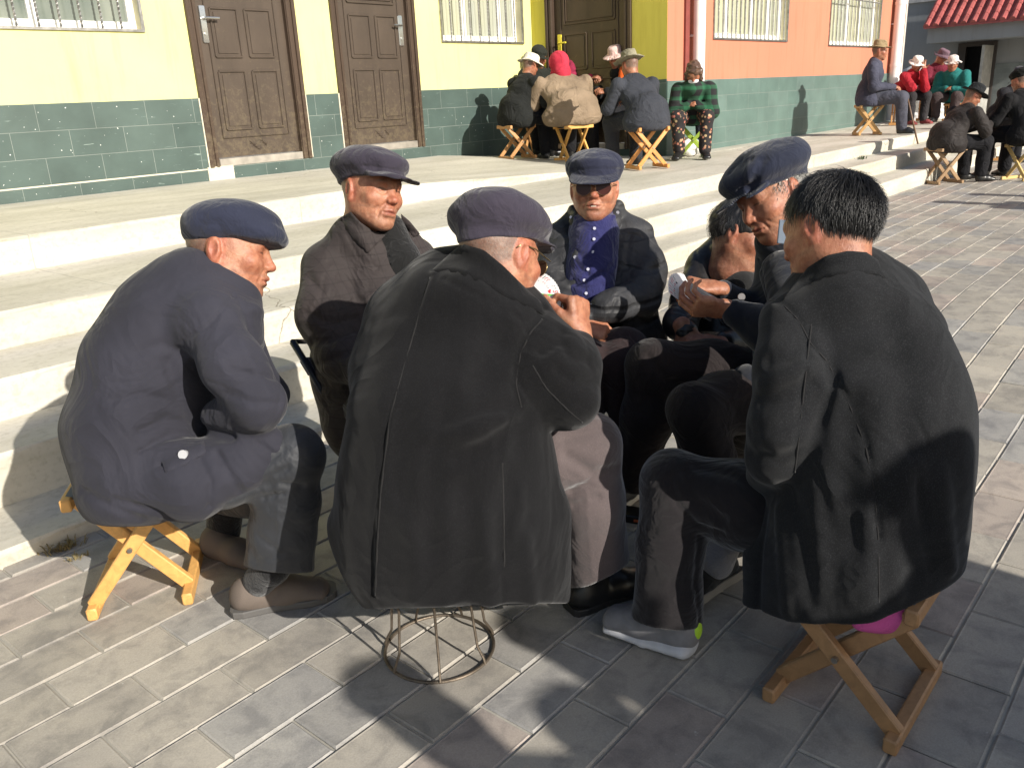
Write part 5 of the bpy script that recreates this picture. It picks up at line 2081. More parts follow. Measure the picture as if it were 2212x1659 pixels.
# ------------------------------------------------------------------ man 7: right, seen from behind, bare headed
def hair_cap(hd, S_, density=2600, length=0.045, seed=1, keep=None, col_=None, parent=None, lift=0.35):
    """hair as many thin tapering locks rooted on the scalp"""
    rs = np.random.RandomState(seed)
    vs = []; fs = []
    M, k = hd.M, hd.s
    cnt = 0
    crown = np.array([0.01, -0.055, 0.095])
    while cnt < density:
        d = rs.normal(size=3); d /= np.linalg.norm(d)
        p = np.array([0, -0.014, 0.028]) + d * np.array([0.078, 0.096, 0.088])
        if not keep(p, rs):
            continue
        cnt += 1
        n = unit(d / np.array([0.078, 0.096, 0.088]))
        flow = p - crown
        flow = unit(flow - n * (flow @ n) + rs.normal(size=3) * 0.012)
        flow = unit(flow + np.array([0, 0, -0.15]))
        L = length * rs.uniform(0.6, 1.25) * (1.25 if p[2] > 0.06 else 0.8)
        wd = rs.uniform(0.0006, 0.0014)
        side = unit(np.cross(n, flow))
        cur = rs.normal() * 0.25
        hj = rs.uniform(0, 1) ** 2
        pts = []
        q_ = p.copy()
        for j in range(5):
            t = j / 4
            pts.append(q_.copy())
            q_ = q_ + unit(flow + side * cur * t) * L / 4
            rel = (q_ - np.array([0, -0.014, 0.028])) / np.array([0.078, 0.096, 0.088])
            hgt = 1.04 + lift * math.sin(math.pi * min(1, t * 0.75)) * (0.5 + hj) + 0.10 * t * hj
            q_ = np.array([0, -0.014, 0.028]) + unit(rel) * hgt * np.array([0.078, 0.096, 0.088])
            n = unit(unit(rel) / np.array([0.078, 0.096, 0.088]))
            flow = unit(flow - n * (flow @ n) + np.array([0, 0, -0.12]))
        b = len(vs)
        for j, w0 in enumerate(pts):
            ww = wd * (1 - 0.85 * (j / 4) ** 1.5)
            o = hd.o
            vs.append(o + M @ ((w0 - side * ww) * k)); vs.append(o + M @ ((w0 + side * ww) * k)); vs.append(o + M @ ((w0 + n * ww * 0.9) * k))
        for j in range(4):
            for (a, c) in ((0, 1), (1, 2), (2, 0)):
                fs.append((b + 3 * j + a, b + 3 * j + c, b + 3 * j + 3 + c, b + 3 * j + 3 + a))
    return vs, fs


def make_hair(hd, parent, mat, keep, density=2600, length=0.045, base=0.006, seed=1, lift=0.35, h=0.004, cut=None):
    S = SDF(0.02)
    S.ell(hd.w(0, -0.014, 0.030), np.array([0.076 + base, 0.094 + base, 0.086 + base]) * hd.s, hd.M, 0.01)
    for (c, n) in (cut or []):
        S.plane(hd.w(*c), hd.M @ unit(np.array(n, float)), 0.012)
    clothnoise(S, 0.003, 60, seed)
    v, f = S.mesh(h)
    vs, fs = hair_cap(hd, None, density, length, seed, keep, lift=lift)
    n0 = len(v)
    vv = np.concatenate([v, np.array(vs)])
    ff = np.concatenate([f, np.array(fs) + n0])
    return link_mesh('hair', vv, ff, mat, parent=parent, smooth=True)


def hair_mat(name, c):
    if name in MATS: return MATS[name]
    m, nt, b = newmat(name)
    v = coords(nt)
    a = ramp(nt, noise(nt, v, 45, 4), [(0.35, tuple(np.array(c) * 0.6)), (0.62, tuple(c)), (0.75, tuple(np.array(c) * 3.5 + 0.01))]).outputs[0]
    nt.links.new(a, b.inputs['Base Color'])
    b.inputs['Roughness'].default_value = 0.38
    b.inputs['Specular IOR Level'].default_value = 0.6
    MATS[name] = m
    return m


def make_m7():
    hd = Head(P(1792, 496, 1.78), D(-0.58, -0.16, 0.78), D(-0.10, 1, 0.18), 1.0, ear_y=-0.010, hair='black', old=0.3, tone=0.95, nb=(0, -0.02, -0.13))
    J = dict(chest=P(1850, 760, 1.84), pelvis=P(1870, 1180, 1.90), sl=P(1710, 690, 1.86), sr=P(1960, 690, 1.90),
             el=P(1680, 960, 1.80), wl=P(1650, 1030, 1.98), er=P(2000, 950, 2.0), wr=P(1900, 1000, 2.2),
             kl=P(1432, 1035, 2.05), al=P(1448, 1335, 2.06), kr=P(1600, 1080, 2.35), ar=P(1560, 1200, 2.30))
    SB = SDF(); hd.build(SB)
    b = begin_person()
    tag(b, 'bareheaded man seen from behind in a grey black wool coat with grey sneaker', 'person', 'card players and onlookers in front')
    keep = lambda p, rs: (p[2] > 0.030 + 0.9 * max(p[1] + 0.02, 0) if p[1] > -0.01 else p[2] > -0.050 + 0.55 * max(0, p[1] + 0.085)) and p[1] < 0.075
    make_hair(hd, b, hair_mat('black_grey_hair', (0.016, 0.015, 0.015)), keep, density=6500, length=0.050, base=0.003, seed=4, lift=0.05,
              cut=[((0, 0.070, 0.03), (0, 1, -0.3)), ((0, -0.01, -0.035), (0, 0.6, -1))])
    # coat
    S = SDF(0.05)
    st = [((1835, 668, 1.83), 128, .125), ((1858, 770, 1.80), 160, .155), ((1880, 900, 1.78), 178, .175), ((1866, 1040, 1.80), 178, .185), ((1850, 1190, 1.84), 194, .19), ((1838, 1360, 1.90), 212, .19)]
    for (a, ra, da), (c, rc, dc) in zip(st[:-1], st[1:]):
        S.ecap(P(*a), P(*c), cr, (ra * a[2] / F, da), (rc * c[2] / F, dc), 0.06, sq=2.3)
    S.chain([q(1700, 690, 1.82, 60), q(1775, 630, 1.80, 58), q(1840, 600, 1.78, 62), q(1925, 650, 1.84, 62), q(1965, 720, 1.88, 60)], 0.05)
    S.chain([q(1965, 720, 1.9, 60), q(2005, 850, 1.95, 58), q(1985, 960, 2.05, 50)], 0.05)
    # collar turned up at the nape
    col = [(1722, 640, 1.77), (1752, 612, 1.70), (1800, 588, 1.655), (1850, 582, 1.655), (1890, 592, 1.71)]
    S.chain([q(1760, 670, 1.73, 55), q(1830, 640, 1.71, 58), q(1890, 655, 1.74, 58)], 0.05)
    # left sleeve hanging to the lap
    S.chain([q(1705, 700, 1.76, 66), q(1712, 800, 1.72, 78), q(1690, 920, 1.72, 72), q(1672, 985, 1.76, 58), q(1648, 1030, 1.90, 45)], 0.035)
    # pocket flap corner that sticks out on the right, flaring hem
    S.ecap(P(2035, 800, 1.90), P(2052, 806, 1.90), cr, (0.022, 0.03), (0.012, 0.02), 0.02)
    S.chain([q(2030, 1150, 1.86, 36), q(2068, 1240, 1.86, 20)], 0.04)
    S.chain([q(1700, 1080, 1.95, 60), q(1665, 1200, 1.92, 40), q(1650, 1330, 1.92, 36)], 0.06)
    n_ = unit(np.cross(P(2095, 1238, 1.85) - P(1612, 1325, 1.86), P(1850, 1338, 1.70) - P(1612, 1325, 1.86)))
    if n_ @ cu > 0: n_ = -n_
    S.plane(P(1612, 1327, 1.86), n_, 0.006)
    S.plane(P(1880, 1334, 1.70), unit(cr * 0.36 - cu * 0.93), 0.01)
    folds(S, [([(1655, 640), (1690, 655), (1725, 690), (1750, 740), (1785, 775), (1830, 860), (1870, 960), (1890, 1060), (1898, 1160)], 0.007, 0.0055),
              ([(1752, 700), (1735, 830), (1725, 930), (1718, 1030)], 0.007, 0.005),
              ([(1795, 780), (1800, 840), (1765, 930), (1745, 1000), (1725, 1045)], 0.010, 0.014),
              ([(1660, 780), (1700, 770), (1740, 735)], 0.016, 0.010), ([(1645, 830), (1690, 815), (1740, 790)], 0.016, -0.008), ([(1640, 870), (1700, 850), (1750, 830)], 0.014, 0.008),
              ([(1620, 930), (1680, 925), (1730, 900)], 0.014, 0.007), ([(1625, 985), (1680, 990), (1730, 975)], 0.014, 0.008),
              ([(1790, 790), (1850, 770), (1920, 775)], 0.02, 0.007), ([(1800, 850), (1840, 830), (1880, 835)], 0.018, -0.006),
              ([(1745, 655), (1790, 628), (1850, 618), (1900, 630)], 0.007, 0.005),
              ([(1700, 1060), (1735, 1150), (1750, 1300)], 0.020, 0.010), ([(1680, 1100), (1690, 1200), (1700, 1320)], 0.018, -0.008),
              ([(1960, 960), (1985, 1080), (2020, 1250)], 0.012, 0.006), ([(1650, 1100), (1640, 1200), (1635, 1310)], 0.012, 0.006),
              ([(1960, 860), (2000, 950), (2040, 1080)], 0.004, 0.003), ([(1760, 1020), (1775, 1070), (1790, 1130)], 0.010, 0.010),
              ([(1930, 700), (1960, 820), (1950, 950)], 0.030, 0.010), ([(1840, 880), (1830, 1020), (1840, 1180)], 0.030, 0.012), ([(1960, 1000), (1930, 1150), (1940, 1280)], 0.026, -0.010),
              ([(1790, 1140), (1800, 1240), (1790, 1330)], 0.022, 0.010), ([(1870, 1120), (1880, 1320)], 0.024, -0.010), ([(2030, 1020), (2040, 1120), (2060, 1230)], 0.018, -0.009)])
    clothnoise(S, 0.007, 6, 21)
    coat = emit(S, 'coat', 0.004, c_wool2, b)
    for ln in ([(1655, 645), (1690, 658), (1725, 693), (1750, 742), (1785, 780), (1830, 865), (1868, 960), (1888, 1060), (1896, 1160), (1898, 1300)],
               [(1752, 700), (1737, 830), (1727, 930), (1716, 1020)]):
        seam_line(S, ln, MATS['wool_seam'], coat, r=0.0018)
    ribbon('collar', [(1712, 618), (1745, 578), (1785, 552), (1832, 542), (1872, 545), (1897, 562)], [(1690, 650), (1735, 620), (1787, 600), (1840, 590), (1885, 592), (1915, 606)], [S, SB], 0.014, 0.010, c_wool2, coat)
    # trousers
    ct = cloth('dark_plum_trousers', (0.010, 0.008, 0.009), wrinkle=0.3, fold=8, fuzz=0.15)
    S = SDF(0.04)
    S.chain([q(1780, 1130, 1.93, 105), q(1600, 1090, 1.97, 88), q(1458, 1036, 2.00, 62)], 0.05)
    S.ecap(P(1445, 1040, 2.0), P(1447, 1180, 2.03), cr, (0.066, 0.07), (0.078, 0.075), 0.04)
    S.ecap(P(1447, 1180, 2.03), P(1442, 1345, 2.055), cr, (0.078, 0.075), (0.087, 0.075), 0.03)
    S.plane(P(1440, 1352, 2.0), unit(-cu - cr * 0.12), 0.006)
    folds(S, [([(1445, 1030), (1465, 1090), (1500, 1130), (1560, 1150)], 0.008, 0.009), ([(1480, 1020), (1500, 1080), (1560, 1120)], 0.014, 0.009),
              ([(1500, 1010), (1580, 1025), (1640, 1060)], 0.014, 0.006), ([(1510, 1160), (1500, 1260), (1510, 1340)], 0.008, 0.005)])
    clothnoise(S, 0.003, 12, 9)
    emit(S, 'trousers', 0.0045, ct, b)
    S = SDF(0.04)
    S.chain([q(1780, 1130, 2.1, 100), q(1600, 1080, 2.35, 66), q(1580, 1150, 2.33, 55)], 0.05)
    emit(S, 'trousers', 0.007, ct, b)
    # grey sneaker with pale sole and green heel tab
    h0, t0 = G(1512, 1418), G(1296, 1350)
    ms = simple('grey_knit_upper', (0.20, 0.195, 0.20), 0.85, var=0.15, nscale=30, bmp=0.5, bscale=500, bdist=0.001)
    S = SDF(0.02)
    w_ = shoe(S, h0 + np.array([0, 0, 0.016]), t0 + np.array([0, 0, 0.018]), W=0.048, H=0.060)
    folds(S, [([(1362, 1330), (1380, 1345)], 0.004, 0.003), ([(1345, 1335), (1365, 1352)], 0.004, 0.003)])
    sh = emit(S, 'sneaker', 0.0035, ms, b)
    f = unit(t0 - h0); L = np.linalg.norm(t0 - h0)
    M = frame(f, (0, 0, 1))
    # sculpted midsole
    ss = SDF(0.01)
    W_ = lambda x, y, z: h0 + M @ np.array([x, y * L, z])
    ss.ecap(W_(0, 0.13, 0.022), W_(0, 0.50, 0.016), M[:, 0], (0.050, 0.026), (0.046, 0.020), 0.01)
    ss.ecap(W_(0, 0.50, 0.016), W_(0, 0.86, 0.022), M[:, 0], (0.046, 0.020), (0.050, 0.016), 0.01)
    ss.plane(W_(0, 0, 0.003), (0, 0, -1), 0.003)
    for y in (0.2, 0.32, 0.44, 0.56, 0.68, 0.80):
        ss.stroke([W_(-0.07, y, 0.0), W_(0.07, y, 0.0)], 0.006, 0.005)
    emit(ss, 'midsole', 0.0035, simple('white_foam_sole', (0.52, 0.52, 0.53), 0.6, var=0.12, nscale=25), sh)
    tb = SDF(0.006)
    tb.ell(W_(0, 0.035, 0.072), (0.020, 0.012, 0.026), M, 0.006)
    emit(tb, 'heel_tab', 0.003, simple('lime_tab', (0.38, 0.62, 0.03), 0.6), sh)
    tb = SDF(0.004)
    ring = [W_(0.036 * math.cos(t), 0.23 + 0.135 * math.sin(t), 0.108 - 0.02 * math.sin(t)) for t in np.linspace(0, 2 * math.pi, 20)]
    tb.chain([(p, 0.0045) for p in ring], 0.004)
    emit(tb, 'collar_lining', 0.003, MATS['lime_tab'], sh)
    lc = MB()
    for i in range(5):
        y = 0.44 + 0.055 * i
        z = 0.088 - 0.011 * i
        lc.tube([W_(-0.022, y, z - 0.005), W_(0, y + 0.01, z + 0.006), W_(0.022, y + 0.025, z - 0.004)], 0.0022, 6)
    for sx in (-1, 1):
        lc.tube([W_(0, 0.46, 0.094), W_(0.02 * sx, 0.50, 0.096), W_(0.03 * sx, 0.54, 0.085), W_(0.012 * sx, 0.50, 0.09)], 0.0018, 6)
    lc.build('laces', simple('grey_lace', (0.14, 0.14, 0.15), 0.8), sh, smooth=True)
    S = SDF(0.02)
    S.cone(W_(0, 0.2, 0.07), W_(0, 0.2, 0.17), 0.040, 0.040, 0.01)
    emit(S, 'sock', 0.005, c_sock, b)
    # other shoe: black slip-on turned on its side, grey sock
    S = SDF(0.02)
    h1 = G(1598, 1238, 0.02); t1 = G(1500, 1300, 0.0)
    t1 = h1 + unit(t1 - h1) * 0.26
    shoe(S, h1, t1, W=0.045, H=0.055, up=(0.25, 0.3, 0.9))
    emit(S, 'shoe', 0.005, cloth('black_canvas', (0.012, 0.012, 0.012)), b)
    sole('sole', h1 + np.array([0, 0, 0.002]), t1, b, simple('worn_sole', (0.22, 0.20, 0.17), 0.8), up=(0.25, 0.3, 0.9))
    S = SDF(0.02)
    S.cone(P(1548, 1215, 2.27), P(1575, 1150, 2.30), 0.045, 0.045, 0.01)
    emit(S, 'sock', 0.005, cloth('grey_sock', (0.22, 0.22, 0.24), wrinkle=0.3, fold=40), b)
    finish_person(b, SB, J, hd, 0.003, legs=True)
    return b


m7 = make_m7()
# pink and white cushion on the stool
S = SDF(0.03)
cc_ = P(1915, 1306, 1.84)
S.ell((1.70, 0.47, 0.335), (0.15, 0.14, 0.03), None, 0.02)
S.ell(P(1925, 1318, 1.715), (0.085, 0.042, 0.038), np.stack([unit(cr + cu * 0.35), unit(cu - cr * 0.35), cf], 1), 0.03)
S.cone(P(1920, 1310, 1.74), (1.70, 0.47, 0.335), 0.04, 0.05, 0.03)
clothnoise(S, 0.003, 30, 2)
mp_, ntp, bp_ = newmat('pink_white_fleece')
gn = nd(ntp, 'ShaderNodeTexCoord')
sx = ntp.nodes.new('ShaderNodeVectorMath'); sx.operation = 'DOT_PRODUCT'
sx.inputs[1].default_value = tuple(cr * 1.0 + cu * 0.9)
ntp.links.new(gn.outputs['Object'], sx.inputs[0])
x0 = float((cr + cu * 0.9) @ P(1935, 1318, 1.78))
mr = ntp.nodes.new('ShaderNodeMapRange'); mr.inputs['From Min'].default_value = x0 - 0.008; mr.inputs['From Max'].default_value = x0 + 0.008
ntp.links.new(sx.outputs['Value'], mr.inputs[0])
ntp.links.new(mixc(ntp, (0.62, 0.10, 0.33), (0.66, 0.66, 0.72), mr.outputs[0]), bp_.inputs['Base Color'])
bp_.inputs['Roughness'].default_value = 0.95
bump(ntp, bp_, [(noise(ntp, coords(ntp), 300, 3), 0.8, 0.002)])
cush = emit(S, 'cushion', 0.004, mp_, None)
tag(cush, 'pink and white fleece cushion on the stool under the bareheaded man', 'cushion')
print('m7', time.time() - T0)

# stools of the left and right men
a_, b_ = G(215, 1335), G(410, 1300)
cA = G(300, 1250)
stool(0.917, 2.28, 0.0, -0.63, H=0.37, W=0.32, D_=0.25, label='pale wooden folding stool under the man in dark suit and flat cap', col=(0.66, 0.36, 0.11), matname='honey_wood')
stool(1.67, 0.49, 0.0, math.pi / 2, H=0.315, W=0.31, D_=0.26, top=0.05, label='worn brown folding stool under the bareheaded man and pink cushion', col=(0.36, 0.20, 0.09), matname='worn_brown_wood')
# ------------------------------------------------------------------ man 2: dark zip jacket, plum cap, on a folding chair
c_jack = cloth('dark_umber_check_jacket', (0.036, 0.029, 0.028), rough=0.75, wrinkle=0.45, fold=7, sheen=0.08, spec=0.2, check=9)
m_zip = simple('brass_zip', (0.30, 0.22, 0.10), 0.35, 0.8, bmp=0.3, bscale=600)


def make_m2():
    hd = Head(P(803, 412, 2.6), D(0.76, -0.14, -0.62), D(0.05, 1, -0.05), 1.03, ear_y=-0.012, hair='grey', old=1.5)
    J = dict(chest=P(800, 620, 2.70), pelvis=P(800, 850, 2.78), sl=P(900, 560, 2.72), sr=P(705, 580, 2.66),
             er=P(700, 740, 2.60), wr=P(790, 800, 2.48), el=P(940, 700, 2.75), wl=P(900, 800, 2.6), kr=P(900, 850, 2.5), ar=P(930, 1050, 2.6), kl=P(960, 850, 2.6), al=P(980, 1050, 2.7))
    SB = SDF(); hd.build(SB)
    b = begin_person()
    # sagging cheeks and throat of an old man
    for x in (-1, 1):
        SB.stroke([hd.w(0.020 * x, 0.090, -0.040), hd.w(0.033 * x, 0.078, -0.062), hd.w(0.030 * x, 0.070, -0.088)], 0.0045, 0.004)
        SB.stroke([hd.w(0.055 * x, 0.045, -0.04), hd.w(0.045 * x, 0.040, -0.085)], 0.006, 0.003)
    hand(SB, P(800, 800, 2.46), D(0.8, -0.35, 0.1), D(-0.1, 0.4, -0.9), 1, curl=(35, 40, 25))
    tag(b, 'old man in dark zip jacket and plum peaked cap sitting on a folding chair', 'person', 'card players and onlookers in front')
    S = SDF(0.05)
    st = [((812, 570, 2.72), 98, .12), ((805, 680, 2.72), 118, .15), ((800, 800, 2.74), 118, .16), ((800, 900, 2.78), 112, .16)]
    for (a, ra, da), (c, rc, dc) in zip(st[:-1], st[1:]):
        S.ecap(P(*a), P(*c), cr, (ra * a[2] / F, da), (rc * c[2] / F, dc), 0.06)
    S.chain([q(712, 575, 2.66, 44), q(766, 515, 2.64, 46), q(830, 520, 2.72, 40), q(893, 560, 2.75, 42)], 0.05)
    S.chain([q(706, 580, 2.64, 52), q(702, 680, 2.58, 54), q(735, 770, 2.54, 46), q(800, 815, 2.46, 36)], 0.04)
    S.chain([q(895, 565, 2.76, 44), q(925, 680, 2.78, 46), q(890, 790, 2.6, 40)], 0.04)
    # collar: two leaves, left one lying towards the chest
    def leaf(pts, up, w0, w1, t=0.008):
        for a, c in zip(pts[:-1], pts[1:]):
            S.ecap(P(*a), P(*c), up, (w0, t), (w1, t), 0.012)
    S.chain([q(760, 505, 2.66, 34), q(812, 560, 2.64, 34)], 0.05)
    S.chain([q(885, 525, 2.68, 28), q(905, 570, 2.69, 32)], 0.04)
    # open zip: dark gap
    folds(S, [([(862, 520), (880, 560), (905, 600), (925, 650)], 0.012, 0.015),
              ([(712, 560), (700, 600), (690, 660)], 0.005, 0.004), ([(670, 600), (700, 640), (745, 650)], 0.014, 0.009), ([(665, 680), (720, 700), (770, 690)], 0.014, 0.008),
              ([(665, 740), (710, 740), (760, 715)], 0.012, 0.009), ([(690, 785), (740, 770), (780, 750)], 0.012, 0.008),
              ([(760, 620), (790, 690), (800, 760)], 0.014, 0.010), ([(730, 600), (780, 620), (830, 625)], 0.014, 0.006),
              ([(735, 660), (780, 650), (800, 690)], 0.012, 0.010), ([(690, 830), (740, 850), (790, 850)], 0.014, 0.008), ([(700, 870), (760, 880)], 0.012, 0.006),
              ([(745, 500), (775, 555), (805, 585)], 0.004, 0.005), ([(810, 585), (830, 560), (845, 540)], 0.004, 0.004)])
    clothnoise(S, 0.007, 11, 31)
    coat = emit(S, 'jacket', 0.005, c_jack, b)
    ribbon('collar', [(758, 458), (778, 480), (803, 498), (833, 508)], [(735, 470), (745, 494), (766, 524), (793, 550)], [S, SB], 0.020, 0.009, c_jack, coat)
    ribbon('collar', [(866, 462), (885, 478), (908, 506)], [(868, 484), (878, 494), (892, 512)], [S, SB], 0.016, 0.008, c_jack, coat)
    # zip edges
    z = MB()
    for path in ([(852, 508), (868, 530), (880, 560), (893, 590), (905, 625), (915, 655)],):
        pts = [pick(S, x, y, 2, 3.2) for x, y in path]
        z.tube([p - cf * 0.004 for p in pts if p is not None], 0.0035, 6)
    z.build('zip', m_zip, coat)
    z = MB()
    pts = [pick(S, x, y, 2, 3.2) for x, y in [(878, 512), (890, 530), (897, 560), (908, 590), (920, 615)]]
    z.tube([p - cf * 0.004 for p in pts if p is not None], 0.0030, 6)
    z.build('zip', m_zip, coat)
    # under-jumper in the opening
    S2 = SDF(0.02)
    S2.chain([(P(838, 500, 2.66), 0.058), (P(870, 560, 2.64), 0.05), (P(895, 640, 2.66), 0.05)], 0.03)
    emit(S2, 'pullover', 0.005, cloth('black_knit2', (0.008, 0.008, 0.008), wrinkle=0.3, fold=20), b)
    S = SDF(0.05)
    S.chain([q(800, 870, 2.72, 80), q(860, 880, 2.55, 66), q(905, 860, 2.48, 60)], 0.05)
    S.chain([q(905, 860, 2.48, 60), q(930, 1050, 2.58, 50)], 0.04)
    S.chain([q(800, 870, 2.78, 80), q(965, 850, 2.6, 60), q(990, 1050, 2.72, 50)], 0.04)
    clothnoise(S, 0.004, 12, 7)
    emit(S, 'trousers', 0.006, cloth('black_trousers', (0.012, 0.011, 0.012), wrinkle=0.4, fold=9), b)
    for i, (a, c) in enumerate((((930, 1100), (1000, 1120)), ((990, 1090), (1060, 1110)))):
        S = SDF(0.02)
        h = G(*a); t = h + unit(G(*c) - h) * 0.27
        shoe(S, h, t)
        S.cone(h + np.array([0, 0, 0.05]), P(a[0], a[1] - 60, 2.62 + 0.12 * i), 0.04, 0.04)
        emit(S, 'shoe', 0.007, c_shoeb, b)
    S = mao_cap(hd, puff=(0.108, 0.122, 0.046), cz=0.068, cy=-0.018, tilt=0.10, visor=0.084, vy=0.092, vz=0.044, vdrop=0.16, seed=12, bk=0.16)
    emit(S, 'cap', 0.0035, c_capp, b)
    finish_person(b, SB, J, hd, 0.003, legs=True)
    return b


m2 = make_m2()


def folding_chair():
    base = G(742, 1050)
    e = empty('folding_chair', base)
    tag(e, 'folding metal chair with navy canvas under the old man in the zip jacket', 'chair')
    mm = simple('dark_blue_tube', (0.030, 0.036, 0.050), 0.35, 0.5, var=0.2, bmp=0.1)
    nav = cloth('navy_canvas', (0.012, 0.018, 0.055), wrinkle=0.3, fold=12)
    off = cf * 0.42 * 0 + (P(684, 740, 3.05) - P(632, 740, 2.62))
    A, B, C_ = P(632, 738, 2.62), P(700, 850, 2.64), P(757, 935, 2.70)
    D_ = P(860, 1075, 2.80)
    for k, o in enumerate((np.zeros(3), off)):
        m = MB()
        m.tube([A + o, B + o, C_ + o, D_ + o], 0.011, 12)
        m.build('leg', mm, e, smooth=True)
        m = MB()
        m.tube([P(745, 1045, 2.98) + o * 0.0 + (off * k), P(830, 900, 2.85) + off * k], 0.011, 12)
        m.build('leg', mm, e, smooth=True)
    m = MB(); m.tube([A, A + off], 0.008, 10); m.build('crossbar', mm, e, smooth=True)
    m = MB(); m.tube([B + (C_ - B) * 0.35 - (off * 0.05), B + (C_ - B) * 0.35 + off], 0.010, 10); m.build('crossbar', mm, e, smooth=True)
    m = MB(); m.tube([P(729, 1052, 2.99), P(760, 1030, 3.06)], 0.012, 12); m.build('foot_cap', simple('black_plastic', (0.01, 0.01, 0.01), 0.4), e, smooth=True)
    m = MB()
    p0 = A + (B - A) * 0.48; p1 = A + (B - A) * 0.86
    m.bar(p0 - unit(off) * 0.004, p0 + off, 0.028, 0.014, unit(B - A), 0.004)
    m.build('back_strap', nav, e)
    m = MB()
    m.bar(p1 - unit(off) * 0.004, p1 + off * 0.3, 0.018, 0.014, unit(B - A), 0.004)
    m.build('back_strap', nav, e)
    m = MB()
    s0 = P(780, 905, 2.72)
    m.bar(s0, s0 + D(1, 0.1, 0.3) * 0.36, 0.012, 0.18, cu, 0.004)
    m.build('seat', nav, e)


folding_chair()
print('m2', time.time() - T0)


# ------------------------------------------------------------------ man 4: facing us, sunglasses, quilted jacket over blue cardigan
def quilt_mat():
    m, nt, b = newmat('quilted_nylon')
    v = coords(nt)
    c = np.array((0.034, 0.034, 0.036))
    a = ramp(nt, noise(nt, v, 9, 4), [(0.3, tuple(c * 0.75)), (0.7, tuple(c * 1.4))]).outputs[0]
    nt.links.new(a, b.inputs['Base Color'])
    b.inputs['Roughness'].default_value = 0.55
    b.inputs['Specular IOR Level'].default_value = 0.25
    f1 = noise(nt, coords(nt, (1, 1, 0.5)), 26, 3, 0.5, 1.0)
    wv = nt.nodes.new('ShaderNodeTexWave'); wv.bands_direction = 'Z'
    wv.inputs['Scale'].default_value = 3.4; wv.inputs['Distortion'].default_value = 2.5; wv.inputs['Detail'].default_value = 2
    nt.links.new(v, wv.inputs['Vector'])
    wr_ = ramp(nt, wv.outputs[0], [(0.0, (0, 0, 0)), (0.16, (0.8, 0.8, 0.8)), (0.6, (1, 1, 1))]).outputs[0]
    bump(nt, b, [(wr_, 0.7, 0.014), (f1, 0.55, 0.012), (noise(nt, v, 90, 3, 0.6, 1.0), 0.35, 0.002)])
    return m


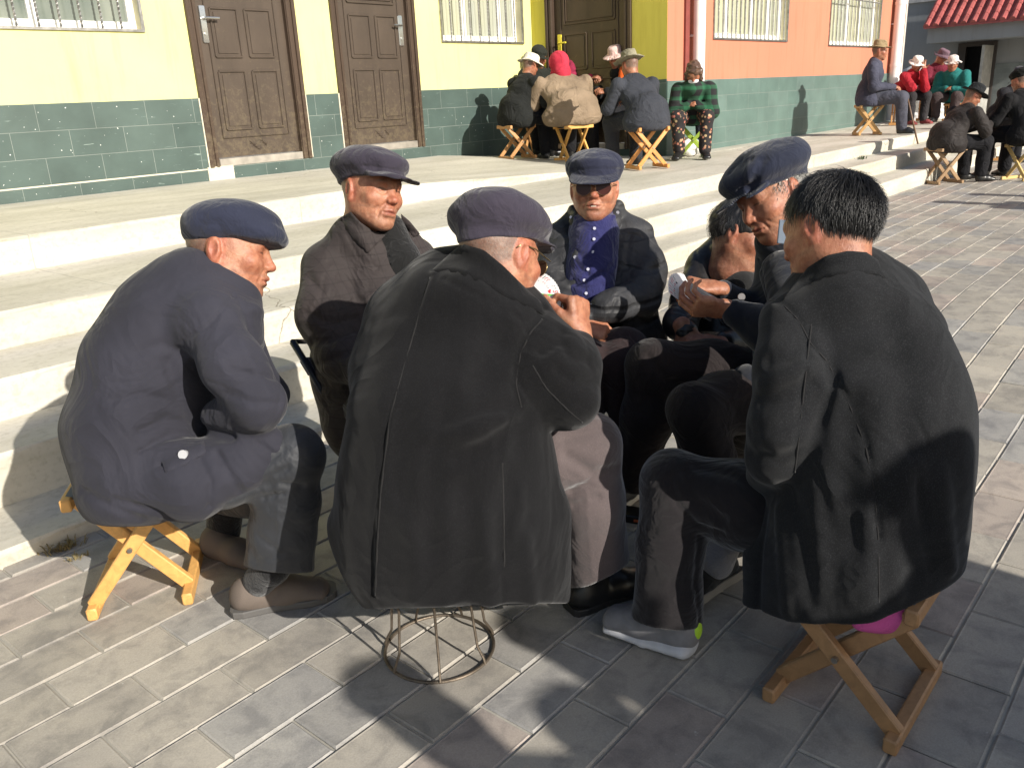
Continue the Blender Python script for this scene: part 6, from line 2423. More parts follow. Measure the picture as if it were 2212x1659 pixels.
def make_m4():
    hd = Head(P(1284, 405, 2.85), D(-0.13, -0.20, -0.97), D(-0.02, 1, -0.14), 0.96, ear_y=-0.010, hair='black', old=0.9, tone=1.05)
    J = dict(chest=P(1285, 590, 2.98), pelvis=P(1290, 760, 3.10), sl=P(1362, 520, 2.98), sr=P(1208, 520, 2.98),
             el=P(1395, 640, 2.92), wl=P(1300, 672, 2.74), er=P(1185, 640, 2.9), wr=P(1260, 690, 2.74),
             kl=P(1350, 770, 2.72), al=P(1385, 1000, 2.86), kr=P(1250, 770, 2.7), ar=P(1260, 1000, 2.8))
    SB = SDF(); hd.build(SB)
    b = begin_person()
    # a strip of teeth shows between parted lips
    hand(SB, P(1290, 672, 2.73), D(-0.85, -0.35, -0.1), D(0.1, 0.5, -0.85), 1, curl=(30, 35, 20))
    hand(SB, P(1255, 700, 2.70), D(0.8, -0.3, 0.0), D(0.1, 0.6, -0.7), -1, curl=(30, 35, 20))
    tag(b, 'man in round sunglasses and navy cap with quilted jacket over a blue cardigan', 'person', 'card players and onlookers in front')
    mt = MB()
    mt.bar(hd.w(-0.009, 0.0935, -0.0662), hd.w(0.009, 0.0935, -0.0662), 0.0014, 0.002, hd.M[:, 2])
    mt.build('teeth', simple('tooth', (0.6, 0.52, 0.42), 0.4, bmp=0), b)
    # cardigan and shirt collar
    S = SDF(0.04)
    S.ecap(P(1283, 500, 2.90), P(1272, 640, 2.88), cr, (0.085, 0.10), (0.095, 0.11), 0.05)
    for x in (-1, 1):
        S.ecap(hd.w(0.030 * x, 0.020, -0.148), hd.w(0.062 * x, 0.0, -0.110), hd.M[:, 1], (0.03, 0.010), (0.035, 0.010), 0.012)
    S.cone(P(1284, 470, 2.92), P(1284, 500, 2.93), 0.060, 0.072, 0.03)
    S.cone(hd.w(0, -0.02, -0.10), hd.w(0, 0.0, -0.16), 0.052, 0.048, 0.002, 's') if False else None
    folds(S, [([(1275, 490), (1282, 560), (1262, 600), (1264, 640)], 0.004, 0.006), ([(1250, 580), (1280, 600), (1300, 590)], 0.010, 0.008),
              ([(1240, 610), (1270, 625), (1300, 615)], 0.010, 0.007), ([(1245, 545), (1270, 560)], 0.010, 0.006)])
    clothnoise(S, 0.003, 20, 2)
    cg = emit(S, 'cardigan', 0.0045, cloth('royal_blue_knit', (0.018, 0.019, 0.085), wrinkle=0.35, fold=14, sheen=0.3), b)
    for (x, y) in ((1284, 494), (1283, 517), (1281, 545), (1270, 582), (1262, 606), (1266, 634)):
        p = pick(S, x, y, 2.4, 3.3)
        if p is None: continue
        m = MB(); m.cyl(p + cf * 0.002, p - cf * 0.0035, 0.0052, 14)
        m.build('button', simple('pearl_button', (0.42, 0.42, 0.5), 0.25, bmp=0), cg)
    # jacket: two fronts either side of the opening
    S = SDF(0.05)
    for (a, ra, da), (c, rc, dc) in zip([((1338, 545, 2.98), 52, .115), ((1342, 640, 2.96), 58, .14)], [((1342, 640, 2.96), 58, .14), ((1345, 740, 2.98), 62, .15)]):
        S.ecap(P(*a), P(*c), cr, (ra * a[2] / F, da), (rc * c[2] / F, dc), 0.05)
    for (a, ra, da), (c, rc, dc) in zip([((1220, 545, 2.98), 42, .115), ((1214, 640, 2.96), 46, .14)], [((1214, 640, 2.96), 46, .14), ((1210, 740, 2.98), 56, .15)]):
        S.ecap(P(*a), P(*c), cr, (ra * a[2] / F, da), (rc * c[2] / F, dc), 0.05)
    S.ecap(P(1280, 560, 3.06), P(1280, 740, 3.1), cr, (0.15, 0.09), (0.17, 0.11), 0.05)
    S.chain([q(1212, 515, 2.99, 40), q(1240, 465, 2.96, 22)], 0.04)
    S.chain([q(1362, 515, 2.99, 42), q(1328, 465, 2.96, 22)], 0.04)
    for pts in ([(1333, 448, 2.93), (1325, 480, 2.885), (1300, 560, 2.83), (1298, 620, 2.80)], [(1237, 452, 2.93), (1243, 480, 2.885), (1250, 560, 2.83), (1243, 610, 2.82)]):
        for a, c in zip(pts[:-1], pts[1:]):
            S.cone(P(*a), P(*c), 0.018, 0.018, 0.03)
    # sleeves, crossed in the lap
    S.chain([q(1372, 525, 2.96, 42), q(1392, 590, 2.92, 46), q(1385, 640, 2.84, 42), q(1320, 662, 2.74, 34), q(1300, 668, 2.73, 30)], 0.035)
    S.chain([q(1202, 525, 2.96, 38), q(1182, 610, 2.90, 42), q(1205, 670, 2.78, 36), q(1250, 695, 2.72, 30)], 0.035)
    S.chain([q(1375, 690, 2.95, 46), q(1400, 730, 2.98, 40)], 0.05)
    # quilting lines across body and sleeves
    lines = [([(1335, 500), (1365, 505), (1400, 520)], 0.006, 0.005), ([(1325, 530), (1360, 540), (1405, 560)], 0.006, 0.005), ([(1318, 565), (1350, 572), (1412, 595)], 0.006, 0.005),
             ([(1312, 600), (1350, 605), (1370, 600)], 0.006, 0.005), ([(1345, 600), (1380, 615), (1410, 640)], 0.006, 0.006), ([(1330, 640), (1360, 620), (1375, 650)], 0.005, 0.005),
             ([(1235, 480), (1215, 500), (1180, 510)], 0.006, 0.005), ([(1240, 510), (1215, 540), (1175, 550)], 0.006, 0.005), ([(1238, 545), (1215, 575), (1180, 590)], 0.006, 0.005),
             ([(1238, 580), (1215, 600), (1195, 620)], 0.006, 0.005), ([(1362, 505), (1352, 560), (1362, 600)], 0.008, 0.008),
             ([(1380, 690), (1400, 700), (1418, 690)], 0.008, 0.006), ([(1310, 690), (1330, 650)], 0.006, 0.005)]
    folds(S, lines, 2.4, 3.4)
    clothnoise(S, 0.007, 20, 17)
    jk = emit(S, 'jacket', 0.0045, quilt_mat(), b)
    for (x, y, r_) in ((1299, 560, .006), (1308, 556, .004), (1319, 536, .008), (1242, 556, .006), (1233, 470, .005), (1308, 588, .006), (1334, 460, .006)):
        p = pick(S, x, y, 2.4, 3.3)
        if p is None: continue
        m = MB(); m.cyl(p + cf * 0.002, p - cf * 0.004, r_, 14)
        m.build('snap', simple('snap_metal', (0.45, 0.42, 0.42), 0.25, 0.9, bmp=0), jk)
    # watch
    wv = MB()
    w0 = P(1281, 664, 2.705)
    for i in range(7):
        a = w0 + cu * (0.010 - 0.0062 * i) + cr * 0.0035 * i + cf * (0.0007 * (i - 3) ** 2)
        wv.bar(a - cr * 0.007, a + cr * 0.007, 0.0026, 0.003, cu, 0.0006)
    wo = wv.build('wristwatch', simple('steel_watch', (0.6, 0.62, 0.65), 0.2, 0.95, bmp=0), b)
    # round sunglasses
    g = MB()
    w_ = hd.w
    for x in (-1, 1):
        c = w_(0.0335 * x, 0.101, -0.004)
        ring = [c + hd.M @ np.array([0.0255 * math.cos(t), -0.0018, 0.0245 * math.sin(t)]) for t in np.linspace(0, 2 * math.pi, 28)[:-1]]
        g.tube(ring, 0.0016, 6, closed=True)
        g.tube([w_(0.058 * x, 0.099, 0.004), w_(0.068 * x, 0.092, 0.006), w_(0.078 * x, 0.05, 0.006), w_(0.080 * x, -0.01, 0.004)], 0.0016, 6)
    g.tube([w_(-0.010, 0.102, 0.004), w_(0, 0.108, 0.008), w_(0.010, 0.102, 0.004)], 0.0017, 6)
    gl = g.build('sunglasses', simple('bronze_wire', (0.25, 0.15, 0.09), 0.3, 0.9, bmp=0), b, smooth=True)
    for x in (-1, 1):
        l = MB()
        c = w_(0.0335 * x, 0.101, -0.004)
        N = 28
        vs = []
        for dz in (-0.0006, 0.0008):
            for t in np.linspace(0, 2 * math.pi, N + 1)[:-1]:
                vs.append(c + hd.M @ np.array([0.0250 * math.cos(t), dz - 0.0018, 0.0240 * math.sin(t)]))
        l.add(vs, [tuple(range(N))[::-1], tuple(range(N, 2 * N))] + [(i, (i + 1) % N, N + (i + 1) % N, N + i) for i in range(N)])
        l.build('lens', simple('plum_lens', (0.060, 0.018, 0.014), 0.2, spec=0.25, bmp=0), gl)
    # trousers
    ct = cloth('maroon_brown_trousers', (0.026, 0.015, 0.015), wrinkle=0.35, fold=8, sheen=0.15)
    S = SDF(0.04)
    S.chain([q(1310, 760, 3.0, 60), q(1345, 770, 2.74, 56), q(1352, 790, 2.70, 50)], 0.05)
    S.chain([q(1352, 790, 2.70, 50), q(1378, 1020, 2.84, 42)], 0.04)
    S.chain([q(1270, 760, 3.0, 60), q(1245, 775, 2.7, 54), q(1262, 1020, 2.82, 42)], 0.04)
    S.plane(P(1378, 1022, 2.84), -cu, 0.006)
    clothnoise(S, 0.004, 12, 19)
    emit(S, 'trousers', 0.006, ct, b)
    for i, (hx, tx) in enumerate((((1400, 1048), (1350, 1078)), ((1270, 1040), (1225, 1075)))):
        h = G(*hx); t = h + unit(G(*tx) - h) * 0.27
        S = SDF(0.02); shoe(S, h, t)
        S.cone(h + unit(t - h) * 0.05 + np.array([0, 0, 0.05]), P(1378 if i == 0 else 1262, 1000, 2.84), 0.036, 0.036)
        so_ = emit(S, 'shoe', 0.005, simple('dark_trainer', (0.02, 0.02, 0.022), 0.6), b)
        sole('sole', h, t, b, simple('cream_sole', (0.55, 0.52, 0.45), 0.6))
    S = mao_cap(hd, puff=(0.100, 0.112, 0.046), cz=0.070, cy=-0.012, tilt=0.02, visor=0.084, vy=0.100, vz=0.034, vdrop=0.42, seed=23, bk=0.0)
    emit(S, 'cap', 0.0035, cloth('blue_navy_cap', (0.016, 0.018, 0.036), wrinkle=0.22, fold=14, sheen=0.2), b)
    finish_person(b, SB, J, hd, 0.003, legs=True)
    return b


m4 = make_m4()
print('m4', time.time() - T0)


# ------------------------------------------------------------------ man 5: navy cap, looking down at his cards; man 6 behind him
c_dark5 = cloth('midnight_wool', (0.012, 0.014, 0.020), rough=0.9, wrinkle=0.3, fold=6, fuzz=0.1, sheen=0.2)


def make_m5():
    hd = Head(P(1668, 425, 2.38), D(-0.80, -0.42, -0.30), D(-0.30, 1, -0.02), 1.03, ear_y=-0.016, hair='white', old=1.2, tone=0.95, nb=(0, 0.0, -0.12))
    J = dict(chest=P(1720, 620, 2.42), pelvis=P(1740, 880, 2.5), sl=P(1680, 590, 2.28), sr=P(1700, 570, 2.58),
             el=P(1690, 760, 2.15), wl=P(1570, 668, 2.13), er=P(1640, 720, 2.6), wr=P(1535, 640, 2.38),
             kl=P(1500, 880, 2.30), al=P(1540, 1120, 2.42), kr=P(1400, 790, 2.58), ar=P(1375, 1010, 2.75))
    SB = SDF(); hd.build(SB)
    b = begin_person()
    # left hand, palm up under the deck, right hand fanning above it
    hand(SB, P(1572, 668, 2.13), D(-0.95, 0.10, -0.08), D(0.10, -0.85, -0.45), -1, curls=[(38, 45, 25), (42, 48, 28), (46, 50, 30), (50, 55, 30)], thumb=(0.55, 0.75, -0.35), sc_=1.0, spread=0.4)
    hand(SB, P(1548, 622, 2.36), D(-0.98, 0.10, -0.15), D(0.15, 0.80, -0.5), 1, curls=[(45, 55, 25), (55, 60, 30), (60, 60, 30), (65, 60, 30)], thumb=(0.35, 0.85, -0.40), sc_=0.95, spread=0.4)
    tag(b, 'white haired man in navy cap looking down at the cards in his hands', 'person', 'card players and onlookers in front')
    keep = lambda p, rs: (p[1] < 0.035) and (-0.05 < p[2] < 0.055)
    make_hair(hd, b, hair_mat('white_hair', (0.30, 0.29, 0.27)), keep, density=1500, length=0.022, base=0.004, seed=8, lift=0.1,
              cut=[((0, 0.035, 0.02), (0, 1, 0.0)), ((0, -0.01, -0.02), (0, 0.8, -1)), ((0, -0.010, -0.008), (0, 0.9, -0.6))])
    S = SDF(0.05)
    st = [((1712, 560, 2.44), 72, .12), ((1720, 680, 2.44), 88, .15), ((1740, 820, 2.48), 105, .17), ((1745, 900, 2.5), 110, .17)]
    for (a, ra, da), (c, rc, dc) in zip(st[:-1], st[1:]):
        S.ecap(P(*a), P(*c), cr, (ra * a[2] / F, da), (rc * c[2] / F, dc), 0.06)
    S.chain([q(1668, 520, 2.40, 34), q(1720, 520, 2.42, 50)], 0.04)
    S.chain([q(1690, 590, 2.30, 48), q(1735, 720, 2.14, 50), q(1660, 712, 2.10, 48), q(1592, 678, 2.12, 34)], 0.04)
    S.chain([q(1690, 580, 2.58, 40), q(1660, 700, 2.56, 42), q(1562, 630, 2.38, 27)], 0.04)
    S.chain([q(1700, 840, 2.40, 70), q(1620, 830, 2.40, 46)], 0.05)
    folds(S, [([(1640, 560), (1655, 640), (1650, 730)], 0.005, 0.005), ([(1600, 700), (1640, 730), (1690, 740)], 0.012, 0.009), ([(1585, 660), (1600, 690)], 0.006, 0.006),
              ([(1610, 760), (1640, 800), (1700, 820)], 0.012, 0.010)], 1.6, 3.0)
    clothnoise(S, 0.004, 10, 41)
    ct = emit(S, 'coat', 0.005, c_dark5, b)
    p = pick(S, 1601, 668, 1.6, 3.0)
    if p is not None:
        m = MB(); m.cyl(p + cf * 0.002 + cu * 0.03, p - cf * 0.005 + cu * 0.03, 0.009, 18); m.build('button', simple('horn_button', (0.12, 0.11, 0.11), 0.4), ct)
    # folded grey-blue mask hanging below his ear
    S = SDF(0.003)
    S.box(P(1697, 502, 2.22), (0.020, 0.032, 0.003), np.stack([unit(cr - cu * 0.1), unit(cu + cr * 0.1), cf], 1), 0.002)
    emit(S, 'face_mask', 0.002, simple('grey_blue_mask', (0.12, 0.15, 0.19), 0.8, var=0.05, bmp=0.05), b)
    S = SDF(0.04)
    tp = cloth('dark_brown_trousers', (0.016, 0.012, 0.012), wrinkle=0.35, fold=8, sheen=0.1)
    S.chain([q(1720, 860, 2.45, 80), q(1560, 870, 2.40, 62), q(1500, 882, 2.32, 54)], 0.05)
    S.chain([q(1500, 885, 2.32, 54), q(1530, 1000, 2.38, 55), q(1545, 1140, 2.44, 48)], 0.04)
    emit_ = S
    S2 = SDF(0.04)
    S2.chain([q(1700, 850, 2.55, 80), q(1540, 800, 2.58, 60), q(1408, 790, 2.56, 54)], 0.05)
    S2.chain([q(1408, 792, 2.56, 54), q(1400, 900, 2.62, 56), q(1372, 1020, 2.72, 48)], 0.04)
    folds(S2, [([(1400, 770), (1440, 820), (1500, 840)], 0.012, 0.008), ([(1380, 850), (1430, 860), (1480, 880)], 0.014, 0.006)], 1.8, 3.2)
    for s_ in (S, S2):
        clothnoise(s_, 0.003, 12, 43)
        emit(s_, 'trousers', 0.005, tp, b)
    for h, t in ((G(1560, 1190), G(1470, 1225)), (G(1400, 1052), G(1340, 1078))):
        t = h + unit(t - h) * 0.27
        S = SDF(0.02); shoe(S, h, t)
        S.cone(h + unit(t - h) * 0.05 + np.array([0, 0, 0.05]), h + np.array([0, 0, 0.16]), 0.036, 0.038)
        emit(S, 'shoe', 0.005, MATS['dark_trainer'], b)
        sole('sole', h, t, b, MATS['cream_sole'])
    S = mao_cap(hd, puff=(0.122, 0.132, 0.052), cz=0.074, cy=-0.010, tilt=0.04, visor=0.088, vy=0.092, vz=0.042, vdrop=0.20, seed=31, bk=0.10)
    folds(S, [([(1648, 345), (1632, 385), (1622, 410)], 0.011, 0.010), ([(1600, 350), (1605, 400)], 0.012, 0.005)], 1.8, 3.0)
    emit(S, 'cap', 0.0035, cloth('midnight_cap', (0.014, 0.018, 0.036), wrinkle=0.2, fold=12, sheen=0.2), b)
    # his cards, held in a stack between both hands
    ranks = [('K', 'd'), ('7', 'c'), ('9', 'h'), ('J', 's'), ('A', 'd'), ('8', 'h'), ('5', 'c')]
    base = P(1484, 644, 2.19)
    U0 = D(-0.62, 0.76, -0.10)
    N0 = np.array(D(0.62, 0.42, -0.66))
    N0 = unit(N0 - U0 * (N0 @ U0))
    R0 = np.cross(U0, N0)
    for i, (r_, s_) in enumerate(ranks):
        a = math.radians(-24 + 8 * i)
        U = U0 * math.cos(a) + R0 * math.sin(a)
        R_ = np.cross(U, N0)

        def M4(x, y, z, U=U, R_=R_, i=i):
            return base + R_ * (x - CW / 2) + U * (y - 0.020) + N0 * (z + 0.0009 * i)
        o = make_card('playing_card', M4, r_, s_, False)
        tag(o, f'{NM[r_]} of {SN[s_]} among the stacked cards held by the man in midnight navy cap', 'playing card', 'cards in the stack')
    finish_person(b, SB, J, hd, 0.003, legs=True)
    return b


m5 = make_m5()
S = SDF(0.004)
S.box(P(1512, 652, 2.20), (0.048, 0.028, 0.0035), np.stack([unit(cr - cu * 0.45), unit(cu * 0.5 - cf * 0.3 + cr * 0.3), cf], 1)[:, [0, 1, 2]], 0.003)
tag(emit(S, 'phone', 0.002, simple('dark_phone', (0.03, 0.03, 0.035), 0.2), None), 'thin dark phone lying under the cards on the open palm', 'phone')


def make_m6():
    hd = Head(P(1602, 508, 2.82), D(0.78, -0.40, -0.42), D(0.22, 1, -0.05), 1.02, ear_y=-0.012, hair='black', old=0.4, tone=0.8, nb=(0, 0.005, -0.12))
    J = dict(chest=P(1570, 660, 2.95), pelvis=P(1570, 800, 3.05), sl=P(1620, 600, 2.95), sr=P(1505, 590, 2.92),
             er=P(1470, 700, 2.80), wr=P(1500, 732, 2.62), el=P(1640, 720, 2.9), wl=P(1540, 740, 2.66))
    SB = SDF(); hd.build(SB)
    b = begin_person()
    hand(SB, P(1545, 742, 2.63), D(-0.95, 0.05, 0.05), D(0.1, 0.75, -0.65), 1, curls=[(40, 50, 25), (45, 55, 30), (50, 55, 30), (55, 55, 30)], sc_=1.05)
    hand(SB, P(1478, 712, 2.66), D(0.45, -0.85, -0.1), D(-0.5, 0.4, -0.75), 1, curl=(30, 45, 25), sc_=1.05)
    tag(b, 'dark haired man in black leather jacket with clasped hands, partly hidden behind the card player', 'person', 'card players and onlookers in front')
    keep = lambda p, rs: (p[2] > 0.012 + 0.9 * max(p[1] + 0.02, 0) if p[1] > -0.01 else p[2] > -0.040 + 0.5 * max(0, p[1] + 0.085)) and p[1] < 0.070
    make_hair(hd, b, hair_mat('black_hair', (0.014, 0.013, 0.013)), keep, density=2600, length=0.045, base=0.010, seed=14, lift=0.10,
              cut=[((0, 0.072, 0.03), (0, 1, -0.3)), ((0, -0.01, -0.03), (0, 0.6, -1))])
    S = SDF(0.05)
    S.ecap(P(1568, 600, 2.97), P(1570, 780, 3.0), cr, (0.15, 0.12), (0.16, 0.15), 0.05)
    S.chain([q(1520, 570, 2.93, 34), q(1562, 548, 2.92, 36), q(1620, 580, 2.90, 40)], 0.04)
    S.chain([q(1515, 590, 2.90, 36), q(1488, 650, 2.84, 40), q(1470, 700, 2.74, 33), q(1482, 716, 2.67, 26)], 0.035)
    S.chain([q(1630, 610, 2.95, 40), q(1650, 730, 2.85, 40), q(1565, 742, 2.66, 26)], 0.035)
    S.ecap(P(1548, 530, 2.86), P(1575, 600, 2.83), unit(cr), (0.02, 0.012), (0.03, 0.012), 0.02)
    for k in range(8):
        S.stroke([pt for pt in [pick(S, 1448 + 3 * k, 640 + 11 * k, 2.2, 3.3), pick(S, 1475 + 3 * k, 650 + 10 * k, 2.2, 3.3), pick(S, 1505, 655 + 9 * k, 2.2, 3.3)] if pt is not None] or [P(0, 0, 9), P(0, 0, 9.1)], 0.005, 0.004)
    folds(S, [([(1500, 530), (1512, 580), (1530, 620)], 0.005, 0.004), ([(1545, 560), (1560, 620), (1562, 700)], 0.006, 0.006)], 2.2, 3.4)
    clothnoise(S, 0.004, 20, 51)
    ml = simple('black_leather_jacket', (0.014, 0.0125, 0.012), 0.38, var=0.2, bmp=0.5, bscale=35, bdist=0.006, spec=0.5)
    jk = emit(S, 'jacket', 0.005, ml, b)
    for (a, c) in (((1547, 592), (1568, 606)), ((1546, 601), (1566, 613))):
        p0 = pick(S, *a, 2.2, 3.3); p1 = pick(S, *c, 2.2, 3.3)
        if p0 is not None and p1 is not None:
            m = MB(); m.tube([p0 - cf * 0.004, p1 - cf * 0.004], 0.0035, 8); m.build('zip_pull', m_chrome, jk, smooth=True)
    S = SDF(0.04)
    S.chain([q(1570, 800, 3.0, 60), q(1500, 800, 2.72, 48), q(1510, 960, 2.85, 40)], 0.05)
    S.chain([q(1590, 800, 3.0, 60), q(1620, 800, 2.75, 48), q(1610, 960, 2.88, 40)], 0.05)
    emit(S, 'trousers', 0.007, MATS['black_trousers'], b)
    S = SDF(0.02)
    S.cone(P(1598, 618, 2.82), P(1600, 660, 2.84), 0.064, 0.085)
    S.cone(P(1575, 600, 2.86), P(1640, 600, 2.88), 0.06, 0.06, 0.03)
    emit(S, 'shirt', 0.005, cloth('black_print_shirt', (0.010, 0.010, 0.010), fuzz=0.3), b)
    finish_person(b, SB, J, hd, 0.0035, legs=False)
    return b


m6 = make_m6()
# black tin with an orange label on the paving
t0 = G(1352, 1118); 
e = MB()
u = unit(G(1400, 1120) - G(1350, 1112)); vv_ = np.array([-u[1], u[0], 0])
e.bar(t0 + np.array([0, 0, 0.014]) - u * 0.02, t0 + u * 0.13 + np.array([0, 0, 0.014]), 0.014, 0.035, (0, 0, 1), 0.003)
tin = e.build('card_tin', simple('black_tin', (0.012, 0.012, 0.013), 0.3), None)
tag(tin, 'small black tin with orange label lying on the pavers between the feet', 'tin')
e = MB()
c0 = t0 + u * 0.055 - vv_ * 0.0355 + np.array([0, 0, 0.014])
e.bar(c0 - u * 0.018, c0 + u * 0.018, 0.004, 0.0012, (0, 0, 1))
e.build('tin_label', simple('orange_label', (0.55, 0.12, 0.04), 0.5), tin)
for i, (x, y, lab) in enumerate(((3.35, 1.95, 'folding stool hidden under the man with sunglasses'), (2.62, 1.02, 'folding stool under the white haired card player in midnight cap'), (3.1, 1.35, 'folding stool under the man in black leather jacket'))):
    pass
print('m456', time.time() - T0)
# ------------------------------------------------------------------ people further off
def atx(px, d, z):
    """the point at height z that shows at picture column px and depth d"""
    py = 830.0
    for _ in range(30):
        p = P(px, py, d)
        py += (p[2] - z) / d * F * 1.0
    return P(px, py, d)


def on_plat(px, py):
    z = 0.65
    for _ in range(12):
        p = G(px, py, z)
        z = zplat(p[0], p[1])
    return p


def bgperson(pos, yaw, coat, trou, label, group, lean=0.35, seat=0.40, hat=None, hatmat=None, hair='grey', arms='cards', look=None, h=0.009, side=0.0,
             shoemat=None, s=1.0, standing=False, detail=False, tone=0.95, curve=0.0, wide=1.0, feet=0.42, smooth_hair=False):
    """a seated (or standing) figure in everyday clothes, built in the world at its real size"""
    pos = np.asarray(pos, float)
    fw = np.array([math.cos(yaw), math.sin(yaw), 0.0])
    rt = np.array([math.sin(yaw), -math.cos(yaw), 0.0])
    up = np.array([0, 0, 1.0])
    w_ = lambda a, b, c: pos + (rt * a + fw * b + up * c) * s
    if standing:
        pel = w_(0, 0, 0.93); seat = 0.85
    else:
        pel = w_(0, -0.02, seat + 0.10)
    ax = unit(up * math.cos(lean) + fw * math.sin(lean))
    chest = pel + ax * 0.31 * s
    neck = chest + unit(ax * 0.6 + up * 0.4 + fw * 0.2 * (lean > 0.3)) * 0.175 * s
    lk = unit(look if look is not None else fw + up * (-0.35))
    hc = neck + (up * 0.135 + fw * 0.035 + lk * 0.02) * s
    hd = Head(hc, lk, up, s, hair=hair if hair != 'none' else 'grey', tone=tone, nb=(0, -0.02, -0.13))
    sh = 0.185 * s * wide
    J = dict(chest=chest, pelvis=pel, sl=chest - rt * sh + ax * 0.10 * s, sr=chest + rt * sh + ax * 0.10 * s)
    if standing:
        kn = lambda k: pos + rt * (0.10 * k) * s + up * 0.48 * s
        an = lambda k: pos + rt * (0.11 * k) * s + up * 0.09 * s
    else:
        kn = lambda k: pos + (rt * (0.17 * k) + fw * 0.42 + up * (seat + 0.08)) * s
        an = lambda k: pos + (rt * (0.15 * k) + fw * feet + up * 0.09) * s
    J['kr'], J['kl'], J['ar'], J['al'] = kn(1), kn(-1), an(1), an(-1)
    if arms == 'cards':
        J['er'] = J['sr'] - up * 0.22 * s + fw * 0.10 * s + rt * 0.06 * s; J['wr'] = chest + fw * 0.36 * s + rt * 0.07 * s - up * 0.06 * s
        J['el'] = J['sl'] - up * 0.22 * s + fw * 0.10 * s - rt * 0.06 * s; J['wl'] = chest + fw * 0.36 * s - rt * 0.07 * s - up * 0.08 * s
    elif arms == 'lap':
        J['er'] = J['sr'] - up * 0.26 * s + fw * 0.03 * s + rt * 0.05 * s; J['wr'] = pel + fw * 0.34 * s + rt * 0.05 * s + up * 0.12 * s
        J['el'] = J['sl'] - up * 0.26 * s + fw * 0.03 * s - rt * 0.05 * s; J['wl'] = pel + fw * 0.34 * s - rt * 0.05 * s + up * 0.11 * s
    elif arms == 'face':
        J['er'] = J['sr'] - up * 0.20 * s + fw * 0.20 * s; J['wr'] = pel + fw * 0.34 * s + rt * 0.05 * s + up * 0.12 * s
        J['el'] = J['sl'] - up * 0.22 * s + fw * 0.22 * s + rt * 0.08 * s; J['wl'] = hc + fw * 0.14 * s - up * 0.10 * s - rt * 0.02 * s
    else:
        J['er'] = J['sr'] - up * 0.28 * s + rt * 0.05 * s; J['wr'] = J['er'] - up * 0.24 * s + fw * 0.05
        J['el'] = J['sl'] - up * 0.28 * s - rt * 0.05 * s; J['wl'] = J['el'] - up * 0.24 * s + fw * 0.05
    b = begin_person()
    tag(b, label, 'person', group)
    SB = SDF(); hd.build(SB, detail)
    for a, sg in (('r', 1), ('l', -1)):
        d_ = unit(J['w' + a] - J['e' + a])
        if arms == 'face' and a == 'l':
            hand(SB, J['wl'], up, -lk, -1, curl=(8, 10, 8), sc_=s)
        else:
            hand(SB, J['w' + a], unit(d_ + fw * 0.3 - rt * 0.5 * sg), unit(up * 0.6 + fw * 0.4), -sg, curl=(35, 45, 25), sc_=s)
    # coat
    S = SDF(0.05)
    S.ecap(pel + up * 0.02, chest, rt, (0.17 * s * wide, 0.14 * s), (0.175 * s * wide, 0.135 * s), 0.05)
    S.ecap(chest, chest + ax * 0.12 * s, rt, (0.175 * s * wide, 0.135 * s), (0.15 * s * wide, 0.10 * s), 0.05)
    S.cone(chest + ax * 0.13 * s, neck - fw * 0.005, 0.10 * s, 0.070 * s, 0.04)
    S.ecap(pel + up * 0.10 * s, pel - up * 0.02 * s + fw * 0.03, rt, (0.19 * s * wide, 0.16 * s), (0.235 * s * wide, 0.20 * s), 0.05)
    S.ell(pel, (0.19 * s * wide, 0.17 * s, 0.13 * s), np.stack([rt, fw, up], 1), 0.05)
    for a in 'rl':
        S.chain([(J['s' + a], 0.084 * s), (J['e' + a], 0.074 * s), (J['e' + a] + (J['w' + a] - J['e' + a]) * 0.92, 0.054 * s)], 0.03)
        rs = np.random.RandomState(abs(hash(label)) % 1000 if False else len(label))
        for t in (0.35, 0.6, 0.8):
            c_ = J['s' + a] + (J['e' + a] - J['s' + a]) * t
            S.stroke([c_ + fw * 0.08 + rt * 0.05, c_ + fw * 0.08 - rt * 0.05], 0.014, 0.009)
            c_ = J['e' + a] + (J['w' + a] - J['e' + a]) * t
            S.stroke([c_ + up * 0.06 + rt * 0.04, c_ + up * 0.06 - rt * 0.04], 0.012, 0.008)
    for t in (0.2, 0.5, 0.8):
        c_ = pel + (chest - pel) * t - fw * 0.14 * s
        S.stroke([c_ - rt * 0.12 + up * 0.02, c_, c_ + rt * 0.10 + up * 0.03], 0.016, 0.008)
    if standing:
        S.ecap(pel, pel - up * 0.12, rt, (0.18, 0.14), (0.19, 0.15), 0.05)
    if not standing:
        S.plane(pel - up * 0.125 * s, -up, 0.03)
    clothnoise(S, 0.006, 14, len(label))
    co = emit(S, 'coat', h, coat, b)
    S = SDF(0.05)
    for k, a in ((1, 'r'), (-1, 'l')):
        S.chain([(pel + rt * 0.09 * k * s, 0.115 * s), (J['k' + a], 0.084 * s), (J['a' + a] + up * 0.02, 0.072 * s)], 0.04)
    clothnoise(S, 0.005, 14, 3 + len(label))
    emit(S, 'trousers', h, trou, b)
    for k, a in ((1, 'r'), (-1, 'l')):
        S = SDF(0.02)
        hh = J['a' + a] - up * 0.09 * s - fw * 0.06 * s
        shoe(S, hh, hh + (fw + rt * 0.15 * k) * 0.26 * s)
        S.cone(J['a' + a] - fw * 0.02, J['a' + a] - up * 0.03, 0.040, 0.042)
        emit(S, 'shoe', h, shoemat or c_shoeb, b)
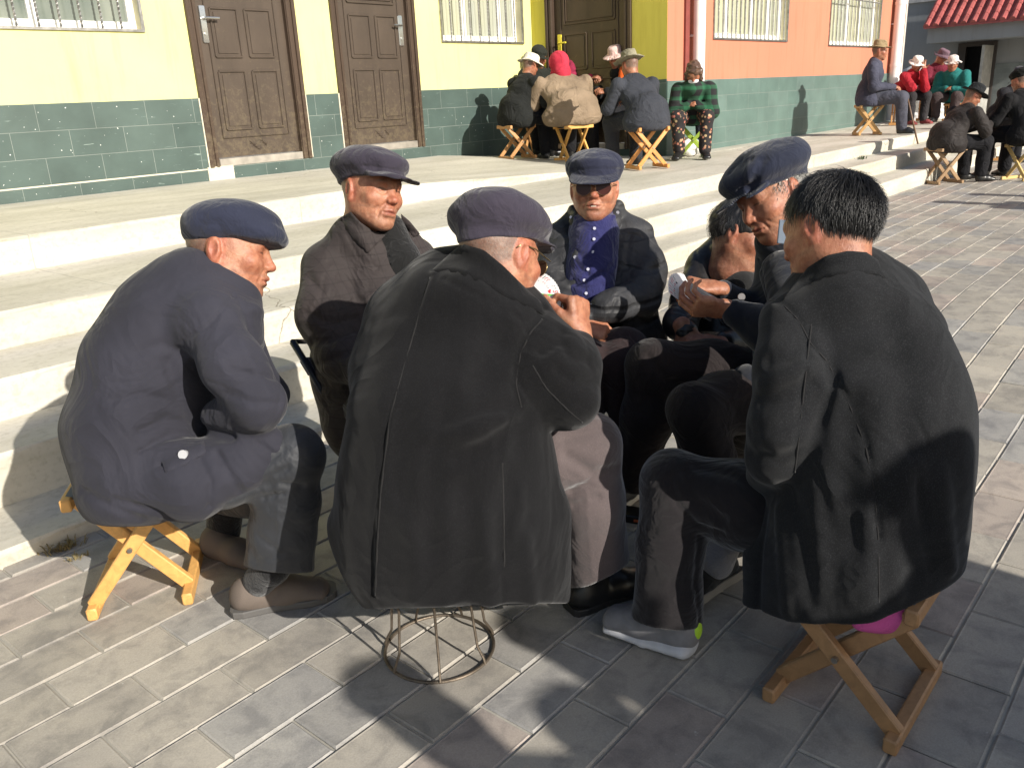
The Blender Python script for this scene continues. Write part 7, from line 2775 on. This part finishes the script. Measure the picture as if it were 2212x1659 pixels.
    if hat in ('bucket', 'fedora'):
        emit(hat_brim(hd, hat, len(label)), 'hat', min(h, 0.007), hatmat, b)
    elif hat == 'cap':
        emit(mao_cap(hd, puff=(0.098, 0.115, 0.044), cz=0.082, seed=len(label), vdrop=0.3, vy=0.085), 'cap', min(h, 0.007), hatmat, b)
    elif hat == 'ball':
        emit(mao_cap(hd, puff=(0.086, 0.104, 0.060), cz=0.070, seed=len(label), vdrop=0.25, vy=0.09), 'cap', min(h, 0.007), hatmat, b)
    elif hat == 'hood':
        S = SDF(0.03)
        S.ell(hc + up * 0.03 - fw * 0.01, (0.11, 0.13, 0.12), np.stack([rt, fw, up], 1), 0.03)
        S.cone(neck + up * 0.02, neck - fw * 0.03 + up * 0.05, 0.12, 0.10, 0.03)
        S.ell(hc + fw * 0.13 - up * 0.02, (0.07, 0.07, 0.09), None, 0.02, 's')
        emit(S, 'hood', 0.007, hatmat, b)
    elif hat == 'hair':
        S = SDF(0.02)
        S.ell(hd.w(0, -0.020, 0.030), np.array([0.090, 0.106, 0.098]) * s, hd.M, 0.01)
        S.chain([(hd.w(-0.075, 0.02, 0.0), 0.030), (hd.w(-0.085, 0.05, -0.09), 0.022)], 0.03)
        S.chain([(hd.w(0.075, 0.02, 0.0), 0.030), (hd.w(0.085, 0.05, -0.09), 0.022)], 0.03)
        S.ell(hd.w(0, -0.06, -0.05), (0.08, 0.05, 0.07), hd.M, 0.03)
        S.ell(hd.w(0, 0.12, -0.03), (0.062, 0.06, 0.075), hd.M, 0.02, 's')
        clothnoise(S, 0.008, 60, 4)
        emit(S, 'hair', 0.006, hatmat, b)
    finish_person(b, SB, J, hd, h if not detail else 0.006)
    return b, hd, J


def cm(n, c, **k):
    return cloth(n, c, **{**dict(wrinkle=0.55, fold=7, sheen=0.03, spec=0.1), **k})


GA, GB, GC = 'card group by the yellow wall', 'people sitting on the platform by the orange building', 'group at the foot of the steps'
toward = lambda a, b: math.atan2(b[1] - a[1], b[0] - a[0])
c_pos = atx(1240, 9.3, 0.65)
a_pos = atx(1118, 9.5, 0.70)
f_pos = atx(1398, 8.25, 0.60)
for p_ in (c_pos, a_pos, f_pos):
    p_[2] = zplat(p_[0], p_[1])
ctr = atx(1275, 9.9, 0.7)
m_blk = cm('black_jacket_cloth', (0.016, 0.017, 0.016))
m_dtr = cm('black_work_trousers', (0.014, 0.014, 0.016))
bgperson(a_pos, toward(a_pos, ctr) + 0.15, m_blk, m_dtr, 'woman in dark jacket and white hat with leopard bow by the yellow wall', GA, 0.45, hat='bucket', hatmat=cm('cream_white_hat', (0.60, 0.57, 0.48)), arms='cards', seat=0.38, wide=1.15, s=0.94)
bgperson(c_pos, math.radians(62), cm('khaki_jacket', (0.235, 0.175, 0.118)), m_dtr, 'person in khaki jacket with red hood bent forward with back to us', GA, 0.70, hat='hood', hatmat=cm('crimson_hood', (0.46, 0.035, 0.06)), wide=1.5, seat=0.40)
bgperson(f_pos, toward(f_pos, ctr) + 0.25, cm('slate_blue_jacket', (0.040, 0.043, 0.052)), cm('slate_trousers2', (0.030, 0.031, 0.036)), 'man in olive felt hat and slate jacket leaning over his cards', GA, 0.62, hat='fedora', hatmat=cm('olive_felt', (0.26, 0.235, 0.165)), seat=0.40, wide=1.15, h=0.008, s=0.93)
b_pos = atx(1160, 10.7, 0.72); b_pos[2] = zplat(b_pos[0], b_pos[1])
bgperson(b_pos, toward(b_pos, ctr), cm('dark_green_coat', (0.02, 0.022, 0.018)), m_dtr, 'man in dark green cap facing us behind the white hat with bow', GA, 0.18, hat='ball', hatmat=cm('dark_green_cap', (0.028, 0.030, 0.024)), seat=0.46)
d_pos = atx(1268, 10.7, 0.72); d_pos[2] = zplat(d_pos[0], d_pos[1])
bgperson(d_pos, toward(d_pos, ctr) + 0.3, cm('red_plaid_coat', (0.30, 0.03, 0.07), check=14), m_dtr, 'woman in white knitted hat and red patterned coat facing the red hood', GA, 0.15, hat='bucket', hatmat=cm('white_knit_hat', (0.66, 0.60, 0.52)), seat=0.56)
e_pos = atx(1352, 10.3, 0.68); e_pos[2] = zplat(e_pos[0], e_pos[1])
be, hde, Je = bgperson(e_pos, toward(e_pos, ctr), cm('black_padded_coat', (0.012, 0.012, 0.013)), m_dtr, 'woman in pale pink hat and orange scarf behind the olive felt hat', GA, 0.30, hat='bucket', hatmat=cm('pale_pink_hat', (0.62, 0.44, 0.40)), seat=0.42)
S = SDF(0.02)
S.chain([(Je['chest'] + np.array([-0.12, -0.1, 0.16]), 0.04), (Je['chest'] + np.array([-0.2, -0.12, -0.1]), 0.05)], 0.02)
clothnoise(S, 0.004, 40, 3)
emit(S, 'scarf', 0.008, cm('orange_scarf', (0.55, 0.10, 0.02)), be)
# woman alone against the wall, head bowed, mask and floral trousers
g_pos = np.array([8.72, 4.80, zplat(8.72, 4.8)])
gy = math.atan2(-g_pos[1], -g_pos[0]) - 0.05


def floral():
    m, nt, b = newmat('floral_print')
    v = coords(nt)
    vo = nt.nodes.new('ShaderNodeTexVoronoi'); vo.inputs['Scale'].default_value = 26
    nt.links.new(v, vo.inputs['Vector'])
    msk = ramp(nt, vo.outputs['Distance'], [(0.30, (1, 1, 1)), (0.42, (0, 0, 0))]).outputs[0]
    wn = ramp(nt, vo.outputs['Color'], [(0.2, (0.42, 0.14, 0.10)), (0.45, (0.45, 0.33, 0.18)), (0.7, (0.30, 0.06, 0.06)), (0.85, (0.10, 0.14, 0.06))])
    nt.links.new(mixc(nt, (0.014, 0.011, 0.012), wn.outputs[0], msk), b.inputs['Base Color'])
    b.inputs['Roughness'].default_value = 0.85
    return m


def plaid():
    m, nt, b = newmat('green_black_plaid')
    v = coords(nt)
    n = None
    for ax in 'XZ':
        wv = nt.nodes.new('ShaderNodeTexWave'); wv.bands_direction = ax
        wv.inputs['Scale'].default_value = 3.2; wv.inputs['Distortion'].default_value = 1.2
        nt.links.new(v, wv.inputs['Vector'])
        l = ramp(nt, wv.outputs[0], [(0.62, (0.012, 0.012, 0.013)), (0.70, (0.018, 0.11, 0.05))]).outputs[0]
        n = l if n is None else mixc(nt, n, l, 0.5)
    nt.links.new(n, b.inputs['Base Color'])
    b.inputs['Roughness'].default_value = 0.9
    bump(nt, b, [(noise(nt, v, 14, 3), 0.4, 0.01)])
    return m


bg_, hdg, Jg = bgperson(g_pos, gy, plaid(), floral(), 'woman alone by the wall with white face mask, green plaid coat and floral trousers', GA, 0.78, hat='hair', hatmat=hair_mat('auburn_hair', (0.10, 0.055, 0.035)), arms='lap',
                         look=np.array([math.cos(gy), math.sin(gy), -1.1]), seat=0.40, s=0.90, h=0.008, wide=0.98)
S = SDF(0.01)
S.ell(hdg.w(0, 0.075, -0.055), (0.055, 0.034, 0.038), hdg.M, 0.01)
emit(S, 'face_mask', 0.005, simple('white_mask', (0.66, 0.68, 0.72), 0.8, bmp=0.1), bg_)
S = SDF(0.02)
S.ecap(g_pos + np.array([0.30, 0.10, 0.45]), g_pos + np.array([0.32, 0.08, 0.22]), (1, 0, 0), (0.06, 0.05), (0.08, 0.06), 0.02)
emit(S, 'shoulder_bag', 0.008, cm('navy_bag', (0.02, 0.022, 0.03)), None)
o = bpy.data.objects['shoulder_bag']; tag(o, 'navy shoulder bag hanging beside the woman in floral trousers', 'bag')
# pale sack under her stool
S = SDF(0.03)
S.ell(g_pos + np.array([0.12, 0.12, 0.10]), (0.14, 0.10, 0.11), None, 0.02)
clothnoise(S, 0.012, 30, 4)
tag(emit(S, 'plastic_bag', 0.008, simple('white_plastic', (0.68, 0.66, 0.63), 0.35), None), 'white plastic bag behind the green stool by the wall', 'bag')

WS = 'folding wooden stools'
stool(c_pos[0], c_pos[1], c_pos[2], math.radians(62) + 0.1, 0.38, 0.34, 0.24, 'golden wooden stool under the person in khaki jacket', (0.70, 0.38, 0.10), WS, matname='golden_wood')
stool(a_pos[0], a_pos[1], a_pos[2], -0.35, 0.37, 0.30, 0.30, 'wooden stool with blue cloth under the white hat with bow', (0.50, 0.26, 0.10), WS, cloth_=cm('faded_blue_cloth', (0.10, 0.15, 0.22)), matname='amber_wood')
stool(f_pos[0], f_pos[1], f_pos[2], -0.55, 0.39, 0.30, 0.30, 'orange wooden stool under the man in olive felt hat', (0.62, 0.28, 0.08), WS, matname='orange_wood')
gs = stool(g_pos[0], g_pos[1], g_pos[2], gy + 1.57, 0.36, 0.30, 0.28, 'lime green metal stool under the woman with face mask', (0.30, 0.42, 0.05), WS, matname='lime_enamel')
for p_, l_ in ((b_pos, 'low stool under the man in dark green cap'), (d_pos, 'low stool under the woman in red patterned coat'), (e_pos, 'low stool under the woman with orange scarf')):
    stool(p_[0], p_[1], p_[2], 0.4, 0.40, 0.30, 0.28, l_, None, WS)

# ---- platform at the right
h_pos = on_plat(1882, 292) + np.array([0.05, 0.08, 0])
navy2 = cm('faded_navy_suit', (0.060, 0.062, 0.088))
bh, hdh, Jh = bgperson(h_pos, math.atan2(cr[1], cr[0]) - 0.45, navy2, cm('grey_blue_trousers', (0.070, 0.072, 0.092)), 'man in tan felt hat and faded navy suit sitting upright at the platform edge', GB, 0.12, hat='fedora', hatmat=cm('tan_felt', (0.30, 0.225, 0.13)), arms='lap', wide=1.1,
         look=np.array([cr[0], cr[1], -0.25]) - cf * 0.45, seat=0.42, h=0.008, feet=0.46, s=0.95)
stool(h_pos[0], h_pos[1], h_pos[2], math.atan2(cr[1], cr[0]) - 0.1, 0.40, 0.32, 0.28, 'folding wooden stool under the man in tan felt hat', (0.55, 0.33, 0.13), WS, matname='straw_wood')
mb = MB()
k0 = Jh['kr'] + np.array([0.05, -0.05, 0.0])
kb = k0 + unit(np.array([cr[0], cr[1], 0])) * 0.12 - np.array([0, 0.1, 0.62])
mb.tube([k0 + np.array([0, 0, 0.06]), kb], 0.011, 8)
tag(mb.build('walking_stick', wood('dark_stick', (0.16, 0.09, 0.05)), None, smooth=True), 'thin walking stick leaning against the knees of the man in tan hat', 'stick')
i_pos = on_plat(1942, 270)
dcam = lambda p: math.atan2(-p[1], -p[0])
bgperson(i_pos, dcam(i_pos) + 0.75, cm('bright_red_coat', (0.30, 0.018, 0.028)), cm('charcoal_slacks', (0.03, 0.028, 0.03)), 'woman in bright red coat and white bucket hat with a hand on her face', GB, 0.62, hat='bucket', hatmat=cm('white_bucket_hat', (0.68, 0.60, 0.56)), arms='face', seat=0.42,
         shoemat=cm('maroon_shoe', (0.20, 0.05, 0.05)), look=np.array([math.cos(dcam(i_pos) + 0.5), math.sin(dcam(i_pos) + 0.5), -0.45]), h=0.009, s=0.88)
j_pos = atx(2000, 14.6, 0.61)
bgperson(j_pos, dcam(j_pos) + 0.55, cm('maroon_coat', (0.14, 0.02, 0.035)), m_dtr, 'woman in plum felt hat and maroon coat beside the bright red coat', GB, 0.55, hat='bucket', hatmat=cm('plum_felt_hat', (0.15, 0.095, 0.12)), seat=0.42, s=0.95, look=np.array([math.cos(dcam(j_pos) + 1.0), math.sin(dcam(j_pos) + 1.0), -0.5]))
k_pos = atx(2058, 14.0, 0.61)
bgperson(k_pos, dcam(k_pos) - 0.35, cm('teal_knit_jacket', (0.022, 0.15, 0.14)), cm('umber_trousers', (0.06, 0.045, 0.045)), 'woman in teal jacket and white bucket hat squatting forward beside the tarpaulin', GB, 0.62, hat='bucket', hatmat=MATS['white_bucket_hat'], arms='lap', seat=0.34, s=0.92, wide=1.15,
         look=np.array([math.cos(dcam(k_pos)), math.sin(dcam(k_pos)), -0.25]))
stool(i_pos[0], i_pos[1], i_pos[2], 0.3, 0.38, 0.3, 0.28, 'folding stool under the woman in bright red coat', None, WS)
stool(j_pos[0], j_pos[1], j_pos[2], 0.3, 0.40, 0.3, 0.28, 'folding stool under the woman in plum felt hat', None, WS)
stool(k_pos[0], k_pos[1], k_pos[2], 0.3, 0.28, 0.3, 0.28, 'low folding stool under the woman in teal jacket', None, WS)
# white tarpaulin heap beyond them
S = SDF(0.2)
tp_ = P(1985, 215, 15.8); tp_[2] = 0.9
S.ell(tp_, (0.62, 0.75, 0.62), np.stack([unit([cr[0], cr[1], 0]), unit([cf[0], cf[1], 0]), np.array([0, 0, 1.])], 1), 0.2)
S.ell(tp_ + unit([cr[0], cr[1], 0]) * 0.35 - np.array([0, 0, 0.3]), (0.55, 0.7, 0.6), np.stack([unit([cr[0], cr[1], 0]), unit([cf[0], cf[1], 0]), np.array([0, 0, 1.])], 1), 0.2)
S.ell(tp_ - unit([cr[0], cr[1], 0]) * 0.25 - np.array([0, 0, 0.35]), (0.5, 0.6, 0.55), None, 0.2)
clothnoise(S, 0.03, 7, 4); clothnoise(S, 0.012, 22, 5)
tag(emit(S, 'tarpaulin', 0.02, simple('white_tarp', (0.62, 0.62, 0.64), 0.4, var=0.1, bmp=0.8, bscale=7, bdist=0.05), None), 'crumpled white tarpaulin draped over a round heap behind the seated women', 'tarpaulin')

# ---- group at the foot of the steps, right edge of the picture
yg = lambda px, py: G(px, py, 0.15)
l_pos = yg(2034, 396)
puf = cm('charcoal_brown_puffer', (0.030, 0.026, 0.025), rough=0.6)
bgperson(l_pos, math.atan2(cr[1], cr[0]) + 0.2, puf, m_dtr, 'man in black felt hat and dark puffer coat hunched on a stool below the steps', GC, 0.62, hat='fedora', hatmat=cm('black_felt', (0.022, 0.024, 0.026)), seat=0.40, wide=1.15, h=0.008,
         look=np.array([cr[0], cr[1], -0.55]) - cf * 0.1, s=0.91)
ctr2 = l_pos + unit([cr[0], cr[1], 0]) * 0.85 + np.array([0.15, 0.3, 0])
n_pos = yg(2212, 388)
m_pos = atx(2150, 12.0, 0.15)
bgperson(m_pos, dcam(m_pos) + 0.9, cm('black_zip_jacket', (0.018, 0.018, 0.021)), m_dtr, 'man in navy peaked cap facing us between the black hat and the dark broad back', GC, 0.40, hat='cap', hatmat=c_capn, seat=0.42, h=0.009)
bgperson(n_pos, math.radians(60), cm('black_broad_coat', (0.013, 0.013, 0.014)), m_dtr, 'broad person in black coat with back to us at the picture edge', GC, 0.40, hat='cap', hatmat=m_blk, seat=0.42, wide=1.25, s=0.98)
stool(l_pos[0], l_pos[1], l_pos[2], math.atan2(cr[1], cr[0]) + 0.2, 0.40, 0.30, 0.30, 'brown folding stool under the man in black felt hat', (0.30, 0.19, 0.10), WS, matname='old_brown_wood')
stool(n_pos[0], n_pos[1], n_pos[2], math.radians(60), 0.40, 0.36, 0.28, 'pale wooden stool under the broad person in black', (0.60, 0.42, 0.17), WS, matname='pale_pine')
stool(m_pos[0], m_pos[1], m_pos[2], 0.3, 0.40, 0.3, 0.28, 'folding stool under the man in navy peaked cap by the steps', None, WS)

# unseen onlookers, added outside the frame to cast shade on foreground and yard
GO = 'unseen onlookers added to cast shade'
for k, (x, y, yw, hh, lb) in enumerate(((0.70, -1.9, 1.5, 1.0, 'onlooker in black coat standing behind the photographer'), (1.10, -2.05, 1.5, 1.0, 'bareheaded onlooker behind the middle of the group'), (0.90, -2.35, 1.5, 1.0, 'onlooker in a second row behind the photographer'), (1.27, -2.35, 1.5, 1.0, 'onlooker in a second row behind the middle'), (1.42, -1.80, 1.7, 1.02, 'onlooker in dark cap standing near the bareheaded man'), (1.88, -2.0, 1.6, 0.98, 'third onlooker in dark coat standing further off'),
                                           (8.75, -0.75, 1.5, 1.0, 'onlooker standing in the open yard far to the side'), (9.45, -0.9, 1.5, 1.0, 'onlooker standing beside another in the open yard'))):
    bgperson((x, y, 0), yw, m_blk, m_dtr, lb, GO, 0.05, hat='cap', hatmat=m_blk, arms='down', standing=True, h=0.016, s=hh)


def weed(c, r, n, seed, label, col):
    rs = np.random.RandomState(seed)
    m = MB()
    for i in range(n):
        a = rs.uniform(0, 6.28); L = rs.uniform(0.4, 1.0) * r
        b = np.array(c) + np.array([rs.normal() * r * 0.5, rs.normal() * r * 0.25, 0])
        d = np.array([math.cos(a), math.sin(a), 0])
        t = b + d * L * 0.7 + np.array([0, 0, L * rs.uniform(0.25, 0.8)])
        s_ = np.cross(d, [0, 0, 1]) * 0.0022
        mid = (b + t) / 2 + np.array([0, 0, L * 0.2])
        m.add([b - s_, b + s_, mid + s_, mid - s_, t], [(0, 1, 2, 3), (3, 2, 4)])
    o = m.build('weed', simple('weed_' + str(seed), col, 0.8), None, auto=False)
    tag(o, label, 'weed', 'weeds in the cracks')


weed(G(140, 1186), 0.05, 90, 1, 'dry straw coloured moss tuft at the foot of the steps behind the left stool', (0.22, 0.17, 0.07))
weed(G(168, 1206), 0.03, 40, 2, 'small dry tuft in the paver joint beside the steps', (0.24, 0.19, 0.09))
weed(ray_plane(1733, 403, 2, 0.478), 0.07, 50, 3, 'green weed in the step joint beyond the card players', (0.06, 0.10, 0.03))
weed(ray_plane(1860, 345, 2, 0.60), 0.07, 50, 4, 'dark green weed at the base of the platform riser', (0.05, 0.08, 0.03))
print('bg', time.time() - T0)
